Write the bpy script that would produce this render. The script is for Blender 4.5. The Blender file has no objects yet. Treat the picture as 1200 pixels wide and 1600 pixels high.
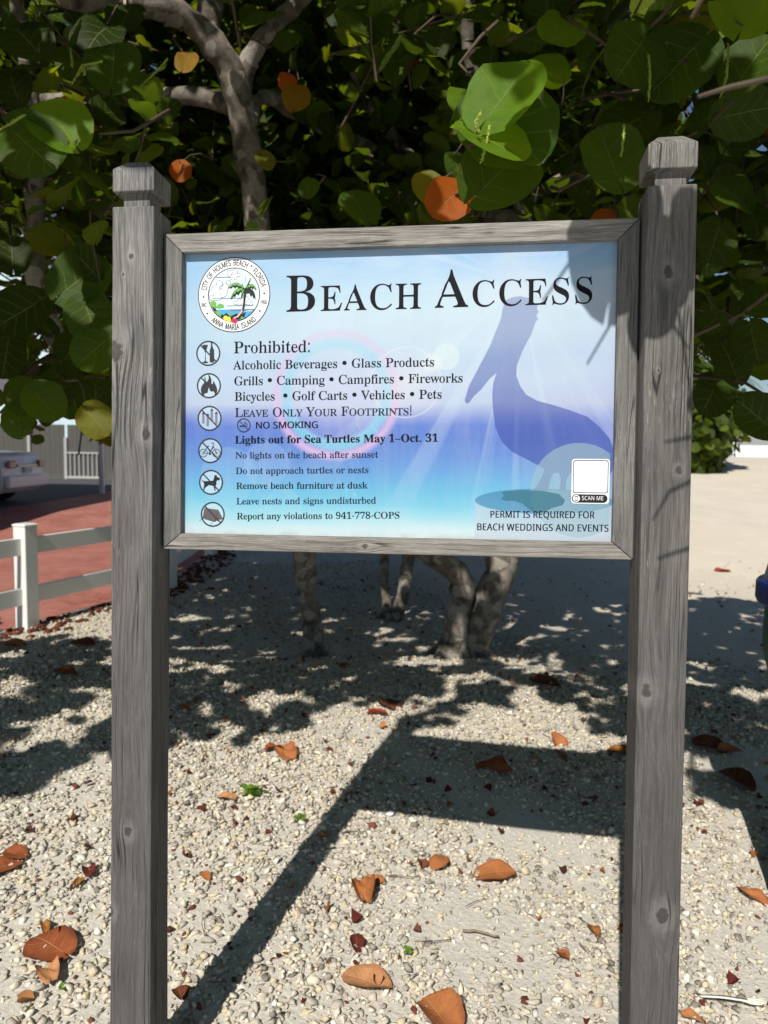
import bpy, bmesh, math, random
import numpy as np
from mathutils import Vector, Matrix
R_ = math.radians
scene = bpy.context.scene
COL = scene.collection

# ------------------------------------------------------------------ camera, sky, sun, exposure
CAM_H, PITCH, ROLL, FOC = 1.545, 0.0894, 0.0174, 1155.0
cd = bpy.data.cameras.new("camera")
cam = bpy.data.objects.new("camera", cd)
COL.objects.link(cam)
scene.camera = cam
cd.sensor_fit = 'VERTICAL'
cd.sensor_height = 36.0
cd.sensor_width = 27.0
cd.lens = FOC / 1600 * 36
cd.clip_start, cd.clip_end = 0.05, 3000
C_FWD = Vector((0, math.cos(PITCH), -math.sin(PITCH)))
_up = Vector((0, math.sin(PITCH), math.cos(PITCH)))
_rt = Vector((1, 0, 0))
C_RT = math.cos(ROLL) * _rt + math.sin(ROLL) * _up
C_UP = -math.sin(ROLL) * _rt + math.cos(ROLL) * _up
C_POS = Vector((0, 0, CAM_H))
cam.matrix_world = Matrix(((C_RT.x, C_UP.x, -C_FWD.x, 0), (C_RT.y, C_UP.y, -C_FWD.y, 0), (C_RT.z, C_UP.z, -C_FWD.z, CAM_H), (0, 0, 0, 1)))
cd.dof.use_dof = True
cd.dof.focus_distance = 1.5
cd.dof.aperture_fstop = 5.2

SUN_AZ, SUN_EL = R_(18.86), R_(43.74)
S_DIR = Vector((math.sin(SUN_AZ) * math.cos(SUN_EL), math.cos(SUN_AZ) * math.cos(SUN_EL), -math.sin(SUN_EL)))
ld = bpy.data.lights.new("sun", 'SUN')
ld.energy = 4.9
ld.angle = R_(0.53)
ld.color = (1.0, 0.955, 0.88)
sun = bpy.data.objects.new("sun", ld)
COL.objects.link(sun)
sun.location = (-3, -8, 9)
sun.rotation_euler = S_DIR.to_track_quat('-Z', 'Y').to_euler()
world = bpy.data.worlds.new("World")
scene.world = world
world.use_nodes = True
wn = world.node_tree
sky = wn.nodes.new('ShaderNodeTexSky')
sky.sky_type = 'NISHITA'
sky.sun_disc = False
sky.sun_elevation = SUN_EL
sky.sun_rotation = math.pi + SUN_AZ
sky.air_density, sky.dust_density, sky.ozone_density = 1.0, 0.2, 3.0
wn.nodes['Background'].inputs[1].default_value = 0.066
wn.links.new(sky.outputs[0], wn.nodes['Background'].inputs[0])
scene.view_settings.view_transform = 'Standard'
scene.view_settings.look = 'None'
scene.view_settings.exposure = 0.0
scene.view_settings.gamma = 1.0
scene.cycles.max_bounces = 10
scene.cycles.transparent_max_bounces = 12
scene.cycles.use_denoising = True

def at(u, v, y):
    """the point on the plane at forward distance y seen at pixel (u, v) of the 1200x1600 photograph"""
    d = C_FWD + C_RT * ((u - 600) / FOC) + C_UP * ((800 - v) / FOC)
    return C_POS + d * (y / d.y)
def on_ground(u, v, z=0.0):
    d = C_FWD + C_RT * ((u - 600) / FOC) + C_UP * ((800 - v) / FOC)
    p = C_POS + d * (-CAM_H / d.z)
    for _ in range(12): p = C_POS + d * ((float(terrain(p.x, p.y)) + z - CAM_H) / d.z)
    return p

# ------------------------------------------------------------------ helpers
def lin(r, g, b, k=1.0):
    f = lambda c: (c / 12.92 if c <= 0.04045 else ((c + 0.055) / 1.055) ** 2.4)
    return (f(r / 255) * k, f(g / 255) * k, f(b / 255) * k, 1)

class NT:
    def __init__(s, name):
        s.m = bpy.data.materials.new(name)
        s.m.use_nodes = True
        s.t = s.m.node_tree
        s.bsdf = s.t.nodes['Principled BSDF']
        s.out = s.t.nodes['Material Output']
    def n(s, typ, **kw):
        x = s.t.nodes.new(typ)
        for k, v in kw.items(): setattr(x, k, v)
        return x
    def put(s, sock, v):
        if v is None: return
        if isinstance(v, bpy.types.NodeSocket): s.t.links.new(v, sock)
        else: sock.default_value = v
    def math(s, op, a, b=None, c=None, clamp=False):
        x = s.n('ShaderNodeMath', operation=op, use_clamp=clamp)
        s.put(x.inputs[0], a); s.put(x.inputs[1], b); s.put(x.inputs[2], c)
        return x.outputs[0]
    def mix(s, fac, a, b, blend='MIX'):
        x = s.n('ShaderNodeMix', data_type='RGBA', blend_type=blend)
        s.put(x.inputs[0], fac); s.put(x.inputs[6], a); s.put(x.inputs[7], b)
        return x.outputs[2]
    def coord(s, which='Object'):
        return s.n('ShaderNodeTexCoord').outputs[which]
    def xyz(s, v):
        x = s.n('ShaderNodeSeparateXYZ'); s.put(x.inputs[0], v)
        return x.outputs
    def comb(s, x=0., y=0., z=0.):
        c = s.n('ShaderNodeCombineXYZ')
        s.put(c.inputs[0], x); s.put(c.inputs[1], y); s.put(c.inputs[2], z)
        return c.outputs[0]
    def noise(s, vec, scale=5., detail=3., rough=.5, dist=0., dim='3D', w=None):
        x = s.n('ShaderNodeTexNoise', noise_dimensions=dim)
        if dim != '1D': s.put(x.inputs['Vector'], vec)
        if w is not None: s.put(x.inputs['W'], w)
        s.put(x.inputs['Scale'], scale); s.put(x.inputs['Detail'], detail)
        s.put(x.inputs['Roughness'], rough); s.put(x.inputs['Distortion'], dist)
        return x.outputs
    def ramp(s, fac, stops, interp='LINEAR'):
        x = s.n('ShaderNodeValToRGB')
        cr = x.color_ramp; cr.interpolation = interp
        while len(cr.elements) > 1: cr.elements.remove(cr.elements[0])
        for i, (p, c) in enumerate(stops):
            e = cr.elements[0] if i == 0 else cr.elements.new(p)
            e.position = p
            e.color = c if isinstance(c, tuple) else (c, c, c, 1)
        s.put(x.inputs[0], fac)
        return x.outputs[0]
    def rng(s, v, a, b, c=0., d=1., kind='LINEAR'):
        x = s.n('ShaderNodeMapRange', interpolation_type=kind)
        s.put(x.inputs[0], v)
        for i, q in enumerate((a, b, c, d)): s.put(x.inputs[1 + i], q)
        return x.outputs[0]
    def bump(s, h, strength=.3, dist=.01):
        x = s.n('ShaderNodeBump')
        s.put(x.inputs['Strength'], strength); s.put(x.inputs['Distance'], dist); s.put(x.inputs['Height'], h)
        s.t.links.new(x.outputs[0], s.bsdf.inputs['Normal'])
        return x.outputs[0]
    def base(s, c, rough=.7, spec=.3, metal=0.):
        s.put(s.bsdf.inputs['Base Color'], c); s.put(s.bsdf.inputs['Roughness'], rough)
        s.put(s.bsdf.inputs['Specular IOR Level'], spec); s.put(s.bsdf.inputs['Metallic'], metal)
        return s.m

def plain(name, c, rough=.6, spec=.3, var=.12, scale=6., alpha=None, metal=0.):
    """a plain material with faint mottling"""
    t = NT(name)
    n = t.noise(t.coord(), scale, 4, .6)[0]
    col = t.mix(n, tuple(x * (1 - var) for x in c[:3]) + (1,), tuple(min(1, x * (1 + var)) for x in c[:3]) + (1,))
    t.base(col, rough, spec, metal)
    if alpha is not None: t.bsdf.inputs['Alpha'].default_value = alpha
    return t.m

class MB:
    """collects shapes into one mesh"""
    def __init__(s): s.v, s.f, s.mi, s.cur = [], [], [], 0
    def add(s, vs, fs, m=None):
        o = len(s.v)
        s.v += [tuple(p) for p in vs]
        for f in fs:
            s.f.append([i + o for i in f]); s.mi.append(s.cur if m is None else m)
        return s
    def box(s, x0, x1, y0, y1, z0, z1, m=None, M=None):
        vs = [(x, y, z) for z in (z0, z1) for y in (y0, y1) for x in (x0, x1)]
        if M is not None: vs = [tuple(M @ Vector(p)) for p in vs]
        return s.add(vs, [(0, 2, 3, 1), (4, 5, 7, 6), (0, 1, 5, 4), (2, 6, 7, 3), (0, 4, 6, 2), (1, 3, 7, 5)], m)
    def tube(s, pts, rad, n=8, m=None, cap=True, squash=1.0):
        pts = [Vector(p) for p in pts]
        vs, fs = [], []
        ref = Vector((0.31, 0.77, 0.55))
        for i, p in enumerate(pts):
            t = (pts[min(i + 1, len(pts) - 1)] - pts[max(i - 1, 0)]).normalized()
            a = t.cross(ref)
            if a.length < .1: a = t.cross(Vector((1, 0, 0)))
            a.normalize(); b = t.cross(a)
            r = rad[i] if hasattr(rad, '__len__') else rad
            for k in range(n):
                th = 2 * math.pi * k / n
                vs.append(p + a * (r * math.cos(th)) + b * (r * squash * math.sin(th)))
        for i in range(len(pts) - 1):
            for k in range(n):
                fs.append((i * n + k, i * n + (k + 1) % n, (i + 1) * n + (k + 1) % n, (i + 1) * n + k))
        if cap:
            fs.append(tuple(range(n))[::-1]); fs.append(tuple((len(pts) - 1) * n + k for k in range(n)))
        return s.add(vs, fs, m)
    def lathe(s, prof, n=32, c=(0, 0, 0), m=None):
        vs, fs = [], []
        for r, z in prof:
            for k in range(n):
                th = 2 * math.pi * k / n
                vs.append((c[0] + r * math.cos(th), c[1] + r * math.sin(th), c[2] + z))
        for i in range(len(prof) - 1):
            for k in range(n):
                fs.append((i * n + k, i * n + (k + 1) % n, (i + 1) * n + (k + 1) % n, (i + 1) * n + k))
        fs.append(tuple(range(n))[::-1]); fs.append(tuple((len(prof) - 1) * n + k for k in range(n)))
        return s.add(vs, fs, m)
    def prism(s, poly, y0, y1, m=None):
        """polygon in (x, z), extruded along y"""
        n = len(poly)
        vs = [(x, y0, z) for x, z in poly] + [(x, y1, z) for x, z in poly]
        fs = [tuple(range(n)), tuple(range(2 * n - 1, n - 1, -1))]
        fs += [(i, i + n, (i + 1) % n + n, (i + 1) % n) for i in range(n)]
        return s.add(vs, fs, m)
    def build(s, name, mats, parent=None, loc=(0, 0, 0), smooth=False, bevel=None, fix=True):
        me = bpy.data.meshes.new(name)
        me.from_pydata(s.v, [], s.f)
        for m in (mats if isinstance(mats, (list, tuple)) else [mats]): me.materials.append(m)
        me.polygons.foreach_set('material_index', s.mi)
        if smooth: me.polygons.foreach_set('use_smooth', [True] * len(s.f))
        if fix:
            b = bmesh.new(); b.from_mesh(me)
            bmesh.ops.recalc_face_normals(b, faces=b.faces); b.to_mesh(me); b.free()
        o = bpy.data.objects.new(name, me)
        COL.objects.link(o)
        o.location = loc
        if parent is not None: o.parent = parent
        if bevel:
            md = o.modifiers.new('bevel', 'BEVEL'); md.width = bevel; md.segments = 2; md.limit_method = 'ANGLE'; md.angle_limit = R_(40)
        return o

def np_mesh(name, V, F, mats, parent=None, tint=None, uv=None, smooth=False, matidx=None):
    """V (n,3), F (m,k) -> one mesh object; tint = per-vertex colour attribute, uv = per-vertex uv"""
    me = bpy.data.meshes.new(name)
    m, k = F.shape
    me.vertices.add(len(V)); me.loops.add(m * k); me.polygons.add(m)
    me.vertices.foreach_set('co', V.astype(np.float32).ravel())
    me.loops.foreach_set('vertex_index', F.astype(np.int32).ravel())
    me.polygons.foreach_set('loop_start', np.arange(0, m * k, k, dtype=np.int32))
    me.polygons.foreach_set('loop_total', np.full(m, k, np.int32))
    if smooth: me.polygons.foreach_set('use_smooth', np.ones(m, bool))
    for x in (mats if isinstance(mats, (list, tuple)) else [mats]): me.materials.append(x)
    if matidx is not None: me.polygons.foreach_set('material_index', matidx.astype(np.int32))
    if tint is not None:
        a = me.attributes.new('tint', 'FLOAT_COLOR', 'POINT')
        a.data.foreach_set('color', np.concatenate([tint, np.ones((len(tint), 1))], 1).astype(np.float32).ravel())
    if uv is not None:
        l = me.uv_layers.new(name='leaf')
        l.data.foreach_set('uv', uv[F.ravel()].astype(np.float32).ravel())
    me.update(calc_edges=True)
    me.validate()
    o = bpy.data.objects.new(name, me)
    COL.objects.link(o)
    if parent is not None: o.parent = parent
    return o

def tag(o, label=None, cat=None, group=None, kind=None):
    if label: o['label'] = label
    if cat: o['category'] = cat
    if group: o['group'] = group
    if kind: o['kind'] = kind
    return o
def thing(name, label, cat, loc=(0, 0, 0), rotz=0, group=None):
    o = bpy.data.objects.new(name, None)
    o.empty_display_size = .1
    COL.objects.link(o)
    o.location = loc; o.rotation_euler = (0, 0, rotz)
    return tag(o, label, cat, group)

# ------------------------------------------------------------------ terrain
def sstep(a, b, x):
    t = np.clip((x - a) / (b - a), 0, 1)
    return t * t * (3 - 2 * t)
def terrain(x, y):
    x = np.asarray(x, float); y = np.asarray(y, float)
    right = sstep(-1.5, 1.5, x)
    rise = np.clip((y - 7.5) * .098, 0, 1.25) * sstep(7, 11, y)
    left = .15 * sstep(11, 15, y)
    # the low bank the sign stands on, falling gently to the right
    bank = .13 - .054 * np.clip(x, -2.2, 2.2) + .035 * (np.clip(y, 0, 4.5) - 2)
    bank = bank * (1 - sstep(3.7, 5.8, y)) * sstep(-2.9, -1.8, x) * (1 - sstep(2.5, 5, x))
    return right * rise + (1 - right) * left + bank

def ground_material():
    t = NT('coral_sand')
    P = t.coord()
    x, y, z = t.xyz(P)
    n1 = t.noise(P, 3.5, 5, .6)[0]
    n2 = t.noise(P, 60., 4, .7)[0]
    n3 = t.noise(P, 420., 2, .6)[0]
    sand = t.mix(n1, lin(184, 178, 168), lin(208, 202, 191))
    sand = t.mix(t.rng(n2, .3, .75), sand, lin(224, 218, 206))
    sand = t.mix(t.rng(n3, .55, .75, 0, .5), sand, lin(120, 112, 102))
    vo = t.n('ShaderNodeTexVoronoi'); t.put(vo.inputs['Vector'], P); vo.inputs['Scale'].default_value = 52.
    peb = t.ramp(t.xyz(vo.outputs['Color'])[0], [(0, lin(150, 142, 128)), (.35, lin(190, 180, 160)), (.7, lin(214, 204, 180)), (1, lin(232, 226, 208))])
    far_sand = t.rng(t.math('ADD', x, t.math('MULTIPLY', y, .25)), 2.2, 3.6)
    far_sand = t.math('MULTIPLY', far_sand, t.rng(y, 4.5, 7.))
    sandy = t.math('MAXIMUM', t.math('MAXIMUM', far_sand, t.rng(y, 5.2, 4.2)), t.rng(t.noise(P, 1.7, 3, .6)[0], .5, .62))
    pale = t.mix(t.noise(P, 2.2, 4, .6)[0], lin(202, 191, 172), lin(225, 215, 197))
    col = t.mix(sandy, t.mix(.75, sand, peb), sand)
    col = t.mix(far_sand, col, pale)
    dist = t.math('MULTIPLY', vo.outputs['Distance'], -1.)
    h = t.math('MULTIPLY', dist, t.math('SUBTRACT', 1., t.math('MULTIPLY', sandy, .85)))
    h = t.math('ADD', h, t.math('MULTIPLY', n2, .6))
    h = t.math('ADD', h, t.math('MULTIPLY', n3, .15))
    t.bump(h, .8, .012)
    return t.base(col, .95, .1)
M_GROUND = ground_material()
def make_ground():
    xs = np.unique(np.concatenate([np.linspace(-400, -14, 24), np.linspace(-14, 14, 113), np.linspace(14, 400, 24)]))
    ys = np.unique(np.concatenate([np.linspace(-60, -2, 10), np.linspace(-2, 26, 113), np.linspace(26, 600, 40)]))
    X, Y = np.meshgrid(xs, ys)
    rg = np.random.default_rng(3)
    Z = terrain(X, Y)
    Z = Z + .018 * np.sin(X * 2.1 + np.sin(Y * 1.3)) * np.sin(Y * 1.7 + X * .6) * (np.abs(X) < 13) * (Y < 25) * sstep(-2.5, -1.2, X)
    V = np.stack([X, Y, Z], -1).reshape(-1, 3)
    nx, ny = len(xs), len(ys)
    i = (np.arange(ny - 1)[:, None] * nx + np.arange(nx - 1)[None]).ravel()
    F = np.stack([i, i + 1, i + nx + 1, i + nx], 1)
    tag(np_mesh('ground', V, F, M_GROUND, smooth=True), 'pale coral sand and gravel ground around the sign', 'ground', kind='structure')
make_ground()
def ground_z(x, y):
    x = np.asarray(x, float); y = np.asarray(y, float)
    return terrain(x, y) + .018 * np.sin(x * 2.1 + np.sin(y * 1.3)) * np.sin(y * 1.7 + x * .6) * sstep(-2.5, -1.2, x)

def paver_material():
    t = NT('red_brick_pavers')
    P = t.coord()
    b = t.n('ShaderNodeTexBrick'); t.put(b.inputs['Vector'], P)
    b.inputs['Scale'].default_value = 4.6; b.offset = .5
    b.inputs['Color1'].default_value = lin(176, 112, 98); b.inputs['Color2'].default_value = lin(150, 86, 74)
    b.inputs['Mortar'].default_value = lin(112, 84, 72); b.inputs['Mortar Size'].default_value = .012
    n = t.noise(P, 1.3, 4, .6)[0]
    col = t.mix(t.rng(n, .35, .75, 0, .55), b.outputs['Color'], lin(190, 136, 120))
    t.bump(b.outputs['Fac'], .4, -.004)
    return t.base(col, .85, .2)
def drive_edge(y):
    """x of the boundary between driveway and gravel (the fence stands along it)"""
    y = np.asarray(y, float)
    return np.where(y < 7.7, -3.03 + .384 * (np.maximum(y, -1.) - 5.98), -3.03 + .384 * 1.72 - .05 * (np.minimum(y, 16) - 7.7))
def make_driveway():
    m = MB()
    ys = np.linspace(-6, 26, 161)
    for a, b in zip(ys[:-1], ys[1:]):
        za, zb = float(terrain(-6, a)) + .006, float(terrain(-6, b)) + .006
        ea, eb = float(drive_edge(a)), float(drive_edge(b))
        m.add([(-30, a, za), (ea, a, za), (eb, b, zb), (-30, b, zb)], [(0, 1, 2, 3)])
    tag(m.build('driveway', paver_material()), 'red brick paver driveway beyond the white fence', 'driveway', kind='structure')
make_driveway()
# ------------------------------------------------------------------ weathered timber
def wood(name, along='z', knots=(), seed=0., top=(168, 163, 157), dark=(96, 92, 90), foot=None):
    """grey weathered softwood; grain runs along the given local axis and flows round the knots (across, along, radius)"""
    t = NT(name)
    P = t.coord()
    x, y, z = t.xyz(P)
    a, l = (x, z) if along == 'z' else (z, x)
    g = t.math('ADD', a, t.math('MULTIPLY', y, .8))
    a0 = a
    kn = halo = 0.
    for kx, kz, kr in knots:
        da = t.math('SUBTRACT', a0, kx); dl = t.math('SUBTRACT', l, kz)
        q = t.math('ADD', t.math('POWER', t.math('DIVIDE', da, kr * 1.9), 2.), t.math('POWER', t.math('DIVIDE', dl, kr * 3.6), 2.))
        e = t.math('EXPONENT', t.math('MULTIPLY', q, -1.))
        g = t.math('SUBTRACT', g, t.math('MULTIPLY', t.math('MULTIPLY', da, e), .82))
        wob = t.noise(P, 90., 2, .5)[0]
        r = t.math('SQRT', t.math('ADD', t.math('POWER', da, 2.), t.math('POWER', t.math('MULTIPLY', dl, .72), 2.)))
        r = t.math('ADD', r, t.math('MULTIPLY', t.math('SUBTRACT', wob, .5), kr * 1.3))
        hl = t.rng(r, kr * .9, kr * 2.6, 1., 0., 'SMOOTHSTEP')
        halo = hl if not isinstance(halo, bpy.types.NodeSocket) else t.math('MAXIMUM', halo, hl)
        core = t.rng(r, kr * .55, kr * .95, 1., 0., 'SMOOTHSTEP')
        kn = core if not isinstance(kn, bpy.types.NodeSocket) else t.math('MAXIMUM', kn, core)
    g = t.math('ADD', g, seed)
    slow = t.noise(t.comb(g, t.math('MULTIPLY', y, .4), t.math('MULTIPLY', l, .35)), 9., 2, .5)[0]
    gg = t.math('ADD', g, t.math('MULTIPLY', slow, .028))
    rings = t.noise(t.comb(gg, 0., t.math('MULTIPLY', l, .025)), 170., 4, .7)[0]
    fib = t.noise(t.comb(gg, y, t.math('MULTIPLY', l, .03)), 760., 3, .65)[0]
    blot = t.noise(t.comb(gg, y, t.math('MULTIPLY', l, .35)), 13., 4, .6)[0]
    fleck = t.noise(t.comb(gg, y, t.math('MULTIPLY', l, .075)), 560., 2, .5)[0]
    where = t.noise(t.comb(a0, y, l), 5., 3, .5)[0]
    mid = tuple((p + q) / 2 for p, q in zip(dark, top))
    c = t.ramp(rings, [(.30, lin(*dark)), (.42, lin(*mid)), (.58, lin(*top)), (.72, lin(*mid))])
    c = t.mix(t.rng(fib, .32, .66, .55, 0.), c, lin(*[q * .66 for q in dark]))
    c = t.mix(t.math('MULTIPLY', t.rng(fleck, .6, .72, 0, .7), t.rng(where, .42, .62)), c, lin(200, 199, 197))
    c = t.mix(t.rng(blot, .35, .75, 0, .5), c, lin(*[v * .82 for v in dark]))
    crk = t.noise(t.comb(t.math('MULTIPLY', gg, 1.), t.math('MULTIPLY', y, .5), t.math('MULTIPLY', l, .022)), 46., 2, .4)[0]
    crk = t.rng(t.math('ABSOLUTE', t.math('SUBTRACT', crk, .5)), .004, .012, 1., 0.)
    crk = t.math('MULTIPLY', crk, t.rng(t.noise(t.comb(a0, y, t.math('MULTIPLY', l, .4)), 11., 2, .5)[0], .45, .55))
    if foot is not None:                     # timber colour gets darker down the post towards its foot
        f = t.rng(l, foot[0], foot[1], 1., 0., 'SMOOTHSTEP')
        c = t.mix(t.math('MULTIPLY', f, .68), c, lin(70, 67, 67))
    if isinstance(kn, bpy.types.NodeSocket):
        c = t.mix(t.math('MULTIPLY', halo, .16), c, lin(176, 173, 170))
        c = t.mix(t.math('MULTIPLY', t.math('MULTIPLY', kn, .85), t.rng(t.noise(P, 420., 3, .6)[0], .25, .6, .55, 1.)), c, lin(54, 48, 45))
    c = t.mix(t.math('MULTIPLY', crk, .85), c, lin(34, 32, 31))
    h = t.math('SUBTRACT', t.math('ADD', rings, t.math('MULTIPLY', fib, .7)), t.math('MULTIPLY', crk, 1.5))
    t.bump(h, .5, .0016)
    return t.base(c, .82, .22)

# ------------------------------------------------------------------ the sign
SW, SH, BAR = 0.963, 0.661, 0.039
root = thing('beach_access_sign', 'blue printed notice board with a pelican in a grey timber frame on two square posts', 'sign',
             (0.0081, 1.5122, 1.6554))
R3 = Matrix.Rotation(-0.1306, 3, 'Z') @ Matrix.Rotation(-0.0613, 3, 'X') @ Matrix.Rotation(-0.0130, 3, 'Y')
root.rotation_euler = R3.to_euler()
SIGN_M = Matrix.Translation((0.0081, 1.5122, 1.6554)) @ R3.to_4x4()

def square_lathe(m, prof):
    vs = []
    for w, z in prof: vs += [(-w, -w, z), (w, -w, z), (w, w, z), (-w, w, z)]
    fs = [(3, 2, 1, 0)]
    for i in range(len(prof) - 1):
        for k in range(4): fs.append((i * 4 + k, i * 4 + (k + 1) % 4, i * 4 + 4 + (k + 1) % 4, i * 4 + 4 + k))
    fs.append(tuple((len(prof) - 1) * 4 + k for k in range(4)))
    return m.add(vs, fs)
def make_post(x, mat, dz, dx):
    hw = .0445
    m = MB()
    # rows up the shaft so the faces are not dead flat
    prof = [(hw, -1.80)] + [(hw, -1.80 + .06 * k) for k in range(1, 36)] + [(hw, .373), (hw - .016, .3745), (hw - .016, .4025), (hw, .404), (hw, .4505), (hw - .021, .4715)]
    square_lathe(m, prof)
    rg = random.Random(int(x * 100))
    m.v = [(px + .0007 * math.sin(pz * 5 + py * 40 + x * 9), py + .0007 * math.sin(pz * 4 + px * 50), pz + (rg.uniform(-.0004, .0004) if pz > .37 else 0)) for px, py, pz in m.v]
    o = m.build('post', mat, root, (x, 0, 0), bevel=.0022)
    o.rotation_euler = (0, dx, 0)
    return o
kn_l = [(-.003, .272, .006), (-.034, .079, .019), (.031, -.090, .0115), (-.006, -.922, .010), (-.044, -1.095, .009), (-.020, .235, .003)]
kn_r = [(-.004, .212, .011), (-.028, -.576, .012), (.011, -1.004, .014), (.022, -.157, .007), (-.018, .03, .003)]
make_post(-.5295, wood('post_timber_worn', 'z', kn_l, 3.1, (158, 156, 154), (76, 75, 74), (-.95, .42)), 0, 0.0)
make_post(.5300, wood('post_timber_smooth', 'z', kn_r, 7.7, (144, 141, 137), (74, 72, 70), (-.9, .42)), 0, 0.0)

def rail(name, quad, mat):
    """mitred rail: quad in (x, z), from y=0 (front) to y=.04"""
    m = MB(); m.prism(quad, 0.0, .038)
    cx = sum(p[0] for p in quad) / 4; cz = sum(p[1] for p in quad) / 4
    m.v = [(x - cx, y, z - cz) for x, y, z in m.v]
    o = m.build(name, mat, root, (cx, 0, cz), bevel=.0014)
    return o
w2, h2, g = SW / 2, SH / 2, .0007
M_RT = wood('rail_timber_top', 'x', [(.2, .3, .001)], 1.3, (182, 178, 171), (98, 94, 90))
M_RB = wood('rail_timber_bottom', 'x', [(-.002, -.048, .007)], 5.9, (176, 171, 163), (92, 88, 84))
M_ST = wood('rail_timber_side', 'z', [(.2, .3, .001)], 2.2, (146, 145, 142), (92, 90, 88))
rail('frame_rail', [(-w2 + g, h2), (w2 - g, h2), (w2 - BAR - g, h2 - BAR), (-w2 + BAR + g, h2 - BAR)], M_RT)
rail('frame_rail', [(-w2 + BAR + g, -h2 + BAR - .006), (w2 - BAR - g, -h2 + BAR - .006), (w2 - g, -h2), (-w2 + g, -h2)], M_RB)
rail('frame_rail', [(-w2, h2 - g), (-w2 + BAR, h2 - BAR - g), (-w2 + BAR, -h2 + BAR + g - .006), (-w2, -h2 + g)], M_ST)
rail('frame_rail', [(w2, h2 - g), (w2 - BAR, h2 - BAR - g), (w2 - BAR, -h2 + BAR + g - .006), (w2, -h2 + g)], M_ST)
# dark backing strips between posts and frame
for sx in (-1, 1):
    m = MB(); m.box(-.0022, .0022, .008, .034, -h2 + .004, h2 - .004)
    m.build('spacer', plain('gap_timber', lin(60, 55, 52)), root, (sx * (w2 + .0022), 0, 0))

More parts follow.
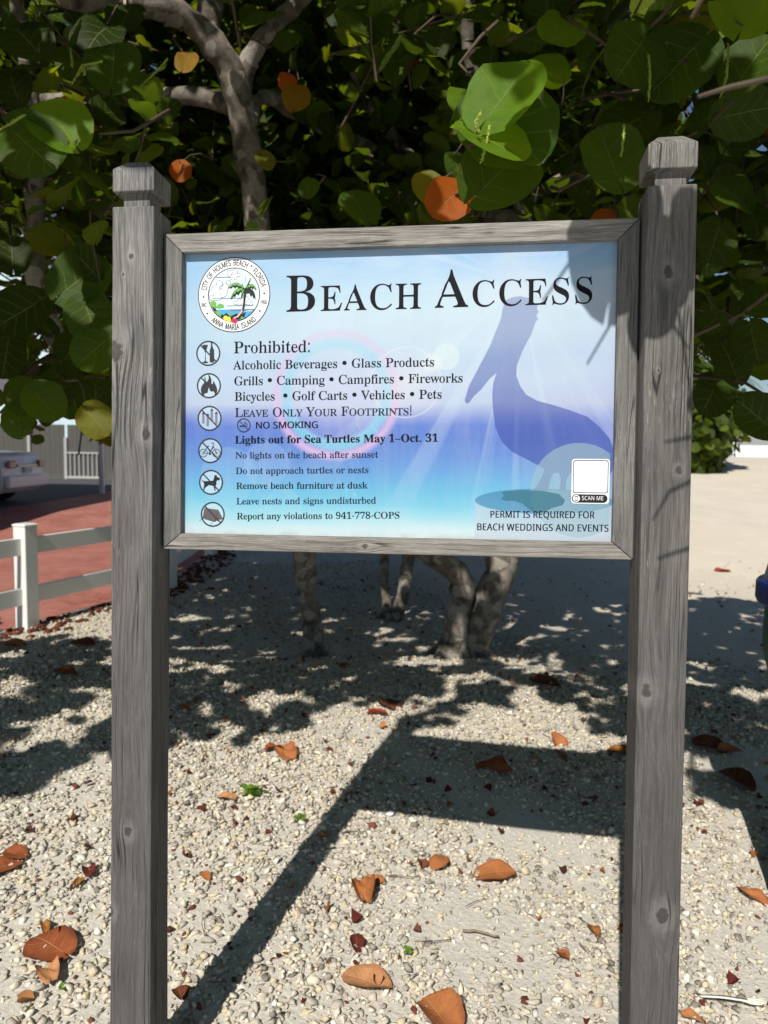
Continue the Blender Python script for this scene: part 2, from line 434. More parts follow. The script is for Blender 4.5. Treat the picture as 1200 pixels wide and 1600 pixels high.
PY = .018                                     # depth of the printed face behind the frame front
def panel_material():
    t = NT('printed_panel')
    x, y, z = t.xyz(t.coord())
    K = .71
    warp = t.math('MULTIPLY', t.math('SUBTRACT', t.noise(t.comb(x, 0., t.math('MULTIPLY', z, 3.)), 3.2, 3, .5)[0], .5), .045)
    zz = t.math('ADD', z, warp)
    f = t.rng(zz, -.31, .31)
    st = lambda Y: (Y + .31) / .62
    c = t.ramp(f, [(st(-.31), lin(232, 244, 246, K)), (st(-.285), lin(214, 238, 244, K)), (st(-.262), lin(170, 224, 240, K)), (st(-.235), lin(132, 208, 236, K)),
                   (st(-.205), lin(112, 194, 232, K)), (st(-.17), lin(108, 172, 228, K)), (st(-.135), lin(104, 150, 222, K)), (st(-.095), lin(98, 134, 216, K)),
                   (st(-.068), lin(104, 134, 217, K)), (st(-.048), lin(142, 162, 224, K)), (st(-.022), lin(192, 207, 235, K)), (st(.02), lin(196, 215, 240, K)),
                   (st(.07), lin(192, 216, 240, K)), (st(.12), lin(203, 225, 241, K)), (st(.17), lin(200, 227, 243, K)), (st(.22), lin(186, 219, 243, K)),
                   (st(.27), lin(160, 203, 242, K)), (st(.31), lin(146, 190, 240, K))])
    clouds = t.noise(t.comb(x, 0., t.math('MULTIPLY', z, 2.6)), 5., 5, .55)[0]
    c = t.mix(t.math('MULTIPLY', t.rng(clouds, .45, .7), t.rng(z, -.02, .08, 0., .42)), c, lin(222, 236, 244, K))
    # upper left corner stays bluer
    c = t.mix(t.math('MULTIPLY', t.rng(x, -.45, -.1, .55, 0.), t.rng(z, -.02, .2)), c, lin(158, 205, 240, K))
    c = t.mix(t.math('MULTIPLY', t.rng(x, .2, .45, 0., .35), t.rng(z, .26, -.05)), c, lin(178, 180, 226, K))
    # printed sun rays
    rx, rz = .255, .215
    dx = t.math('SUBTRACT', x, rx); dz = t.math('SUBTRACT', z, rz)
    ang = t.math('ARCTAN2', dx, t.math('MULTIPLY', dz, -1.))
    d = t.math('SQRT', t.math('ADD', t.math('POWER', dx, 2.), t.math('POWER', dz, 2.)))
    ray = t.noise(None, 5.5, 3, .55, dim='1D', w=t.math('ADD', ang, 3.3))[0]
    ray = t.math('MULTIPLY', t.rng(ray, .5, .68, 0, 1, 'SMOOTHSTEP'), t.math('MULTIPLY', t.rng(d, .03, .12), t.rng(d, .25, .62, 1., 0.)))
    c = t.mix(t.math('MULTIPLY', ray, .30), c, lin(214, 232, 246, K))
    c = t.mix(t.rng(d, 0., .16, .22, 0., 'SMOOTHSTEP'), c, lin(236, 230, 240, K))
    def dist(cx, cz):
        a = t.math('SUBTRACT', x, cx); b = t.math('SUBTRACT', z, cz)
        return t.math('SQRT', t.math('ADD', t.math('POWER', a, 2.), t.math('POWER', b, 2.))), b
    def band(d, a, b, e):
        return t.math('MULTIPLY', t.rng(d, a - e, a + e, 0, 1, 'SMOOTHSTEP'), t.rng(d, b - e, b + e, 1, 0, 'SMOOTHSTEP'))
    d1, b1 = dist(-.115, -.004)
    low = t.rng(b1, .1, -.09, .45, 1.)
    c = t.mix(t.math('MULTIPLY', band(d1, .094, .116, .006), t.math('MULTIPLY', low, .75)), c, lin(140, 214, 240, K))
    c = t.mix(t.math('MULTIPLY', band(d1, .118, .134, .008), t.math('MULTIPLY', low, .85)), c, lin(222, 190, 232, K))
    c = t.mix(t.math('MULTIPLY', t.rng(d1, .0, .1, .3, .1), t.rng(d1, .098, .104, 1, 0)), c, lin(222, 214, 240, K))
    d2, _ = dist(.030, .02)
    c = t.mix(t.math('MULTIPLY', band(d2, .070, .073, .0015), .4), c, lin(236, 240, 246, K))
    c = t.mix(t.math('MULTIPLY', t.rng(d2, .0, .09, .4, 0.), 1.), c, lin(240, 232, 238, K))
    for cx, cz, r, al, cc in ((.111, .0715, .028, .6, (222, 240, 242)), (.083, .06, .02, .35, (236, 240, 240)), (-.345, -.175, .062, .22, (170, 210, 240)), (-.262, -.15, .05, .22, (176, 206, 240)), (-.225, -.235, .04, .15, (190, 230, 244))):
        dd, _ = dist(cx, cz)
        c = t.mix(t.rng(dd, r - .003, r + .001, al, 0.), c, lin(*cc, K))
    c = t.mix(t.rng(t.noise(t.coord(), 900., 1)[0], .77, .8, 0, .5), c, lin(90, 100, 110))
    grime = t.noise(t.coord(), 24., 4, .65)[0]
    c = t.mix(t.math('MULTIPLY', t.rng(z, -.285, -.305), t.rng(grime, .45, .65, 0, .55)), c, lin(150, 150, 140))
    fade = t.noise(t.comb(t.math('MULTIPLY', x, 6.), 0., t.math('MULTIPLY', z, .7)), 6., 4, .6)[0]
    c = t.mix(t.rng(fade, .45, .75, 0., .16), c, lin(196, 206, 214, K))
    scr = t.noise(t.comb(t.math('ADD', t.math('MULTIPLY', x, 9.), t.math('MULTIPLY', z, 5.)), 0., t.math('SUBTRACT', z, t.math('MULTIPLY', x, .6))), 3.1, 3, .6)[0]
    scr = t.math('MULTIPLY', t.rng(t.math('ABSOLUTE', t.math('SUBTRACT', scr, .5)), .0006, .002, 1., 0.), t.rng(t.noise(t.coord(), 7., 2)[0], .6, .66))
    c = t.mix(t.math('MULTIPLY', scr, .5), c, lin(236, 240, 242, K))
    t.base(c, .42, .35)
    return t.m
panel = MB().box(-SW / 2 + .02, SW / 2 - .02, PY, PY + .006, -SH / 2 + .012, SH / 2 - .02).build('panel', panel_material(), root)

def flat(m, polys, mi=0, y=PY - .0004):
    """add flat polygons (x, z) facing the viewer to MB m"""
    for p in polys:
        p = list(p)
        area = sum(p[i - 1][0] * p[i][1] - p[i][0] * p[i - 1][1] for i in range(len(p)))
        if area < 0: p = p[::-1]
        m.add([(q[0], y, q[1]) for q in p], [tuple(range(len(p)))], mi)
def circ(cx, cz, r, n=40, rz=None):
    return [(cx + r * math.cos(2 * math.pi * k / n), cz + (rz or r) * math.sin(2 * math.pi * k / n)) for k in range(n)]
def ring(m, cx, cz, r0, r1, mi=0, y=PY - .0004, n=48):
    vs = [(cx + r * math.cos(2 * math.pi * k / n), y, cz + r * math.sin(2 * math.pi * k / n)) for r in (r0, r1) for k in range(n)]
    m.add(vs, [(k, (k + 1) % n, n + (k + 1) % n, n + k) for k in range(n)], mi)
def bar(x0, z0, x1, z1, w):
    L = math.hypot(x1 - x0, z1 - z0); nx, nz = -(z1 - z0) / L * w / 2, (x1 - x0) / L * w / 2
    return [(x0 + nx, z0 + nz), (x0 - nx, z0 - nz), (x1 - nx, z1 - nz), (x1 + nx, z1 + nz)]
def pline(pts, w):
    return [bar(*pts[i], *pts[i + 1], w) for i in range(len(pts) - 1)]

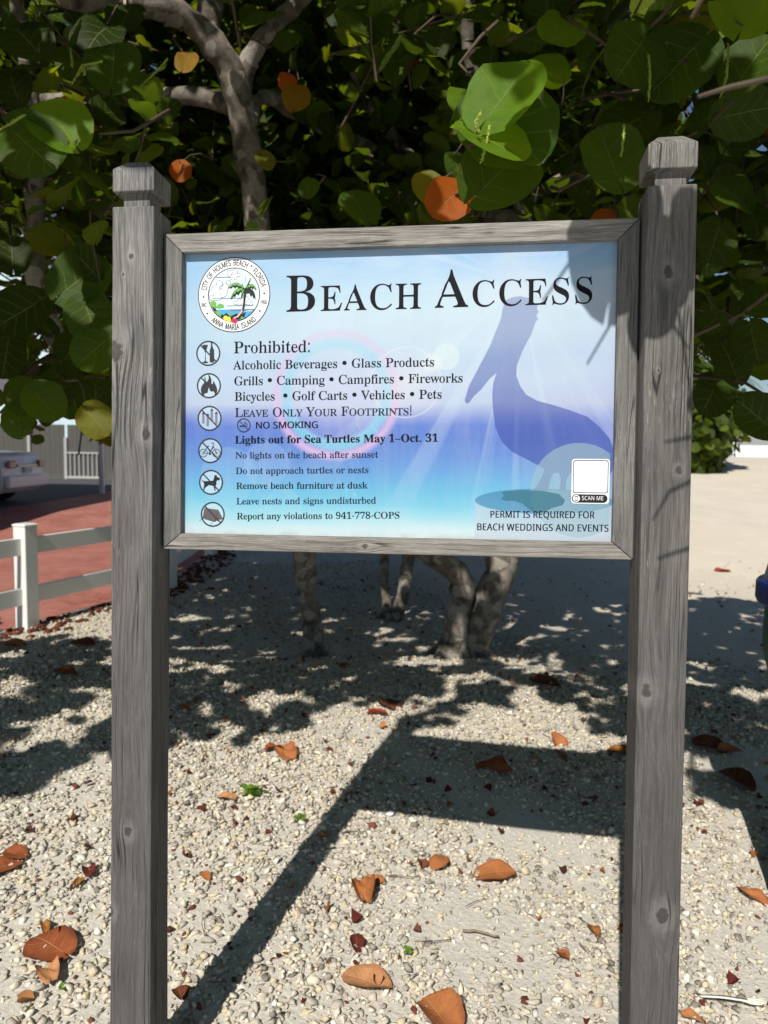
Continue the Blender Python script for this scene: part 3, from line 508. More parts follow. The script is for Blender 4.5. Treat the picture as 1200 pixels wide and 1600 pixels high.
GLYPHS = {'bold': {'!': '180;71,135 54,480 126,480 109,135|82,-9 67,-3 55,8 49,25 49,48 55,65 67,76 82,81 98,81 113,76 125,65 131,48 131,25 125,8 113,-3 98,-9', '-': '216;27,154 27,206 189,206 189,154', '.': '179;81,-9 67,-3 55,8 49,25 49,48 55,65 67,76 81,81 98,81 113,76 125,65 131,48 131,25 125,8 113,-3 98,-9', '1': '375;65,0 65,36 128,36 141,41 149,51 154,79 154,416 108,365 87,351 67,346 52,349 40,359 31,375 28,396 87,418 116,436 179,482 254,482 254,79 256,61 261,47 271,38 288,36 343,36 343,0', '3': '375;139,-6 98,0 66,11 43,26 27,44 20,64 20,86 28,105 45,119 65,125 76,126 77,106 82,89 89,74 99,62 111,52 125,46 141,42 169,41 190,45 208,54 224,69 235,91 240,121 239,157 234,174 226,189 214,202 199,213 181,221 161,225 95,227 95,269 160,270 178,275 192,284 204,296 213,311 220,327 224,346 224,385 217,413 211,424 203,434 193,440 182,444 158,444 140,437 127,422 119,403 116,391 111,341 75,345 47,356 37,364 30,374 26,387 24,401 27,418 34,434 45,448 62,461 83,472 108,480 138,485 173,486 207,484 237,479 263,470 286,458 304,442 317,423 325,401 328,377 326,355 320,335 311,317 298,301 283,287 265,275 225,256 252,249 279,238 305,222 326,201 334,188 340,174 345,138 341,101 329,70 312,44 288,25 261,10 230,1 197,-5', '4': '375;121,0 121,36 151,36 170,40 186,50 191,58 195,84 195,125 9,125 9,166 199,480 293,480 293,169 363,169 363,125 293,125 294,70 297,58 302,50 317,40 337,36 357,36 357,0|56,169 195,169 196,351 199,416 174,366', '7': '375;111,0 289,406 113,406 97,404 86,398 78,387 74,372 70,338 30,338 33,480 353,480 353,447 168,0', '8': '375;183,-7 132,-2 111,3 91,11 60,31 48,44 30,72 21,105 20,122 22,143 27,162 35,178 47,193 79,219 119,242 83,267 57,296 48,311 41,327 37,345 37,380 44,409 59,437 70,449 99,469 118,476 140,482 191,486 225,484 254,478 278,468 299,453 314,435 325,415 332,393 334,369 333,350 328,333 321,318 310,305 281,282 244,260 296,230 315,215 330,199 341,183 349,166 354,147 355,127 352,97 344,71 330,48 310,29 285,13 256,2 222,-5|203,283 224,298 239,317 247,340 250,370 248,389 243,407 234,423 222,436 206,444 187,447 174,446 163,442 153,435 139,414 131,388 131,356 135,341 141,329 160,309 186,291|187,32 203,33 218,37 230,45 241,55 250,68 257,82 261,98 262,116 260,131 256,146 249,159 239,170 208,192 164,216 143,199 126,178 115,152 111,120 112,101 116,84 123,69 132,56 143,45 156,38 170,33', '9': '375;133,-6 101,0 77,10 59,25 48,42 43,60 43,76 47,89 55,99 75,107 87,80 103,56 114,47 126,41 140,37 156,36 183,41 205,57 223,84 237,122 246,171 251,230 234,212 212,198 186,188 155,185 128,187 103,194 80,205 60,220 44,240 33,264 26,292 24,324 28,369 34,390 42,409 52,426 64,441 79,454 95,466 113,475 133,481 154,485 177,486 201,485 223,480 244,473 264,463 282,449 298,433 311,413 323,390 333,363 340,332 344,298 345,233 339,182 328,133 311,91 288,54 258,25 241,14 222,5 200,-2 177,-5|184,233 206,236 224,245 239,260 251,278 249,318 245,352 239,380 231,403 221,420 209,432 196,439 181,441 168,439 156,434 145,425 137,413 130,397 122,354 121,328 125,286 137,257 156,239', ':': '179;81,279 67,284 55,295 49,312 49,336 55,353 67,364 81,369 98,369 113,364 125,353 131,336 131,312 125,295 113,284 98,279|81,-9 67,-3 55,8 49,25 49,48 55,65 67,76 81,81 98,81 113,76 125,65 131,48 131,25 125,8 113,-3 98,-9', 'A': '436;-9,0 -9,18 9,21 24,30 36,47 49,75 206,466 224,465 384,87 411,34 425,22 443,18 443,0 229,0 229,18 253,20 270,25 280,34 283,46 273,81 253,132 103,132 79,71 75,48 78,35 87,26 102,20 128,18 128,0|113,161 242,161 177,319', 'B': '442;16,0 16,17 45,22 55,26 62,32 72,51 75,82 75,369 73,394 69,412 62,425 51,433 36,437 15,439 15,455 220,455 274,452 318,444 352,429 377,409 391,383 396,351 393,325 384,302 369,283 348,268 320,256 287,247 327,237 360,223 385,206 404,185 415,160 418,132 415,102 407,76 392,54 371,35 345,19 314,9 278,2 238,0|182,252 213,253 234,257 251,263 263,272 273,285 279,301 283,321 284,367 276,400 269,412 260,422 248,428 234,433 206,433 192,429 185,419 182,402|242,26 259,30 273,38 283,49 291,63 296,81 301,128 299,154 295,176 287,194 277,208 263,218 245,225 223,230 182,231 183,55 187,39 195,29 211,25', 'C': '468;257,-11 224,-9 193,-3 164,6 137,20 113,37 91,56 72,79 56,104 43,132 34,162 28,194 26,228 28,262 34,294 43,323 56,351 72,376 92,399 114,418 139,435 166,448 195,458 226,464 259,465 283,464 309,459 367,440 388,435 399,437 408,443 415,452 419,465 437,465 437,308 420,308 407,338 392,364 375,387 356,407 335,423 313,434 290,441 265,443 228,437 198,419 174,389 157,347 147,293 144,226 147,164 159,114 177,74 203,46 237,29 278,24 298,25 338,35 377,56 412,87 428,106 447,89 423,58 395,33 365,14 332,0 296,-8', 'D': '495;20,0 20,17 47,21 63,30 71,46 74,75 74,374 71,407 67,418 61,426 43,435 15,439 15,455 222,455 260,454 296,449 328,441 357,429 383,414 405,396 424,375 440,351 452,325 461,295 466,263 468,228 461,158 441,101 408,57 362,25 302,6 228,0|253,27 279,37 302,53 319,75 329,93 343,139 350,196 351,229 347,291 336,342 319,382 294,410 262,428 223,433 202,431 190,423 184,409 182,385 182,72 184,48 190,34 202,27 211,25', 'E': '441;14,0 14,17 44,20 55,24 62,30 68,37 74,62 75,78 75,369 72,405 68,417 62,425 54,431 31,438 16,439 16,455 399,455 399,320 383,320 378,349 369,373 356,392 340,406 320,417 295,424 266,429 232,430 195,427 186,417 183,388 183,246 214,247 232,252 247,259 259,269 269,282 277,300 288,345 304,345 304,118 287,118 282,154 273,181 259,201 241,213 216,220 183,222 183,56 188,40 198,32 217,28 254,28 295,34 330,45 358,63 382,89 402,123 411,143 430,143 402,0', 'F': '404;15,0 15,17 45,23 55,28 62,34 68,42 74,67 75,84 75,375 71,405 67,416 61,423 43,433 14,439 14,455 394,455 394,320 377,320 369,357 355,385 336,406 310,420 275,428 230,431 195,428 186,421 182,398 182,247 211,249 229,253 244,260 256,270 266,284 274,301 280,322 284,347 302,347 302,118 285,118 280,146 274,168 266,187 257,200 244,211 229,218 210,222 182,224 182,69 185,50 191,36 202,27 219,21 257,17 257,0', 'G': '507;268,-10 233,-8 200,-3 170,7 141,19 116,36 93,55 74,77 57,103 44,131 35,161 29,194 28,229 29,263 35,295 44,324 57,352 74,377 93,399 115,419 139,435 166,448 195,458 225,464 257,465 284,464 311,459 388,436 398,438 406,443 419,465 437,465 437,308 420,308 403,346 382,379 357,406 329,426 299,439 267,443 230,437 200,419 176,389 159,347 149,294 146,228 150,163 161,110 170,87 180,67 199,44 221,26 246,16 275,13 308,16 319,21 328,27 339,45 343,71 342,142 335,163 329,170 309,179 275,182 275,198 500,198 500,182 473,179 457,171 449,155 446,128 446,29 387,7 328,-6', 'H': '523;15,0 15,17 45,22 55,26 62,32 68,39 74,64 75,81 75,379 71,406 62,424 44,434 16,439 16,455 242,455 242,439 204,432 193,425 187,415 183,400 182,251 342,251 342,379 337,415 331,425 320,432 282,439 282,455 507,455 507,439 478,434 461,424 452,407 449,379 449,81 452,52 461,33 468,27 491,19 507,17 507,0 282,0 282,17 311,21 329,31 335,38 341,63 342,221 182,221 183,64 189,39 194,32 202,26 225,19 242,17 242,0', 'I': '260;13,0 13,17 42,23 61,32 67,39 74,61 75,75 75,387 72,412 68,421 63,427 45,435 13,439 13,455 244,455 244,439 214,435 196,427 190,421 183,401 183,387 183,77 187,44 194,34 206,26 246,17 246,0', 'L': '426;15,0 15,17 45,22 55,26 62,32 68,39 74,64 75,81 75,379 71,407 68,417 62,425 44,434 16,439 16,455 250,455 250,439 226,437 208,434 196,427 188,416 183,401 182,379 182,83 185,47 191,37 200,31 234,28 278,31 315,40 345,56 370,80 391,112 409,154 427,154 402,0', 'M': '633;14,0 14,17 43,22 61,32 67,39 74,63 75,79 75,382 74,402 71,416 64,426 53,432 15,439 15,455 185,455 317,142 449,455 617,455 617,439 590,433 573,423 563,405 560,378 560,85 561,61 565,43 571,31 582,23 596,19 617,17 617,0 396,0 396,17 433,25 443,32 450,44 453,61 455,83 455,399 288,0 270,0 105,389 105,80 109,48 113,37 120,30 139,20 169,17 169,0', 'N': '493;403,-11 107,350 107,79 110,49 113,38 119,31 126,26 150,19 167,17 167,0 18,0 18,17 39,19 54,23 65,30 71,41 75,57 76,79 76,388 36,433 18,439 18,455 156,455 391,169 391,389 388,407 383,420 375,429 369,431 331,439 331,455 480,455 480,439 450,434 440,430 433,425 425,407 422,377 422,-11', 'O': '525;236,-10 190,-1 148,17 111,43 79,75 55,113 37,156 29,203 29,252 37,299 55,342 79,380 112,413 149,438 192,456 240,465 290,465 336,456 378,439 415,414 446,382 471,344 488,301 497,253 497,203 488,156 471,113 446,75 414,43 376,17 333,-1 286,-10|265,12 300,18 328,36 351,66 367,108 376,162 379,228 376,293 365,346 357,369 348,389 330,412 310,430 286,440 260,443 225,437 196,419 174,389 158,347 148,294 145,228 149,163 159,109 167,87 177,67 195,43 215,26 238,16', 'P': '417;15,0 15,17 45,22 55,26 62,32 68,39 74,64 75,81 75,379 71,406 62,424 44,434 16,439 16,455 253,454 287,452 315,447 336,440 366,422 390,398 398,383 404,367 409,332 406,305 398,280 385,259 367,240 343,225 314,214 281,208 242,206 182,206 183,64 189,39 194,32 202,26 225,19 242,17 242,0|182,230 225,231 244,235 260,243 272,253 281,266 287,283 291,304 291,354 288,375 283,392 275,406 265,417 252,425 236,430 207,431 193,427 186,419 182,407', 'R': '472;15,0 15,17 45,22 55,26 62,32 68,39 74,64 75,81 75,379 71,406 62,424 44,434 16,439 16,455 249,455 305,448 349,435 367,426 389,409 405,388 414,363 417,334 414,308 406,285 392,265 372,248 346,234 315,224 432,50 452,26 463,19 480,17 480,0 338,0 201,212 182,212 183,64 189,39 194,32 202,26 225,19 242,17 242,0|182,234 228,235 249,240 266,248 280,258 290,272 298,290 302,311 304,336 299,378 284,407 259,425 224,431 202,429 190,422 184,409 182,385', 'S': '390;43,-11 43,158 62,158 72,124 83,94 96,70 111,50 129,34 149,24 172,17 197,15 215,16 231,20 245,27 257,36 266,47 273,60 277,74 279,89 275,110 265,129 248,146 225,160 135,205 112,221 92,236 77,253 65,270 56,289 51,309 50,332 54,370 67,403 88,429 115,449 148,462 185,466 229,461 291,446 307,446 313,450 318,457 320,466 339,466 339,319 322,319 310,354 293,385 272,410 248,429 222,441 194,445 163,440 151,434 140,426 131,417 125,406 121,394 121,368 129,346 147,328 173,311 290,253 317,233 337,211 350,188 357,162 359,133 358,112 354,93 348,75 339,58 328,43 314,29 298,18 281,8 261,0 217,-9 192,-10 158,-8 98,9 80,12 69,7 61,-11', 'T': '423;92,0 92,17 123,21 134,25 142,31 148,39 155,64 156,81 156,433 124,431 102,426 82,416 65,403 51,387 41,367 33,344 29,318 11,318 11,455 410,455 410,317 394,317 387,352 375,382 357,404 333,420 304,430 263,433 263,81 267,49 271,38 276,30 284,25 310,18 328,17 328,0', 'U': '492;248,-13 205,-10 168,-2 138,10 114,29 96,52 83,81 76,115 73,155 72,394 66,416 61,424 43,434 15,439 15,455 240,455 240,439 202,432 192,425 185,415 181,379 181,140 182,112 186,88 193,68 203,51 216,39 232,29 252,24 275,22 311,26 340,37 363,56 379,83 389,117 392,159 391,393 385,416 379,423 360,433 328,439 328,455 474,455 474,439 448,432 433,421 425,404 422,378 421,148 418,118 412,92 403,69 393,49 380,32 356,13 325,-2 290,-10', 'V': '427;212,-13 44,381 22,420 8,432 -14,439 -14,455 211,455 211,439 184,437 166,432 156,423 152,410 161,378 259,143 348,377 355,409 351,423 342,432 324,437 299,439 299,455 442,455 442,439 423,436 408,427 395,411 382,383 230,-13', 'Y': '425;101,0 101,17 131,22 141,26 148,32 154,39 160,64 161,179 38,402 21,423 14,429 1,435 -13,438 -13,455 207,455 207,438 187,438 172,435 162,429 156,421 156,416 164,392 248,226 340,378 348,399 349,408 345,421 336,430 320,436 295,438 295,455 439,455 439,438 423,434 409,424 383,392 268,203 269,64 275,39 280,32 288,26 311,19 328,17 328,0', 'a': '343;255,-10 232,-7 216,1 205,15 200,35 176,16 151,2 124,-6 95,-9 79,-7 64,-4 51,3 40,11 31,22 25,34 21,48 20,63 23,84 31,104 45,121 63,136 88,150 119,164 199,190 198,254 192,275 180,288 160,295 129,294 115,290 107,283 104,274 118,250 122,237 122,222 116,208 103,197 87,191 67,192 51,198 40,210 34,227 34,248 42,269 58,287 81,302 110,312 143,318 195,317 223,312 246,304 263,292 276,277 285,259 291,236 293,210 293,62 296,37 304,34 320,42 329,28 312,11 294,-1 275,-8|151,34 174,41 187,50 199,63 199,169 164,157 138,139 123,114 118,84 120,62 126,46 137,37', 'b': '360;43,-11 43,388 41,414 37,428 26,436 8,439 8,455 138,455 138,279 156,296 175,308 197,316 221,318 254,313 270,307 297,288 318,261 333,227 341,188 341,141 337,118 331,96 323,75 312,56 300,40 286,25 270,13 252,3 233,-4 213,-9 192,-10 170,-8 148,-1 126,11 105,28 53,-11|183,14 199,16 213,23 224,34 232,49 238,70 244,125 244,189 237,234 231,251 223,264 212,273 199,278 176,279 162,274 149,264 141,250 138,242 138,69 141,45 149,28 163,18', 'c': '293;156,-10 137,-9 119,-5 103,2 72,22 47,51 30,87 21,128 21,174 25,196 31,217 40,237 51,255 64,271 79,285 96,297 114,307 133,313 153,318 175,319 197,318 218,314 235,307 250,298 262,287 271,275 276,261 277,236 271,221 260,210 245,205 236,204 219,207 206,216 199,230 196,251 197,271 196,282 190,290 182,295 169,297 144,290 126,269 116,235 112,187 114,153 118,123 126,97 137,76 151,60 166,48 184,41 204,38 222,40 239,47 255,57 271,72 285,60 258,30 227,8 193,-6', 'd': '370;140,-10 123,-9 107,-5 92,1 65,22 43,50 28,85 20,125 21,172 29,217 45,256 68,286 81,297 96,306 112,313 128,317 146,318 168,316 189,309 207,297 223,280 222,411 217,425 206,434 176,439 176,455 319,455 319,75 320,54 325,41 335,32 353,28 353,11 294,6 223,-10 223,39 207,18 188,2 166,-7|179,29 194,36 209,48 219,66 223,76 223,242 217,257 206,270 191,278 174,281 159,279 147,273 138,263 130,250 121,210 118,153 120,98 130,58 137,45 146,36 158,30', 'e': '300;154,-10 135,-9 117,-5 100,1 85,10 70,22 46,51 29,88 21,132 21,180 30,222 47,258 72,286 87,298 103,307 120,313 138,317 157,318 185,316 209,309 230,297 249,280 264,259 274,234 281,206 283,166 117,166 123,112 138,73 164,50 199,42 219,45 237,53 254,67 270,86 285,73 267,47 248,27 228,11 205,-1 180,-8|116,192 201,192 201,235 197,266 188,286 181,292 172,296 161,297 141,291 127,274 119,244', 'f': '213;15,0 15,16 40,22 46,27 50,35 52,73 52,277 16,277 16,310 52,310 54,378 60,400 71,419 85,436 102,448 123,457 147,463 174,465 194,464 212,460 227,454 240,446 250,436 257,425 262,413 263,389 257,373 246,362 232,356 216,356 201,361 191,370 185,383 185,398 197,433 193,441 180,443 163,440 153,430 149,413 148,310 203,310 203,277 148,277 148,51 153,32 158,26 173,18 199,16 199,0', 'g': '327;146,-140 115,-139 89,-136 66,-130 48,-122 33,-111 22,-100 16,-88 14,-75 18,-59 28,-46 45,-35 69,-26 49,-14 35,-1 26,14 24,30 28,54 42,74 67,92 102,110 67,128 42,150 27,179 22,212 27,242 40,268 60,289 88,305 120,315 157,318 196,315 233,304 317,304 317,268 268,268 278,253 286,237 290,221 291,189 283,163 268,140 246,123 220,110 189,104 133,103 119,99 107,89 101,78 101,71 103,61 111,55 123,50 223,47 259,40 285,29 303,13 312,-9 316,-37 313,-60 305,-80 291,-98 272,-113 248,-125 219,-133 185,-139|157,124 168,126 178,130 185,136 194,158 199,190 199,232 194,264 185,285 178,292 168,296 157,297 146,296 137,292 130,285 120,264 115,232 115,190 120,158 130,136 137,130 146,126|161,-116 205,-113 238,-104 257,-88 263,-66 260,-51 249,-41 231,-36 205,-34 97,-34 86,-42 79,-52 75,-62 73,-73 75,-81 85,-97 107,-109 140,-115', 'h': '380;18,0 18,16 35,19 45,26 51,37 52,56 52,399 51,417 46,429 36,437 19,440 19,455 148,455 148,267 168,289 190,305 215,315 243,318 281,312 309,292 325,258 330,212 331,46 334,31 341,22 354,17 363,16 363,0 202,0 202,16 219,19 228,26 233,38 235,56 235,230 232,250 225,264 212,270 203,271 188,269 173,262 160,251 148,235 148,46 151,31 158,22 171,17 180,16 180,0', 'i': '198;90,363 72,370 58,384 51,402 51,423 58,441 72,455 90,462 111,462 129,455 143,441 150,423 150,402 143,384 129,370 111,363|18,0 18,16 35,19 45,26 51,37 52,56 52,263 49,280 43,288 30,293 20,293 21,310 148,310 148,56 150,38 154,26 164,19 180,16 180,0', 'k': '358;17,0 17,16 35,19 45,26 51,38 52,56 52,398 51,417 47,429 38,436 20,439 21,455 148,455 148,169 234,256 243,271 244,278 242,285 235,290 206,293 206,310 345,310 345,293 326,291 308,284 291,274 222,209 353,26 368,17 376,16 376,0 211,0 211,16 227,17 234,20 238,25 239,32 232,49 163,147 148,134 148,46 151,31 158,22 171,17 180,16 180,0', 'l': '199;18,0 18,16 35,19 45,26 51,37 52,56 52,398 51,417 47,429 38,436 20,439 20,455 148,455 148,56 150,38 154,26 164,19 180,16 180,0', 'm': '554;18,0 18,16 35,19 45,26 51,37 52,56 52,263 49,278 41,288 28,293 19,294 19,310 146,310 146,265 166,288 188,305 212,315 237,318 268,315 292,304 310,286 320,261 341,286 364,304 390,315 418,318 455,312 482,292 498,258 504,212 504,46 507,31 514,22 527,17 536,16 536,0 377,0 377,16 393,19 403,26 408,38 410,56 409,230 406,250 400,264 387,270 377,271 363,269 349,263 337,252 324,237 325,46 328,32 335,22 347,17 356,16 356,0 199,0 199,16 215,19 225,26 230,38 232,56 231,230 228,250 222,264 209,270 199,271 184,269 170,262 158,251 146,235 147,46 150,32 156,22 169,17 177,16 177,0', 'n': '380;18,0 18,16 35,19 45,26 51,37 52,56 52,263 49,278 41,288 28,293 19,294 19,310 148,310 148,267 168,290 190,306 215,315 243,318 281,312 309,292 325,258 330,212 331,46 334,31 341,22 354,17 363,16 363,0 202,0 202,16 219,19 228,26 233,38 235,56 235,230 232,250 225,264 212,270 203,271 188,269 173,262 160,251 148,235 148,46 151,31 158,22 171,17 180,16 180,0', 'o': '336;169,-10 147,-9 127,-5 108,2 90,11 74,23 60,37 48,53 29,89 20,131 20,177 29,219 38,239 48,256 60,272 74,286 90,297 108,306 127,313 147,317 168,318 189,317 209,313 228,307 245,298 261,286 275,273 287,257 298,240 306,221 312,200 317,154 312,108 306,88 298,69 275,36 261,22 245,11 228,2 210,-5 190,-9|169,11 182,13 193,18 202,27 212,47 216,68 220,154 217,227 213,253 208,271 201,283 192,292 181,297 169,299 155,297 144,292 135,283 128,271 123,253 118,194 117,154 121,68 125,47 135,27 144,18 155,13', 'p': '371;17,-139 17,-124 31,-122 40,-117 47,-110 50,-101 52,-64 52,243 51,269 46,283 37,291 19,295 19,310 143,310 143,263 160,287 180,305 203,315 230,319 248,318 264,314 279,307 306,287 326,258 341,223 349,182 349,136 341,92 326,54 304,24 291,12 277,2 261,-5 245,-9 227,-10 204,-7 183,1 164,14 148,32 148,-58 152,-99 158,-110 167,-118 197,-123 197,-139|195,28 210,30 222,36 232,46 239,59 249,99 253,154 250,208 241,248 234,261 225,270 213,276 199,278 184,275 171,267 158,254 148,235 148,69 157,51 167,38 180,31', 'r': '287;18,0 18,16 35,19 45,26 51,37 52,56 52,263 49,280 42,289 20,293 21,310 146,310 146,252 165,280 187,301 210,314 233,318 258,315 275,304 286,287 289,266 287,248 278,234 265,225 248,222 233,224 222,231 203,254 194,259 182,259 168,250 156,231 150,207 149,56 152,37 159,25 173,19 197,16 197,0', 's': '288;137,-9 105,-1 87,6 73,9 60,4 51,-9 36,-9 36,105 53,105 66,68 75,52 87,39 99,28 112,21 126,16 152,16 171,21 185,33 191,49 192,58 190,72 183,84 172,95 107,130 76,148 54,169 41,193 37,220 39,241 44,259 53,276 65,291 80,303 98,312 118,317 141,319 166,316 206,306 218,306 227,313 230,319 244,319 244,222 228,222 215,254 196,277 174,291 149,296 130,294 116,286 108,274 105,259 107,244 115,232 128,222 207,181 232,162 248,140 256,112 257,95 255,72 250,51 241,33 228,18 212,6 194,-3 174,-8', 't': '228;124,-9 105,-8 89,-4 76,2 66,10 58,22 53,36 48,71 48,279 20,279 20,300 101,384 129,424 144,424 144,310 208,310 208,279 144,279 145,72 147,57 152,46 162,41 179,42 189,49 198,60 206,75 222,66 205,33 182,9 155,-5', 'u': '374;109,-8 91,-3 77,5 65,17 57,32 51,51 47,72 46,248 44,268 39,282 29,291 11,294 11,310 142,310 142,66 147,52 156,41 169,36 191,37 205,43 217,53 228,66 228,260 224,277 216,288 200,293 189,294 189,310 324,310 324,59 328,44 336,35 360,30 360,13 300,7 228,-10 228,40 209,19 186,3 160,-7 145,-9', 'v': '306;142,-10 38,248 22,281 12,290 -3,293 -3,310 164,310 164,294 144,293 136,290 131,284 129,276 130,268 185,122 236,253 241,272 239,282 232,289 220,293 203,294 203,310 305,310 305,295 289,289 278,279 260,243 160,-10', 'w': '434;122,-10 17,265 3,288 -11,293 -11,310 138,310 138,293 120,289 116,284 114,276 120,253 167,127 211,235 201,266 190,288 181,293 168,295 168,310 323,310 323,293 311,292 302,288 297,283 296,269 336,141 382,256 386,280 380,289 356,295 356,310 445,310 445,295 433,292 425,284 412,258 304,-10 289,-10 223,197 140,-10', 'y': '300;40,-139 19,-132 3,-117 -6,-96 -6,-75 0,-60 11,-47 26,-40 44,-40 58,-45 69,-55 74,-68 75,-92 81,-98 92,-97 106,-85 114,-74 129,-44 140,-5 36,251 25,275 12,290 -5,293 -5,310 162,310 162,293 136,289 130,284 128,275 133,257 185,119 236,260 237,279 233,287 229,289 203,293 203,310 300,310 300,293 287,290 277,281 259,242 162,-24 145,-65 129,-96 113,-117 95,-131 76,-138 64,-140', '–': '330;25,140 305,140 305,178 25,178', '•': '320;265,250 257,290 234,324 200,347 160,355 120,347 86,324 63,290 55,250 63,210 86,176 120,153 160,145 200,153 234,176 257,210'},
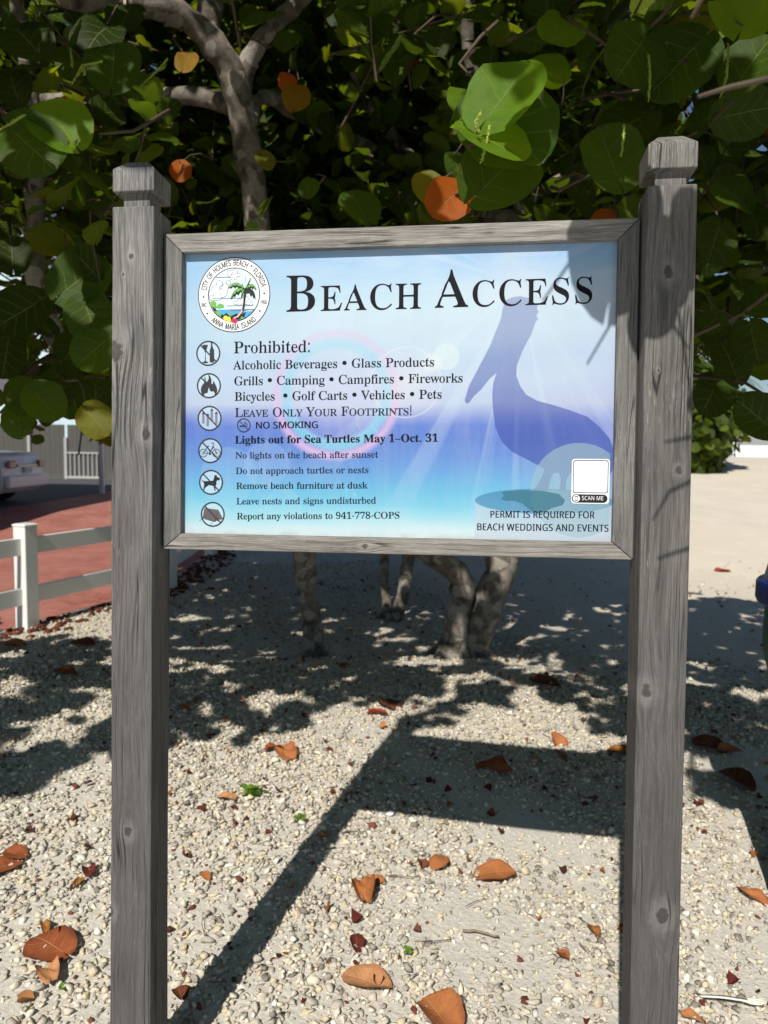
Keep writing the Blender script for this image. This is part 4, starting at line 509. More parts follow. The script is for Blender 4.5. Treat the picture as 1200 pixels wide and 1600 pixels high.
 'reg': {'!': '158;71,135 71,365 71,480 109,480 109,250 109,135|82,-9 72,-3 66,25 66,48 72,76 82,81 98,81 108,76 114,48 114,25 108,-3 98,-9', '-': '194;44,154 44,206 172,206 172,154', '.': '157;82,-9 72,-3 66,25 66,48 72,76 82,81 97,81 108,76 114,48 114,25 108,-3 97,-9', '1': '353;82,0 82,18 72,36 133,36 153,41 161,45 166,51 170,68 171,290 171,402 157,416 125,403 103,378 84,351 76,347 60,347 54,349 50,359 46,385 40,396 97,418 129,436 157,456 186,482 247,482 237,468 237,238 237,69 241,53 245,47 252,42 273,36 331,36 326,0', '3': '353;141,-6 103,0 76,11 57,26 44,44 36,64 32,86 34,105 39,113 55,123 72,126 71,89 75,74 85,62 99,52 117,46 137,42 172,41 198,45 222,54 240,69 252,91 257,121 256,157 251,174 242,189 229,202 211,213 189,221 165,225 107,227 112,269 165,270 187,275 205,284 220,296 230,311 237,327 241,346 241,385 234,413 227,424 217,434 204,440 188,444 154,444 127,437 117,430 105,413 99,391 97,358 111,341 77,345 65,349 57,356 46,374 41,401 43,418 50,434 60,448 74,461 92,472 127,482 156,485 188,485 230,479 253,470 273,458 289,442 301,423 308,401 311,377 309,355 303,335 294,317 282,301 268,287 252,275 233,264 212,256 244,249 269,238 290,222 309,201 317,188 323,174 328,138 324,101 312,70 295,44 275,25 252,10 225,1 195,-5', '4': '353;138,0 138,18 128,36 155,36 179,40 201,50 207,58 211,70 212,125 26,125 21,166 28,190 143,383 162,407 185,431 201,455 209,480 286,480 276,465 276,240 276,183 287,169 356,169 346,154 346,140 356,125 276,125 277,70 280,58 287,50 309,40 340,36 340,0|52,169 202,169 212,184 212,303 216,399 198,416 128,294', '7': '353;120,0 210,210 294,406 110,406 93,404 80,398 73,387 69,355 70,338 30,338 33,367 47,423 49,451 44,480 266,480 336,480 336,447 327,420 323,394 316,368 226,158 170,26 162,0', '8': '353;159,-6 137,-2 118,3 101,11 75,31 54,57 42,88 37,122 39,143 44,162 52,178 77,206 111,231 136,242 115,255 85,281 65,311 58,327 54,345 54,380 61,409 75,437 97,459 110,469 125,476 144,482 192,486 222,484 245,478 267,468 284,453 298,435 309,415 315,393 317,369 316,350 311,333 304,318 282,293 249,271 229,260 259,245 282,230 299,215 313,199 324,183 332,166 337,147 338,127 335,97 327,71 314,48 295,29 275,13 249,2 219,-5|204,283 238,298 249,307 261,328 266,354 266,380 263,398 256,415 244,430 226,441 201,447 169,446 153,442 139,435 129,426 122,414 114,388 114,356 118,341 124,329 133,318 160,300|187,32 208,33 227,37 243,45 257,55 267,68 274,82 278,98 279,116 277,131 273,146 265,159 254,170 220,192 163,216 129,199 117,189 102,166 95,137 95,101 99,84 106,69 116,56 130,45 146,38 166,33', '9': '353;135,-6 108,0 89,10 75,25 53,60 47,76 48,89 55,99 75,107 83,80 94,56 104,47 119,41 137,37 159,36 191,41 219,57 240,84 254,122 264,186 266,230 227,221 210,205 192,192 170,186 156,185 131,187 110,194 92,205 75,220 61,240 50,264 43,292 41,324 45,369 51,390 69,426 93,454 122,475 138,481 157,485 177,486 198,485 218,480 235,473 251,463 267,449 281,433 295,413 311,376 319,348 325,315 328,279 328,233 322,182 311,133 294,91 272,54 244,25 213,5 195,-2 175,-5|182,233 213,236 238,245 256,260 268,278 266,318 262,352 256,380 248,403 236,420 222,432 203,439 182,441 162,439 144,434 130,425 120,413 113,397 105,354 104,328 108,286 122,257 145,239', ':': '157;82,279 72,284 66,312 66,336 72,364 82,369 97,369 108,364 114,336 114,312 108,284 97,279|82,-9 72,-3 66,25 66,48 72,76 82,81 97,81 108,76 114,48 114,25 108,-3 97,-9', 'A': '414;8,0 8,19 26,25 32,30 60,101 85,140 90,153 93,179 133,283 149,309 169,336 191,388 199,440 206,466 224,465 232,439 235,413 241,387 329,178 374,74 395,34 403,27 426,18 426,0 246,0 239,18 263,20 282,25 294,34 300,46 290,81 274,115 263,132 103,132 79,71 72,48 72,35 80,26 97,20 111,18 111,0|113,161 259,161 199,306 177,319', 'B': '420;33,0 26,17 55,22 77,32 84,40 89,51 92,82 92,311 90,394 86,412 78,425 61,433 32,439 32,455 254,453 285,450 311,444 340,429 361,409 374,383 379,351 376,325 368,302 354,283 335,268 312,256 270,247 319,237 348,223 370,206 387,185 398,160 401,132 398,102 390,76 375,54 357,35 335,19 308,9 275,2|165,252 217,253 241,257 261,263 278,272 289,285 296,301 300,321 301,367 298,385 293,400 285,412 273,422 257,428 238,433 202,433 180,429 173,425 166,412|247,26 268,30 285,38 299,49 308,63 313,81 318,128 316,154 312,176 304,194 292,208 274,218 253,225 227,230 165,231 166,55 170,39 176,33 195,26 208,25', 'C': '446;241,-10 213,-6 186,2 161,13 138,28 118,46 98,68 81,92 66,118 55,147 48,178 44,211 44,245 48,278 55,308 67,337 81,364 99,387 118,408 139,427 163,442 188,453 215,461 243,464 281,464 384,435 398,437 408,443 415,452 419,465 437,465 431,437 425,423 423,408 423,394 432,365 436,337 437,308 420,308 386,387 369,407 347,423 322,434 294,441 265,443 220,437 183,419 157,389 140,347 129,276 128,211 130,180 142,114 161,74 190,46 230,29 278,24 300,25 322,29 343,35 361,45 396,71 428,106 447,89 420,58 387,33 355,14 325,0 292,-8', 'D': '473;37,0 30,17 56,21 77,30 84,36 88,46 91,75 91,303 90,392 88,407 83,418 75,426 52,435 24,439 32,455 258,454 291,449 321,441 347,429 369,414 389,396 408,375 423,351 435,325 444,295 449,263 451,228 444,158 424,101 392,57 351,25 297,6 241,1|259,27 291,37 316,53 336,75 346,93 360,139 365,181 367,245 360,308 353,342 335,382 308,410 269,428 224,433 195,431 175,423 170,417 165,398 165,171 165,59 170,40 175,34 194,27 208,25', 'E': '419;31,0 23,17 53,20 77,30 84,37 89,48 92,78 92,311 92,369 89,405 84,417 77,425 53,435 25,439 33,455 243,455 382,455 384,425 398,365 399,320 383,320 378,349 370,373 360,392 346,406 327,417 301,424 268,429 231,430 194,428 178,424 169,417 166,388 166,246 219,247 238,252 253,259 263,269 277,300 288,345 304,345 303,288 291,246 289,232 292,218 301,189 304,161 304,118 287,118 282,154 273,181 263,201 256,208 235,217 204,222 166,222 166,56 168,47 172,40 179,35 201,29 230,28 279,30 321,39 339,45 354,53 365,63 384,89 411,143 430,143 416,86 402,57 392,29 392,0 172,0', 'F': '382;32,0 26,17 55,23 77,34 84,42 89,53 92,84 92,317 92,375 88,405 83,416 76,423 53,433 24,439 31,455 239,455 377,455 379,425 387,395 393,365 394,320 377,320 369,357 357,385 343,406 332,414 299,425 255,430 187,428 173,424 169,421 165,398 165,247 215,249 234,253 249,260 260,270 274,301 284,347 302,347 301,289 289,247 287,232 290,218 299,190 302,161 302,118 285,118 275,168 268,187 260,200 250,211 234,218 215,222 165,224 166,59 171,43 182,31 201,24 240,17 240,0', 'G': '485;252,-9 220,-5 192,2 165,13 141,28 120,45 100,66 83,90 68,117 57,146 49,178 45,211 45,246 49,279 57,309 68,338 83,364 100,388 119,409 140,427 163,442 188,453 214,461 242,464 282,464 320,455 384,436 398,438 406,443 419,465 437,465 423,408 424,394 432,365 437,336 437,308 420,308 391,379 382,393 371,406 341,426 305,439 267,443 222,437 185,419 159,389 142,347 131,277 129,211 135,149 144,110 153,87 163,67 184,44 210,26 239,16 275,13 315,16 330,21 342,27 351,35 356,45 360,71 360,128 356,154 351,163 342,170 317,179 284,182 292,198 483,198 491,182 464,179 442,171 436,164 432,155 429,128 429,71 432,29 408,17 352,0 297,-9', 'H': '501;32,0 25,17 54,22 77,32 84,39 89,50 92,81 92,308 91,394 88,406 84,416 77,424 54,434 26,439 33,455 225,455 232,439 195,432 179,425 170,415 166,400 165,293 167,265 171,251 353,251 359,279 357,397 354,415 346,425 330,432 292,439 299,455 490,455 497,439 468,434 446,424 439,417 435,407 432,379 432,152 433,65 439,41 446,33 468,22 497,17 490,0 299,0 292,17 320,21 343,31 351,38 356,49 359,81 359,207 349,221 175,221 165,207 166,64 168,50 172,39 179,32 203,22 232,17 225,0', 'I': '238;30,0 24,17 51,23 75,32 83,39 89,49 92,75 92,302 92,387 89,412 84,421 76,427 53,435 22,439 30,455 227,455 235,439 207,435 183,427 174,421 169,412 166,387 166,162 166,77 170,44 179,34 196,26 235,17 229,0', 'L': '404;32,0 25,17 54,22 77,32 84,39 89,50 92,81 92,308 91,394 88,407 84,417 77,425 54,434 26,439 33,455 233,455 233,439 200,434 182,427 171,416 166,401 165,181 168,47 176,37 193,31 233,28 282,31 323,40 340,47 354,56 365,67 382,95 409,154 427,154 417,98 393,42 390,28 391,0 173,0', 'M': '611;31,0 24,17 51,22 61,26 68,32 74,50 75,281 77,368 89,402 90,409 84,421 70,429 24,439 32,455 175,455 179,429 267,221 294,155 317,142 405,351 418,377 439,403 455,429 459,455 600,455 607,439 580,433 558,423 551,416 546,405 543,378 543,144 544,61 548,43 556,31 572,23 600,17 600,0 413,0 406,17 443,25 458,32 467,44 470,61 472,284 472,385 459,399 449,386 360,173 344,146 323,120 310,93 301,66 293,13 288,0 270,0 262,26 259,52 254,78 166,285 128,376 105,389 105,164 108,37 112,30 120,24 145,18 160,17 152,0', 'N': '471;403,-11 387,11 364,55 223,230 133,339 107,350 107,121 107,62 110,38 112,31 119,26 141,19 157,17 150,0 35,0 35,17 62,23 72,30 75,57 76,276 78,332 87,360 93,388 51,433 33,439 35,455 148,455 158,433 302,257 365,180 391,169 390,399 386,425 377,431 341,439 348,455 463,455 470,439 442,434 433,430 427,425 423,407 422,205 416,176 407,147 405,90 406,61 422,-11', 'O': '503;238,-10 197,-1 159,17 126,43 96,75 72,113 54,156 46,203 46,252 54,299 72,342 96,380 126,413 160,438 199,456 242,465 288,465 329,456 367,439 400,414 429,382 454,344 471,301 480,253 480,203 471,156 454,113 429,75 399,43 365,17 326,-1 284,-10|264,12 308,18 343,36 368,66 384,108 394,178 396,245 391,307 382,346 374,369 365,389 345,412 321,430 293,440 261,443 217,437 181,419 157,389 141,347 130,277 129,211 134,149 142,109 150,87 160,67 180,43 204,26 232,16', 'P': '395;32,0 25,17 54,22 77,32 84,39 89,50 92,81 92,308 91,394 88,406 84,416 77,424 54,434 26,439 33,455 252,454 283,452 308,447 327,440 352,422 373,398 387,367 392,332 389,305 382,280 369,259 352,240 332,225 308,214 278,208 165,206 165,81 168,50 172,39 179,32 203,22 232,17 225,0|177,230 227,231 252,235 271,243 287,253 297,266 304,283 308,304 308,354 305,375 299,392 291,406 278,417 261,425 241,430 204,431 182,427 170,419 165,407 165,244', 'R': '450;32,0 25,17 54,22 77,32 84,39 89,50 92,81 92,308 91,394 88,406 84,416 77,424 54,434 26,439 33,455 248,455 275,452 321,442 340,435 355,426 374,409 388,388 397,363 400,334 397,308 389,285 376,265 358,248 336,234 298,224 415,50 438,26 456,19 475,17 463,17 463,0 348,0 340,24 279,118 215,212 168,212 165,198 165,81 168,50 172,39 179,32 203,22 232,17 225,0|177,234 231,235 257,240 278,248 295,258 307,272 315,290 319,311 321,336 316,378 299,407 268,425 226,431 196,429 175,422 170,417 165,398 165,249', 'S': '368;43,-11 53,3 57,31 58,45 44,102 43,158 62,158 88,70 100,50 118,34 141,24 167,17 196,15 218,16 238,20 255,27 269,36 280,47 288,60 293,74 295,89 292,110 281,129 263,146 161,198 126,221 108,236 93,253 82,270 73,289 68,309 67,352 71,387 77,403 86,417 110,440 139,457 168,465 185,466 242,457 298,445 307,446 313,450 318,457 320,466 339,466 329,451 326,422 327,407 336,378 339,348 339,319 322,319 311,354 298,385 284,410 273,420 245,436 211,444 175,443 159,440 144,434 133,426 123,417 110,394 106,368 108,356 113,346 132,328 161,311 217,285 277,253 302,233 320,211 333,188 340,162 342,133 338,93 324,58 314,43 301,29 271,8 235,-6 192,-10 162,-8 103,9 81,12 69,7 61,-11', 'T': '401;109,0 101,17 131,21 156,31 164,39 169,50 173,81 173,306 173,433 119,431 94,426 74,416 59,403 48,387 39,367 33,344 29,318 11,318 13,379 22,409 27,440 28,455 239,455 393,455 396,425 405,394 410,363 410,317 394,317 387,352 376,382 363,404 342,420 309,430 246,433 246,208 247,63 250,49 254,38 262,30 287,21 319,17 311,0', 'U': '470;234,-12 208,-10 175,-2 150,10 130,29 113,52 100,81 93,115 90,364 89,394 87,406 83,416 76,424 53,434 25,439 32,455 223,455 231,439 193,432 177,425 168,415 164,379 164,154 165,112 169,88 177,68 188,51 203,39 223,29 247,24 274,22 313,26 342,37 363,56 379,83 389,117 392,159 392,393 389,416 386,423 379,429 355,437 338,439 345,455 457,455 463,439 439,432 431,427 426,421 422,378 421,148 418,118 412,92 403,69 389,49 373,32 344,13 318,-2 286,-10', 'V': '405;212,-13 204,13 195,66 106,276 61,381 38,420 20,432 -2,439 3,455 194,455 193,438 167,435 146,428 140,423 136,417 135,410 144,378 236,156 259,143 343,364 358,417 359,423 356,428 341,435 316,438 316,455 425,455 426,438 406,432 400,427 321,225 301,172 285,145 265,119 244,66 237,14 230,-13', 'Y': '403;118,0 111,17 140,22 163,32 170,39 174,50 178,81 178,179 63,387 46,414 27,429 13,435 -1,438 4,455 190,455 190,438 164,435 148,429 140,421 139,416 147,392 225,238 248,226 340,378 354,408 354,421 344,430 327,436 312,438 312,455 422,455 422,436 404,430 398,424 375,379 299,254 278,229 253,203 251,81 254,50 258,39 265,32 289,22 318,17 311,0', 'a': '321;255,-10 238,-7 226,1 219,15 215,35 175,25 142,2 121,-6 96,-9 82,-7 71,-4 55,11 42,34 38,48 37,63 40,84 48,104 60,121 87,143 111,157 178,181 212,190 216,224 215,254 208,275 202,282 192,288 164,295 126,294 111,290 90,274 105,237 105,222 97,197 86,191 68,192 62,194 56,203 50,236 52,259 60,278 67,287 90,302 116,312 145,318 178,318 216,312 235,304 249,292 260,277 269,259 274,236 278,40 287,36 302,34 319,42 314,28 299,11 285,-1 271,-8|151,34 193,45 209,56 216,63 216,154 210,169 174,163 155,157 124,139 106,114 101,84 104,62 113,46 129,37', 'b': '338;44,-11 59,46 60,274 60,388 58,414 56,423 52,428 25,439 25,455 127,455 121,426 121,293 146,279 164,296 183,308 202,316 222,318 236,317 249,313 271,299 291,276 309,245 321,208 325,166 320,118 314,96 295,56 271,25 243,3 227,-4 211,-9 193,-10 174,-8 154,-1 134,11 112,28 90,18 53,-11|185,14 206,16 224,23 238,34 248,49 254,70 260,110 262,174 259,213 254,234 248,251 238,264 224,273 206,278 174,279 151,274 133,264 124,250 121,242 123,69 129,45 142,28 161,18', 'c': '271;156,-10 140,-9 125,-5 99,11 75,35 55,68 41,106 36,150 38,174 42,196 56,237 77,271 91,285 123,307 139,313 156,318 175,319 195,318 212,314 225,307 237,298 247,287 254,275 259,261 260,236 255,210 245,205 238,204 223,207 216,216 212,230 214,271 210,282 202,290 187,295 168,297 137,290 115,269 99,235 96,203 96,170 101,123 109,97 121,76 136,60 155,48 178,41 202,38 221,40 239,47 255,57 271,72 282,60 248,30 216,8 188,-6', 'd': '348;138,-10 125,-9 113,-5 91,10 70,35 52,66 40,104 36,147 41,196 53,237 72,272 95,297 118,313 131,317 145,318 164,316 181,309 198,297 215,280 240,295 239,411 237,419 233,425 216,434 193,438 193,455 308,455 302,427 302,202 302,64 305,46 309,41 336,28 337,10 275,2 223,-10 240,6 240,23 214,39 198,18 180,2 160,-7|178,29 200,36 224,48 232,56 240,76 240,242 234,257 220,270 198,278 171,281 152,279 135,273 123,263 114,250 108,232 101,184 101,124 107,76 113,58 122,45 134,36 150,30', 'e': '278;153,-10 137,-9 123,-5 98,10 74,35 54,69 41,109 36,157 41,201 54,240 74,273 99,298 126,313 141,317 156,318 181,316 202,309 221,297 237,280 250,259 259,234 264,206 266,173 278,166 100,166 106,112 122,73 154,50 197,42 219,45 237,53 254,67 270,86 285,73 261,47 216,11 197,-1 176,-8|110,192 218,192 217,235 209,266 196,286 186,292 174,296 158,297 133,291 114,274 102,244 99,203', 'f': '191;32,0 27,16 57,24 65,31 67,35 69,262 61,277 25,277 33,293 25,310 61,310 69,325 71,378 77,400 87,419 99,436 113,448 130,457 150,463 174,465 191,464 205,460 218,454 238,436 244,425 247,413 244,373 241,362 232,356 216,356 205,361 202,383 206,433 198,441 179,443 153,440 143,436 137,430 132,413 131,326 141,310 197,310 186,293 197,277 142,277 131,263 131,65 133,40 137,32 144,26 165,18 191,16 182,0', 'g': '305;131,-140 94,-136 74,-130 59,-122 36,-100 29,-88 25,-75 27,-59 35,-46 52,-35 86,-26 65,-14 51,-1 43,14 41,30 44,54 52,74 59,83 70,92 85,101 119,110 81,128 59,150 44,179 39,212 44,242 56,268 75,289 97,305 124,315 157,318 193,315 230,304 300,304 301,268 251,268 261,253 269,237 273,221 274,189 266,163 251,140 234,123 212,110 187,104 133,103 118,99 104,89 93,78 90,71 91,61 101,55 117,50 199,48 238,44 263,35 280,22 291,3 303,-37 304,-60 298,-80 285,-98 265,-113 240,-125 214,-133 183,-139|157,124 174,126 189,130 200,136 207,146 214,173 216,211 214,249 207,276 200,285 189,292 174,296 157,297 140,296 126,292 115,285 107,276 100,249 97,211 100,173 107,146 115,136 126,130 140,126|208,-113 241,-104 260,-88 268,-66 268,-51 264,-45 247,-38 221,-35 93,-34 80,-42 71,-52 65,-62 63,-73 64,-81 67,-89 74,-97 85,-103 117,-113 137,-115', 'h': '358;35,0 34,17 53,22 60,26 68,37 69,256 68,417 61,429 36,440 36,455 136,455 131,426 131,281 141,267 173,278 181,289 200,305 220,315 243,318 273,312 293,292 308,258 313,197 315,38 322,26 346,16 346,0 219,0 219,16 230,19 242,26 250,38 252,158 251,241 245,258 239,264 218,270 203,271 183,269 163,262 146,251 131,235 132,38 139,26 163,16 163,0', 'i': '176;91,363 85,366 71,393 67,412 71,432 85,460 101,463 117,460 130,432 134,412 130,393 116,366 110,363|35,0 34,17 60,26 68,37 69,252 68,272 62,285 37,293 38,310 137,310 131,282 131,56 133,38 139,26 163,16 163,0', 'k': '336;34,0 34,17 60,26 68,38 69,255 68,417 62,429 37,439 38,455 136,455 131,427 131,183 138,169 172,178 198,218 235,256 252,278 252,285 244,290 212,293 223,293 223,310 328,310 334,293 317,291 301,284 287,274 243,229 219,209 226,186 238,162 321,46 338,26 359,16 359,0 228,0 228,16 245,20 253,25 256,32 249,49 188,135 162,147 131,134 131,46 135,31 139,26 163,16 163,0', 'l': '177;35,0 34,17 60,26 68,37 69,255 68,417 62,429 37,439 37,455 137,455 131,427 131,198 133,38 139,26 163,16 163,0', 'm': '532;35,0 34,17 53,22 60,26 68,37 69,253 68,271 61,284 36,294 36,310 129,310 129,280 139,265 172,276 180,288 198,305 217,315 239,318 262,315 282,304 296,286 306,261 347,274 374,304 395,315 416,318 447,312 467,292 481,258 487,197 488,38 495,26 519,16 519,0 394,0 394,17 412,22 418,26 425,38 426,230 423,250 420,258 414,264 392,270 380,271 362,269 344,263 325,252 309,237 307,116 309,38 315,26 339,16 339,0 216,0 216,17 234,22 240,26 247,38 248,230 245,250 242,258 236,264 215,270 200,271 180,269 160,262 143,251 130,235 131,38 137,27 160,16 160,0', 'n': '358;35,0 34,17 53,22 60,26 68,37 69,253 68,271 61,284 36,294 36,310 136,310 131,282 141,267 173,278 181,290 200,306 220,315 242,318 273,312 293,292 308,258 313,197 315,38 322,26 346,16 346,0 219,0 219,16 230,19 242,26 250,38 252,158 251,241 245,258 239,264 218,270 203,271 183,269 163,262 146,251 131,235 132,38 139,26 163,16 163,0', 'o': '314;169,-10 150,-9 133,-5 117,2 88,23 64,53 46,89 37,131 37,177 46,219 64,256 87,286 101,297 116,306 132,313 149,317 168,318 187,317 204,313 220,307 235,298 249,286 271,257 289,221 295,200 300,154 295,108 281,69 261,36 248,22 219,2 204,-5 187,-9|169,11 186,13 202,18 214,27 228,47 233,68 236,125 236,194 233,227 229,253 222,271 213,283 201,292 186,297 169,299 151,297 135,292 123,283 114,271 107,253 102,211 100,140 103,82 106,56 113,39 123,27 135,18 151,13', 'p': '349;34,-139 34,-124 30,-123 46,-120 59,-114 66,-106 69,-49 69,185 68,269 62,283 36,295 26,310 126,310 126,278 134,263 161,275 170,287 189,305 209,315 232,319 245,318 258,314 279,298 300,274 318,241 329,203 333,160 329,113 317,72 299,38 277,12 255,-5 242,-9 228,-10 208,-7 190,1 173,14 156,32 131,17 131,-43 135,-99 142,-110 157,-118 188,-123 180,-139|197,28 217,30 234,36 247,46 256,59 262,77 269,125 269,183 263,230 258,248 250,261 237,270 220,276 202,278 183,275 165,267 147,254 133,235 131,69 142,51 157,38 176,31', 'r': '265;35,0 34,17 60,26 68,37 69,252 68,273 65,280 61,285 37,293 38,310 139,310 129,296 129,266 146,252 172,267 191,292 208,309 224,317 245,317 253,315 262,304 269,287 272,266 268,234 263,225 248,222 234,224 231,227 216,254 200,259 180,259 157,250 147,241 139,231 133,207 132,56 135,37 139,30 155,22 188,16 180,0', 's': '266;139,-9 92,6 76,9 67,8 60,4 51,-9 36,-9 44,6 43,34 37,63 36,105 53,105 65,68 81,39 91,28 105,21 121,16 154,16 178,21 193,33 201,49 204,58 203,72 197,84 186,95 118,130 91,148 71,169 58,193 53,220 53,241 56,259 64,276 75,291 89,303 105,312 121,317 141,319 203,306 218,306 227,313 230,319 235,319 236,287 242,254 244,222 228,222 215,254 201,277 191,285 180,291 166,295 137,296 116,290 103,280 95,267 92,252 95,238 106,227 180,189 207,172 225,151 236,127 242,95 242,72 238,51 230,33 217,18 202,6 187,-3 170,-8', 't': '206;124,-9 108,-8 96,-4 87,2 75,22 66,52 65,279 37,279 37,300 81,346 129,424 144,424 142,395 128,339 127,324 138,310 196,310 194,294 196,279 138,279 127,265 128,72 130,57 138,46 155,41 179,42 189,49 198,60 206,75 219,66 193,33 169,9 149,-5', 'u': '352;113,-8 100,-3 89,5 73,32 68,51 64,72 62,259 59,276 55,282 39,291 28,294 28,310 125,310 125,74 127,58 135,46 153,38 176,36 196,37 215,43 231,53 245,66 245,260 241,277 236,283 206,294 206,310 317,310 307,296 307,70 309,51 311,44 316,39 343,30 344,12 312,9 228,-10 245,7 245,24 241,40 204,29 185,11 166,-3 144,-9', 'v': '284;142,-10 134,17 126,71 61,234 38,281 14,293 14,310 147,310 147,294 124,290 116,284 112,276 163,135 185,122 242,272 241,282 237,289 228,293 214,294 220,310 288,310 293,295 282,289 260,243 216,137 196,110 180,83 172,57 164,3 160,-10', 'w': '412;122,-10 115,16 108,68 39,252 22,284 5,292 6,293 6,310 121,310 125,293 102,287 98,280 99,266 144,141 166,127 191,181 211,208 228,235 217,266 204,288 181,294 185,295 185,310 306,310 311,293 289,288 282,283 279,276 281,262 315,154 336,141 382,256 387,280 386,289 364,295 373,310 428,310 428,295 432,294 424,289 385,191 372,164 352,137 336,111 325,84 319,57 316,30 304,-10 289,-10 282,18 278,73 244,183 223,197 199,142 178,114 162,86 153,59 144,4 140,-10', 'y': '278;42,-139 35,-137 24,-125 14,-107 10,-84 16,-53 21,-43 36,-40 50,-42 56,-49 57,-87 59,-92 73,-98 91,-97 106,-85 129,-44 141,-5 133,49 114,103 70,210 41,275 30,287 16,292 0,293 12,293 12,310 145,310 151,293 119,287 112,280 113,267 163,133 185,119 236,260 239,279 236,289 211,293 219,310 283,310 283,293 286,293 277,286 218,136 199,109 184,82 176,56 170,2 162,-24 145,-65 135,-82 124,-96 85,-131 73,-138 64,-140', '–': '330;25,140 305,140 305,178 25,178', '•': '298;265,250 257,290 234,324 200,347 160,355 120,347 86,324 63,290 55,250 63,210 86,176 120,153 160,145 200,153 234,176 257,210'},
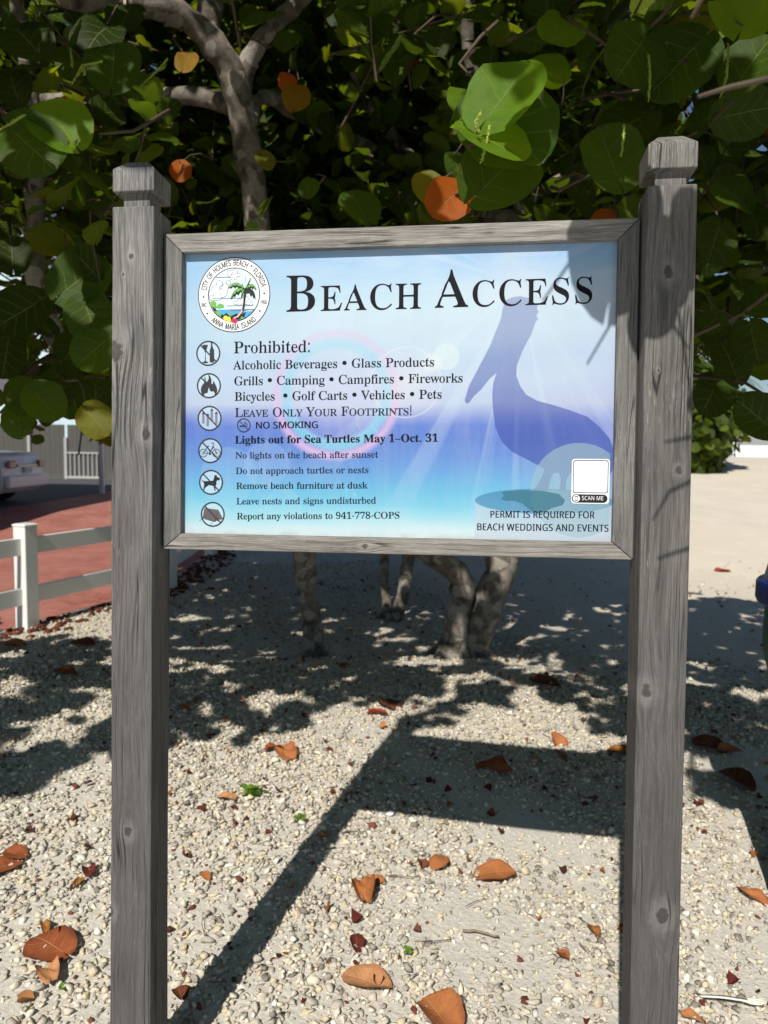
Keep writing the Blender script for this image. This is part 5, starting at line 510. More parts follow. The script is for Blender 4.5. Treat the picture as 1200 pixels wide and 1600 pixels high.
 'sans': {'.': '179;81,-9 67,-3 55,8 49,25 49,48 55,65 67,76 81,81 98,81 113,76 125,65 131,48 131,25 125,8 113,-3 98,-9', '0': '384;191,-7 153,-3 121,10 93,30 72,59 60,82 50,108 43,137 34,203 34,278 42,344 49,373 58,399 69,422 83,441 99,458 118,470 140,480 164,485 191,487 229,483 262,471 289,450 312,422 324,399 334,373 341,344 350,278 350,203 342,137 335,108 326,82 314,59 300,39 284,23 265,10 243,1 219,-5|191,44 216,47 237,56 255,71 268,92 278,120 286,154 290,194 291,240 290,286 286,326 278,360 268,388 255,409 237,424 216,433 191,437 166,433 145,424 128,409 115,388 105,360 98,326 93,286 92,240 93,194 98,154 105,120 115,93 128,71 145,56 166,47', '1': '384;181,0 181,335 183,418 91,339 60,379 189,480 238,480 238,0', '5': '384;148,-6 114,-3 81,4 42,19 42,75 69,62 101,52 135,46 167,44 192,45 215,50 235,58 253,69 267,83 277,101 283,122 285,147 284,169 278,189 269,205 257,219 240,230 219,238 194,243 165,244 122,241 83,234 54,253 72,480 312,480 312,426 122,426 111,287 142,291 185,294 220,292 251,285 279,273 302,257 321,237 335,213 343,185 346,153 343,118 334,87 319,59 299,36 273,17 242,4 207,-4', '9': '384;129,-7 98,-5 69,0 69,50 96,44 128,42 171,46 205,57 233,75 254,99 269,128 280,161 286,197 289,235 285,235 267,214 243,196 228,189 192,180 171,179 142,182 115,189 92,201 72,217 55,238 43,263 36,292 34,324 38,371 44,392 53,411 63,428 76,443 90,456 106,467 124,475 143,481 187,486 209,485 230,480 250,473 269,463 287,450 302,434 316,415 328,393 337,368 344,340 348,309 349,249 344,198 335,149 318,103 307,82 294,63 279,46 261,31 240,17 217,7 191,-1 161,-5|200,226 227,233 251,246 269,262 282,282 289,303 289,328 283,357 272,384 254,408 232,426 218,432 187,437 167,435 149,430 133,421 119,409 107,393 99,374 94,351 92,325 93,303 98,284 105,267 115,252 127,241 143,232 162,227', 'A': '429;0,0 187,482 242,482 428,0 366,0 308,148 118,148 61,0|138,202 290,202 230,367 214,419 193,347', 'B': '436;65,0 65,480 244,478 281,473 312,465 338,453 358,437 373,417 381,391 384,361 383,340 378,322 371,305 361,290 348,278 332,268 314,260 293,255 293,251 322,244 348,234 369,218 386,197 397,170 400,136 397,106 389,79 375,55 356,36 331,20 303,9 270,2 234,0|126,275 243,277 266,280 285,286 299,295 309,306 316,320 320,336 322,354 320,372 315,388 306,401 294,411 278,418 258,424 205,428 126,428|126,51 252,53 276,57 296,65 311,76 322,89 330,105 334,122 336,141 334,159 329,175 321,189 310,202 294,212 274,219 248,224 126,225', 'C': '424;261,-7 226,-5 194,1 165,10 139,24 116,40 96,60 79,83 65,109 55,139 47,170 42,204 41,240 43,276 48,309 56,340 67,368 82,395 100,418 121,438 146,455 173,469 203,478 236,484 271,486 308,484 342,479 374,470 404,458 379,407 316,429 271,433 234,430 202,420 173,404 149,381 130,353 116,320 108,282 105,240 107,197 115,160 128,127 146,98 169,76 198,59 231,50 270,46 330,52 385,65 385,13 329,-2', 'D': '490;65,0 65,480 213,480 248,478 281,473 311,464 338,453 363,438 385,419 404,398 420,374 433,346 442,315 447,282 449,244 447,206 442,170 433,138 420,109 403,84 383,61 360,43 333,27 304,15 272,7 237,2 199,0|126,52 191,52 250,57 299,73 337,99 364,136 380,184 385,242 383,287 374,326 359,358 338,383 312,403 281,417 245,425 204,428 126,428', 'E': '373;65,0 65,480 333,480 333,426 126,426 126,277 321,277 321,224 126,224 126,53 333,53 333,0', 'F': '348;65,0 65,480 333,480 333,426 126,426 126,257 320,257 320,203 126,203 126,0', 'G': '488;235,-5 202,1 172,10 145,23 121,40 100,59 82,82 67,108 56,137 48,169 43,203 41,240 43,276 48,310 58,341 71,370 87,396 107,419 129,439 155,456 185,469 217,479 252,484 309,486 347,482 383,475 433,458 410,406 352,425 320,431 286,433 245,430 210,420 178,404 152,381 131,353 116,320 107,282 104,240 109,186 114,161 123,139 133,118 146,100 162,84 181,70 202,59 226,52 254,47 285,46 338,49 379,57 379,199 273,199 273,253 439,253 439,18 400,7 361,-1 318,-5', 'H': '497;65,0 65,480 126,480 126,277 371,277 371,480 432,480 432,0 371,0 371,224 126,224 126,0', 'I': '227;27,0 27,35 83,48 83,431 27,445 27,480 200,480 200,445 144,431 144,48 200,35 200,0', 'K': '415;65,0 65,480 126,480 126,243 208,334 338,480 408,480 218,271 416,0 345,0 175,229 126,186 126,0', 'L': '351;65,0 65,480 126,480 126,54 335,54 335,0', 'M': '609;65,0 65,480 154,480 302,87 305,87 455,480 544,480 544,0 484,0 484,295 489,420 486,420 326,0 277,0 119,420 116,420 120,364 121,291 121,0', 'N': '510;65,0 65,480 135,480 391,83 394,83 389,209 389,480 445,480 445,0 375,0 118,398 116,398 121,268 121,0', 'O': '524;263,-7 227,-5 194,1 165,11 139,24 116,41 96,61 79,84 65,111 55,140 47,171 42,205 41,241 42,277 47,310 55,341 65,370 79,396 96,419 116,439 139,456 165,470 195,479 227,485 263,487 298,485 329,479 358,470 384,456 407,440 427,420 444,397 458,370 469,341 477,310 482,277 484,240 482,204 477,171 469,139 458,110 444,84 427,61 407,41 384,24 358,11 329,1 297,-5|263,46 301,49 333,59 361,75 382,98 399,126 410,159 417,198 420,240 417,283 410,321 399,354 382,382 361,405 334,421 301,431 263,434 225,431 193,421 165,405 143,382 126,354 114,321 107,283 105,240 107,198 114,159 126,126 143,98 165,75 192,59 225,49', 'P': '406;65,0 65,480 192,480 236,477 273,470 304,459 329,443 348,422 361,398 369,370 372,338 368,300 354,264 344,248 330,233 314,220 294,208 272,199 245,192 215,188 126,187 126,0|126,238 206,240 234,244 257,251 276,261 291,274 301,290 308,311 310,336 308,357 302,376 293,392 280,405 263,415 242,422 216,426 126,428', 'Q': '524;372,-114 279,-6 227,-5 194,1 165,11 139,24 116,41 96,61 79,84 65,111 55,140 47,171 42,205 41,241 42,277 47,310 55,341 65,370 79,396 96,419 116,439 139,456 165,470 195,479 227,485 263,487 298,485 329,479 358,470 384,456 407,440 427,420 444,397 458,370 469,341 477,310 482,277 483,212 475,159 459,112 448,91 429,62 405,38 376,20 344,5 459,-114|263,46 301,49 333,59 361,75 382,98 399,126 410,159 417,198 420,240 417,283 410,321 399,354 382,382 361,405 334,421 301,431 263,434 225,431 193,421 165,405 143,382 126,354 114,321 107,283 105,240 107,198 114,159 126,126 143,98 165,75 192,59 225,49', 'R': '417;65,0 65,480 197,480 239,477 275,471 305,460 329,446 348,426 361,403 369,375 372,343 369,308 358,279 342,256 322,239 300,225 276,215 408,0 337,0 221,198 126,198 126,0|126,249 225,251 248,255 267,262 283,272 294,285 303,301 308,319 310,340 308,362 303,381 294,396 281,407 265,416 245,422 222,426 126,427', 'S': '368;146,-6 109,-3 75,3 34,16 34,74 94,54 131,48 169,46 194,47 216,51 234,57 249,66 261,78 270,91 275,106 276,134 271,154 261,170 243,185 232,192 135,233 110,246 89,261 72,276 58,294 48,314 42,338 40,364 42,382 45,400 51,415 60,429 83,454 114,471 151,483 193,486 231,484 266,479 297,470 326,459 307,408 238,429 208,433 171,432 153,428 137,422 124,414 114,404 107,392 103,378 102,352 107,332 117,315 134,301 144,294 262,242 291,224 314,203 329,178 336,146 337,128 334,98 326,72 311,48 291,29 266,13 236,2 203,-4', 'T': '373;156,0 156,426 7,426 7,480 366,480 366,426 217,426 217,0', 'U': '490;243,-7 201,-4 164,5 133,21 107,42 87,68 72,98 63,133 60,171 60,480 121,480 121,169 123,141 129,117 138,96 152,78 170,64 191,54 217,48 246,46 277,48 303,54 324,65 341,80 354,99 363,120 368,143 370,169 370,480 430,480 430,169 429,145 425,122 418,100 410,80 398,61 384,44 368,29 348,16 326,6 301,-1 274,-5', 'V': '402;171,0 0,480 63,480 171,172 189,117 201,67 214,117 232,173 339,480 403,480 232,0', 'W': '624;135,0 8,480 71,480 146,187 160,127 169,73 179,130 194,190 279,480 341,480 429,188 445,127 455,73 465,127 479,187 553,480 616,480 488,0 427,0 334,314 310,409 303,372 287,312 196,0', 'Y': '380;160,0 160,183 0,480 66,480 190,244 315,480 380,480 220,186 220,0'},
 'title': {'A': '436;4,0 4,18 16,21 31,30 60,101 88,153 92,179 133,283 165,336 188,388 195,414 199,440 206,466 224,465 232,439 237,413 245,387 333,178 378,74 399,34 407,27 430,18 429,0 242,0 237,18 260,20 279,25 291,34 296,46 286,81 261,132 103,132 79,71 72,48 73,35 81,26 98,20 115,18 115,0|113,161 255,161 195,306 177,319', 'B': '442;29,0 24,17 52,22 74,32 80,40 87,65 88,297 87,382 85,404 79,419 67,429 49,435 29,438 28,455 255,453 312,444 343,429 364,409 378,383 383,351 380,325 372,302 357,283 338,268 314,256 274,247 321,237 351,223 374,206 391,185 402,160 405,132 402,102 394,76 379,54 360,35 337,19 309,9 276,2|169,252 216,253 239,257 259,263 274,272 285,285 292,301 296,321 297,367 294,385 289,400 281,412 270,422 255,428 237,433 203,433 182,429 176,425 170,412|245,26 266,30 282,38 295,49 304,63 309,81 314,128 312,154 308,176 300,194 288,208 272,218 251,225 226,230 169,231 170,55 174,39 179,33 197,26 209,25', 'C': '468;241,-10 212,-6 184,2 159,13 135,28 114,46 94,68 77,92 62,118 51,147 44,178 40,211 40,245 44,278 51,308 63,337 77,364 95,387 115,408 136,427 160,442 186,453 214,461 243,464 281,464 318,455 385,435 398,437 408,443 415,452 419,465 437,465 425,408 425,394 436,337 437,308 420,308 385,387 367,407 344,423 320,434 293,441 265,443 222,437 187,419 161,389 144,347 133,276 132,211 134,180 146,114 165,74 193,46 232,29 278,24 300,25 322,29 342,35 361,45 396,71 428,106 447,89 420,58 387,33 357,14 326,0 293,-8', 'E': '441;21,17 51,20 73,30 80,37 85,48 88,78 88,311 88,369 85,405 80,417 73,425 51,435 23,439 30,455 257,455 386,455 387,425 398,365 399,320 383,320 378,349 370,373 360,392 345,406 326,417 300,424 268,429 231,430 196,428 181,424 173,417 170,388 170,246 218,247 237,252 252,259 263,269 277,300 288,345 304,345 303,288 293,232 304,175 304,118 287,118 282,154 273,181 263,201 256,208 234,217 204,222 170,222 170,56 176,40 182,35 202,29 230,28 278,30 319,39 352,53 365,63 384,89 411,143 430,143 416,86 404,57 395,29 394,0 172,0 28,0', 'H': '523;23,17 52,22 74,32 80,39 85,50 88,81 88,308 87,394 84,406 80,416 73,424 52,434 24,439 30,455 228,455 234,439 197,432 182,425 174,415 170,400 169,293 171,265 173,251 350,251 355,279 353,397 350,415 342,425 327,432 290,439 296,455 493,455 499,439 471,434 449,424 443,417 437,394 436,166 436,81 439,52 443,41 450,33 471,22 499,17 493,0 296,0 289,17 318,21 340,31 347,38 352,49 355,81 355,207 347,221 177,221 169,207 170,64 172,50 176,39 183,32 205,22 234,17 228,0 30,0', 'S': '390;43,-11 51,3 54,31 53,59 47,88 43,116 43,158 62,158 88,70 102,50 120,34 142,24 168,17 196,15 218,16 237,20 254,27 268,36 279,47 286,60 290,74 292,89 288,110 277,129 259,146 158,198 123,221 104,236 89,253 78,270 69,289 64,309 64,352 71,387 77,403 86,417 109,440 137,457 167,465 185,466 243,457 298,445 307,446 313,450 318,457 320,466 339,466 332,451 328,422 329,407 336,378 339,348 339,319 322,319 311,354 298,385 283,410 271,420 242,436 211,444 175,443 159,440 145,434 133,426 123,417 111,394 108,380 108,368 111,356 117,346 136,328 164,311 220,285 280,253 305,233 324,211 337,188 344,162 346,133 345,112 341,93 335,75 315,43 289,18 256,0 215,-9 161,-8 102,9 81,12 69,7 61,-11'}}
_cache = {}
def glyph(font, ch):
    k = (font, ch)
    if k not in _cache:
        a, o = GLYPHS[font][ch].split(';')
        _cache[k] = (int(a) / 1000, [[tuple(int(v) / 1000 for v in q.split(',')) for q in c.split()] for c in o.split('|')] if o else [])
    return _cache[k]
def fill2d(contours):
    """fill closed contours (with holes) and return (vertices2d, faces)"""
    cu = bpy.data.curves.new('tmp', 'CURVE'); cu.dimensions = '2D'; cu.fill_mode = 'BOTH'
    for c in contours:
        sp = cu.splines.new('POLY'); sp.points.add(len(c) - 1); sp.use_cyclic_u = True
        for i, q in enumerate(c): sp.points[i].co = (q[0] * 1000, q[1] * 1000, 0, 1)
    o = bpy.data.objects.new('tmp', cu); COL.objects.link(o)
    dg = bpy.context.evaluated_depsgraph_get()
    e = o.evaluated_get(dg); me = e.to_mesh()
    vs = [(v.co.x / 1000, v.co.y / 1000) for v in me.vertices]; fs = [tuple(p.vertices) for p in me.polygons]
    e.to_mesh_clear(); bpy.data.objects.remove(o); bpy.data.curves.remove(cu)
    return vs, fs
def layout(runs):
    """runs: list of (font, text, scale); returns contours at unit size and the total width"""
    x, out = 0., []
    for font, s, k, track in runs:
        for ch in s:
            if ch == ' ': x += .19 * k; continue
            adv, cs = glyph(font, ch)
            out += [[(x + px * k, py * k) for px, py in c] for c in cs]
            x += (adv + track) * k
    return out, x
def text(m, runs, p0, p1, size, mi=0, y=PY - .0004, weight=0.):
    """set a line of lettering whose baseline runs from p0 to p1; size is the em height, the width is fitted"""
    cs, wd = layout(runs)
    L = math.hypot(p1[0] - p0[0], p1[1] - p0[1]); ux, uz = (p1[0] - p0[0]) / L, (p1[1] - p0[1]) / L
    sx = L / wd
    cs = [[(p0[0] + px * sx * ux - py * size * uz, p0[1] + px * sx * uz + py * size * ux) for px, py in c] for c in cs]
    vs, fs = fill2d(cs)
    for k, dx in enumerate((0, -weight, weight) if weight else (0,)):   # heavier faces print a hair wider
        m.add([(a + dx, y - k * .00004, b) for a, b in vs], fs, mi)
INK = plain('black_ink', lin(20, 20, 27), .6, .12, .05)
INK2 = plain('grey_ink', lin(34, 36, 58), .6, .12, .05)
def lettering(runs, p0, p1, size, mat=None, weight=.00028):
    m = MB(); p0 = (p0[0] / 1000, p0[1] / 1000); p1 = (p1[0] / 1000, p1[1] / 1000)
    text(m, runs, p0, p1, size, weight=weight)
    return m.build('lettering', mat or INK, panel, fix=False)
def sc(font, words, k=.77, tr=0.):
    """small capitals: first letter of each word full size"""
    r = []
    for i, w in enumerate(words.split()):
        r += [(font, w[0], 1., tr), (font, w[1:], k, tr)]
        if i < len(words.split()) - 1: r.append((font, ' ', 1., 0))
    return r
m = MB()
text(m, [('title', 'B', 1., .02), ('title', 'EACH', .69, .02)], (-.2262, .1678), (.0643, .169), 0.1637)
text(m, [('title', 'A', 1., .02), ('title', 'CCESS', .69, .02)], (.0864, .1699), (.4041, .1729), 0.1637)
m.build('title_lettering', INK, panel, fix=False)
rg_ = lambda s: [('reg', s, 1., 0.)]
lettering(rg_('Prohibited:'), (-335.8, 83.3), (-169.3, 84), 0.0534)
lettering(rg_('Alcoholic Beverages • Glass Products'), (-335.6, 49.4), (87.7, 52), 0.0400)
lettering(rg_('Grills • Camping • Campfires • Fireworks'), (-334.6, 16.2), (145.9, 19.2), 0.0400)
lettering(rg_('Bicycles  • Golf Carts • Vehicles • Pets'), (-333, -16.4), (104, -13.3), 0.0400)
lettering(sc('reg', 'LEAVE ONLY YOUR FOOTPRINTS') + [('reg', '!', 1., 0)], (-332.1, -50.3), (43.8, -46.8), 0.0418, INK2)
lettering([('sans', 'NO SMOKING', 1., 0)], (-286.7, -74.5), (-151.3, -73), 0.0288, None, .0005)
lettering([('bold', 'Lights out for Sea Turtles May 1–Oct. 31', 1., 0)], (-330.9, -106.2), (98.1, -100.6), 0.0352)
for s, p0, p1 in (('No lights on the beach after sunset', (-330, -137.7), (-25.5, -133.9)), ('Do not approach turtles or nests', (-329.1, -170.4), (-44.7, -165.7)),
                  ('Remove beach furniture at dusk', (-327.9, -202), (-47.4, -197.4)), ('Leave nests and signs undisturbed', (-327.2, -234.5), (-28.5, -228.4)),
                  ('Report any violations to 941-778-COPS', (-326, -266.1), (21, -258.3))):
    lettering(rg_(s), p0, p1, 0.0299, INK2 if s[0] != 'R' else INK)
lettering([('sans', 'PERMIT IS REQUIRED FOR', 1., .02)], (204.1, -253.3), (410.5, -251.4), 0.0285, None, .0004)
lettering([('sans', 'BEACH WEDDINGS AND EVENTS', 1., .02)], (178, -279.2), (438.2, -277.4), 0.0285, None, .0004)

# pelican on its piling: two translucent printed layers
PEL = [(257, 190), (241, 188), (227, 181), (222, 162), (220, 147), (199, 92), (173, 41), (158, 12), (150, -17), (153, -24), (159, -22), (169, -8), (183, 5), (199, 26), (213, 38), (207, 19), (205, 0), (206, -30), (212, -71), (226, -101), (247, -121), (279, -137), (311, -154), (306, -171), (296, -190), (285, -199), (318, -199), (323, -176), (327, -164), (339, -161), (343, -176), (340, -197), (353, -197), (354, -176), (360, -163), (379, -166), (409, -157), (438, -165), (444, -150), (443, -112), (436, -94), (416, -70), (392, -50), (360, -38), (329, -28), (293, -18), (272, -6), (260, 11), (252, 32), (253, 53), (264, 83), (280, 113), (288, 138), (293, 144), (289, 151), (294, 158), (290, 165), (292, 172), (286, 175), (276, 185)]
m = MB(); flat(m, [[(a / 1000, b / 1000) for a, b in PEL]], y=PY - .00015)
t = NT('pelican_tint'); t.base(lin(70, 92, 178), .5, .2)
t.put(t.bsdf.inputs['Alpha'], t.rng(t.xyz(t.coord())[2], -.09, .12, .5, .27))
m.build('pelican_print', t.m, panel, fix=False)
FEET = [(228, -201), (262, -197), (306, -198), (340, -204), (352, -216), (348, -226), (328, -232), (306, -243), (292, -243), (276, -231), (268, -224), (252, -219), (236, -219), (226, -216), (231, -209)]
m = MB(); flat(m, [[(a / 1000, b / 1000) for a, b in FEET]], y=PY - .00030)
m.build('pelican_feet_print', plain('feet_tint', lin(66, 122, 142), .5, .2, .03, 6, .62), panel, fix=False)
m = MB(); flat(m, [circ(.3096, -.2190, .136, 48, .0255)], y=PY - .00020)
m.build('piling_top_print', plain('piling_tint', lin(60, 120, 170), .5, .2, .03, 6, .36), panel, fix=False)
m = MB(); flat(m, [[(.1736 + .0005, -.219)] + [(.3096 + .136 * math.cos(a), -.219 + .0255 * math.sin(a)) for a in [math.pi + math.pi * k / 24 for k in range(1, 24)]] + [(.4445, -.219), (.4445, -.305), (.1741, -.305)]], y=PY - .00020)
m.build('piling_side_print', plain('piling_side_tint', lin(206, 214, 226), .5, .2, .03, 6, .42), panel, fix=False)
m = MB(); flat(m, [[p for p in circ(.378, -.196, .094, 64) if p[0] < .4435]], y=PY - .00025)
m.build('glow_disc_print', plain('disc_tint', lin(168, 200, 208), .5, .2, .03, 6, .36), panel, fix=False)

# --- prohibition pictograms (unit circle, then scaled)
PICT = plain('pictogram_ink', lin(48, 46, 52), .5, .3, .06)
PGREY = plain('rocket_grey', lin(118, 118, 134), .5, .3, .06)
PBLACK = plain('pictogram_black', lin(28, 27, 29), .5, .3, .06)
PTENT = plain('tent_grey', lin(92, 86, 88), .5, .3, .06)
PWHITE = plain('pale_backing', lin(206, 232, 244), .5, .3, .03, 6, .5)
def pict(cx, cz, r, shapes, lines_first=True, dim=True):
    """shapes: list of (polygons in unit space, material index)"""
    m = MB()
    cx, cz, r = cx / 1000, cz / 1000, r / 1000
    T = lambda p: [(cx + a * r, cz + b * r) for a, b in p]
    flat(m, [circ(cx, cz, r * .99)], 3, y=PY - .00015)
    for polys, mi in shapes: flat(m, [T(p) for p in polys], mi, y=PY - .0003)
    c45 = .68
    flat(m, [bar(cx - c45 * r, cz + c45 * r, cx + c45 * r, cz - c45 * r, r * .105)], 0, y=PY - .00045)
    ring(m, cx, cz, r * .89, r, 0, y=PY - .0006)
    return m.build('pictogram', [PICT, PGREY, PBLACK, PWHITE, PTENT], panel, fix=False)
glass = [[(-.5, .68), (-.04, .68), (-.06, .55), (-.2, .12), (-.22, -.02), (-.2, -.62), (.02, -.7), (-.02, -.76), (-.24, -.79), (-.46, -.76), (-.5, -.7), (-.28, -.62), (-.26, -.02), (-.29, .12), (-.45, .5)]]
bottle = [[(.2, .88), (.34, .88), (.34, .62), (.41, .38), (.48, .28), (.5, -.62), (.44, -.74), (.18, -.74), (.12, -.62), (.12, .28), (.18, .38), (.22, .62)]]
pict(-390.5, 84, 26.5, [(glass, 0), (bottle, 0)])
fl = [[(-.62, -.62), (-.68, -.3), (-.6, -.02), (-.42, .2), (-.36, .42), (-.38, .78), (-.28, .6), (-.26, .36), (-.16, .3), (-.02, .55), (-.04, .92), (.12, .72), (.22, .45), (.2, .18), (.3, .1), (.4, .42), (.5, .16), (.64, -.1), (.7, -.4), (.6, -.68), (.46, -.8), (.5, -.6), (.34, -.42), (.24, -.5), (.12, -.42), (.05, -.3), (.0, -.12), (-.06, -.32), (-.1, -.55), (-.24, -.62), (-.38, -.62), (-.36, -.8), (-.5, -.74)]]
pict(-388.7, 15.9, 26.5, [(fl, 0)])
rk = []
for x0, b, tp in ((-.52, -.42, .42), (-.15, -.62, .3), (.18, -.24, .68), (.56, -.48, .44)):
    rk.append(([[(x0 - .1, b), (x0 + .1, b), (x0 + .1, tp - .08), (x0 - .1, tp - .08)]], 1))
    rk.append(([[(x0 - .14, tp - .08), (x0 + .14, tp - .08), (x0, tp + .12)]], 0))
pict(-386.8, -53, 26.5, rk)
bk = []
for wx in (-.56, .52):
    n = 22
    for k in range(n):
        a0, a1 = 2 * math.pi * k / n, 2 * math.pi * (k + 1) / n
        bk.append(bar(wx + .32 * math.cos(a0), -.2 + .32 * math.sin(a0), wx + .32 * math.cos(a1), -.2 + .32 * math.sin(a1), .05))
    for k in range(4):
        a0 = math.pi * k / 4; bk.append(bar(wx - .3 * math.cos(a0), -.2 - .3 * math.sin(a0), wx + .3 * math.cos(a0), -.2 + .3 * math.sin(a0), .018))
bk += pline([(-.56, -.2), (-.22, .3), (-.02, -.2), (-.56, -.2)], .05) + pline([(-.02, -.2), (.24, .38), (.52, -.2)], .055) + pline([(.24, .38), (.28, .52), (.3, .58)], .05) + pline([(.08, .6), (.26, .62), (.32, .52)], .06) + pline([(-.36, .32), (-.1, .34)], .09) + pline([(.05, -.06), (.28, .3)], .04)
bk.append(circ(-.02, -.26, .1, 12))
pict(-385, -121.3, 26.5, [(bk, 0)])
dog = [[(-.82, .3), (-.72, .16), (-.56, .08), (-.1, .1), (.18, .14), (.24, .34), (.3, .62), (.36, .56), (.46, .6), (.48, .46), (.6, .4), (.76, .32), (.7, .18), (.52, .16), (.44, .06), (.46, -.12), (.38, -.3), (.36, -.5), (.4, -.66), (.3, -.66), (.26, -.5), (.22, -.32), (.06, -.26), (-.2, -.22), (-.38, -.36), (-.52, -.46), (-.54, -.64), (-.64, -.66), (-.62, -.4), (-.56, -.24), (-.6, -.04), (-.68, .04), (-.78, .18)]]
pict(-382.7, -188.4, 26.5, [(dog, 2)])
tent = [[(-.7, .5), (.46, .38), (.86, -.36), (.62, -.42), (.12, -.62), (-.86, -.34)]]
pict(-378.5, -256.3, 26.5, [(tent, 4), ([[(.46, .38), (.3, -.1), (.12, -.62), (.2, -.5), (.34, -.2)]] + pline([(-.92, -.4), (-1.12, -.55)], .03) + pline([(-.02, -.66), (-.2, -.86)], .03), 0)])
cig = [bar(-.62, -.12, .28, -.12, .2), bar(.34, -.12, .42, -.12, .2), bar(.48, -.12, .56, -.12, .2)] + pline([(.52, .06), (.52, .2), (.34, .28), (.1, .3), (.08, .46), (.3, .52)], .07) + pline([(.38, .06), (.3, .16), (.0, .18)], .06)
m = MB()
cx, cz, r = -.3117, -.0678, .0148
flat(m, [[(cx + a * r, cz + b * r) for a, b in p] for p in cig], 0, y=PY - .0003)
flat(m, [bar(cx - .68 * r, cz + .68 * r, cx + .68 * r, cz - .68 * r, r * .11)], 0, y=PY - .00045)
ring(m, cx, cz, r * .87, r, 0, y=PY - .0006, n=32)
m.build('pictogram', [PBLACK], panel, fix=False)

# --- permit card with its SCAN ME pill (the code itself is left blank)
def rrect(x0, x1, z0, z1, r, n=6):
    out = []
    for cx, cz, a in ((x1 - r, z1 - r, 0), (x0 + r, z1 - r, 1), (x0 + r, z0 + r, 2), (x1 - r, z0 + r, 3)):
        out += [(cx + r * math.cos(math.pi / 2 * (a + k / n)), cz + r * math.sin(math.pi / 2 * (a + k / n))) for k in range(n + 1)]
    return out
def frame_poly(m, o, i, mi, y):
    n = len(o)
    m.add([(a, y, b) for a, b in o] + [(a, y, b) for a, b in i], [(k, (k + 1) % n, n + (k + 1) % n, n + k) for k in range(n)], mi)
CARD_W = plain('white_sticker', lin(236, 238, 240), .4, .4, .02)
m = MB()
flat(m, [rrect(.3640, .4372, -.2225, -.1338, .006)], 0, y=PY - .0008)
frame_poly(m, rrect(.3665, .4348, -.2015, -.1362, .005), rrect(.3680, .4333, -.2000, -.1377, .004), 1, PY - .0011)
flat(m, [rrect(.3652, .4340, -.2206, -.2040, .0082)], 1, y=PY - .0011)
flat(m, [circ(.3740, -.2123, .0068, 20)], 0, y=PY - .0014)
frame_poly(m, rrect(.3712, .3768, -.2170, -.2076, .001), rrect(.3720, .3760, -.2155, -.2092, .0006), 1, PY - .0017)
text(m, [('sans', 'SCAN ME', 1., .02)], (.3840, -.2155), (.4268, -.2152), 0.0167, 0, PY - .0014)
m.build('permit_card', [CARD_W, PBLACK], panel, fix=False)

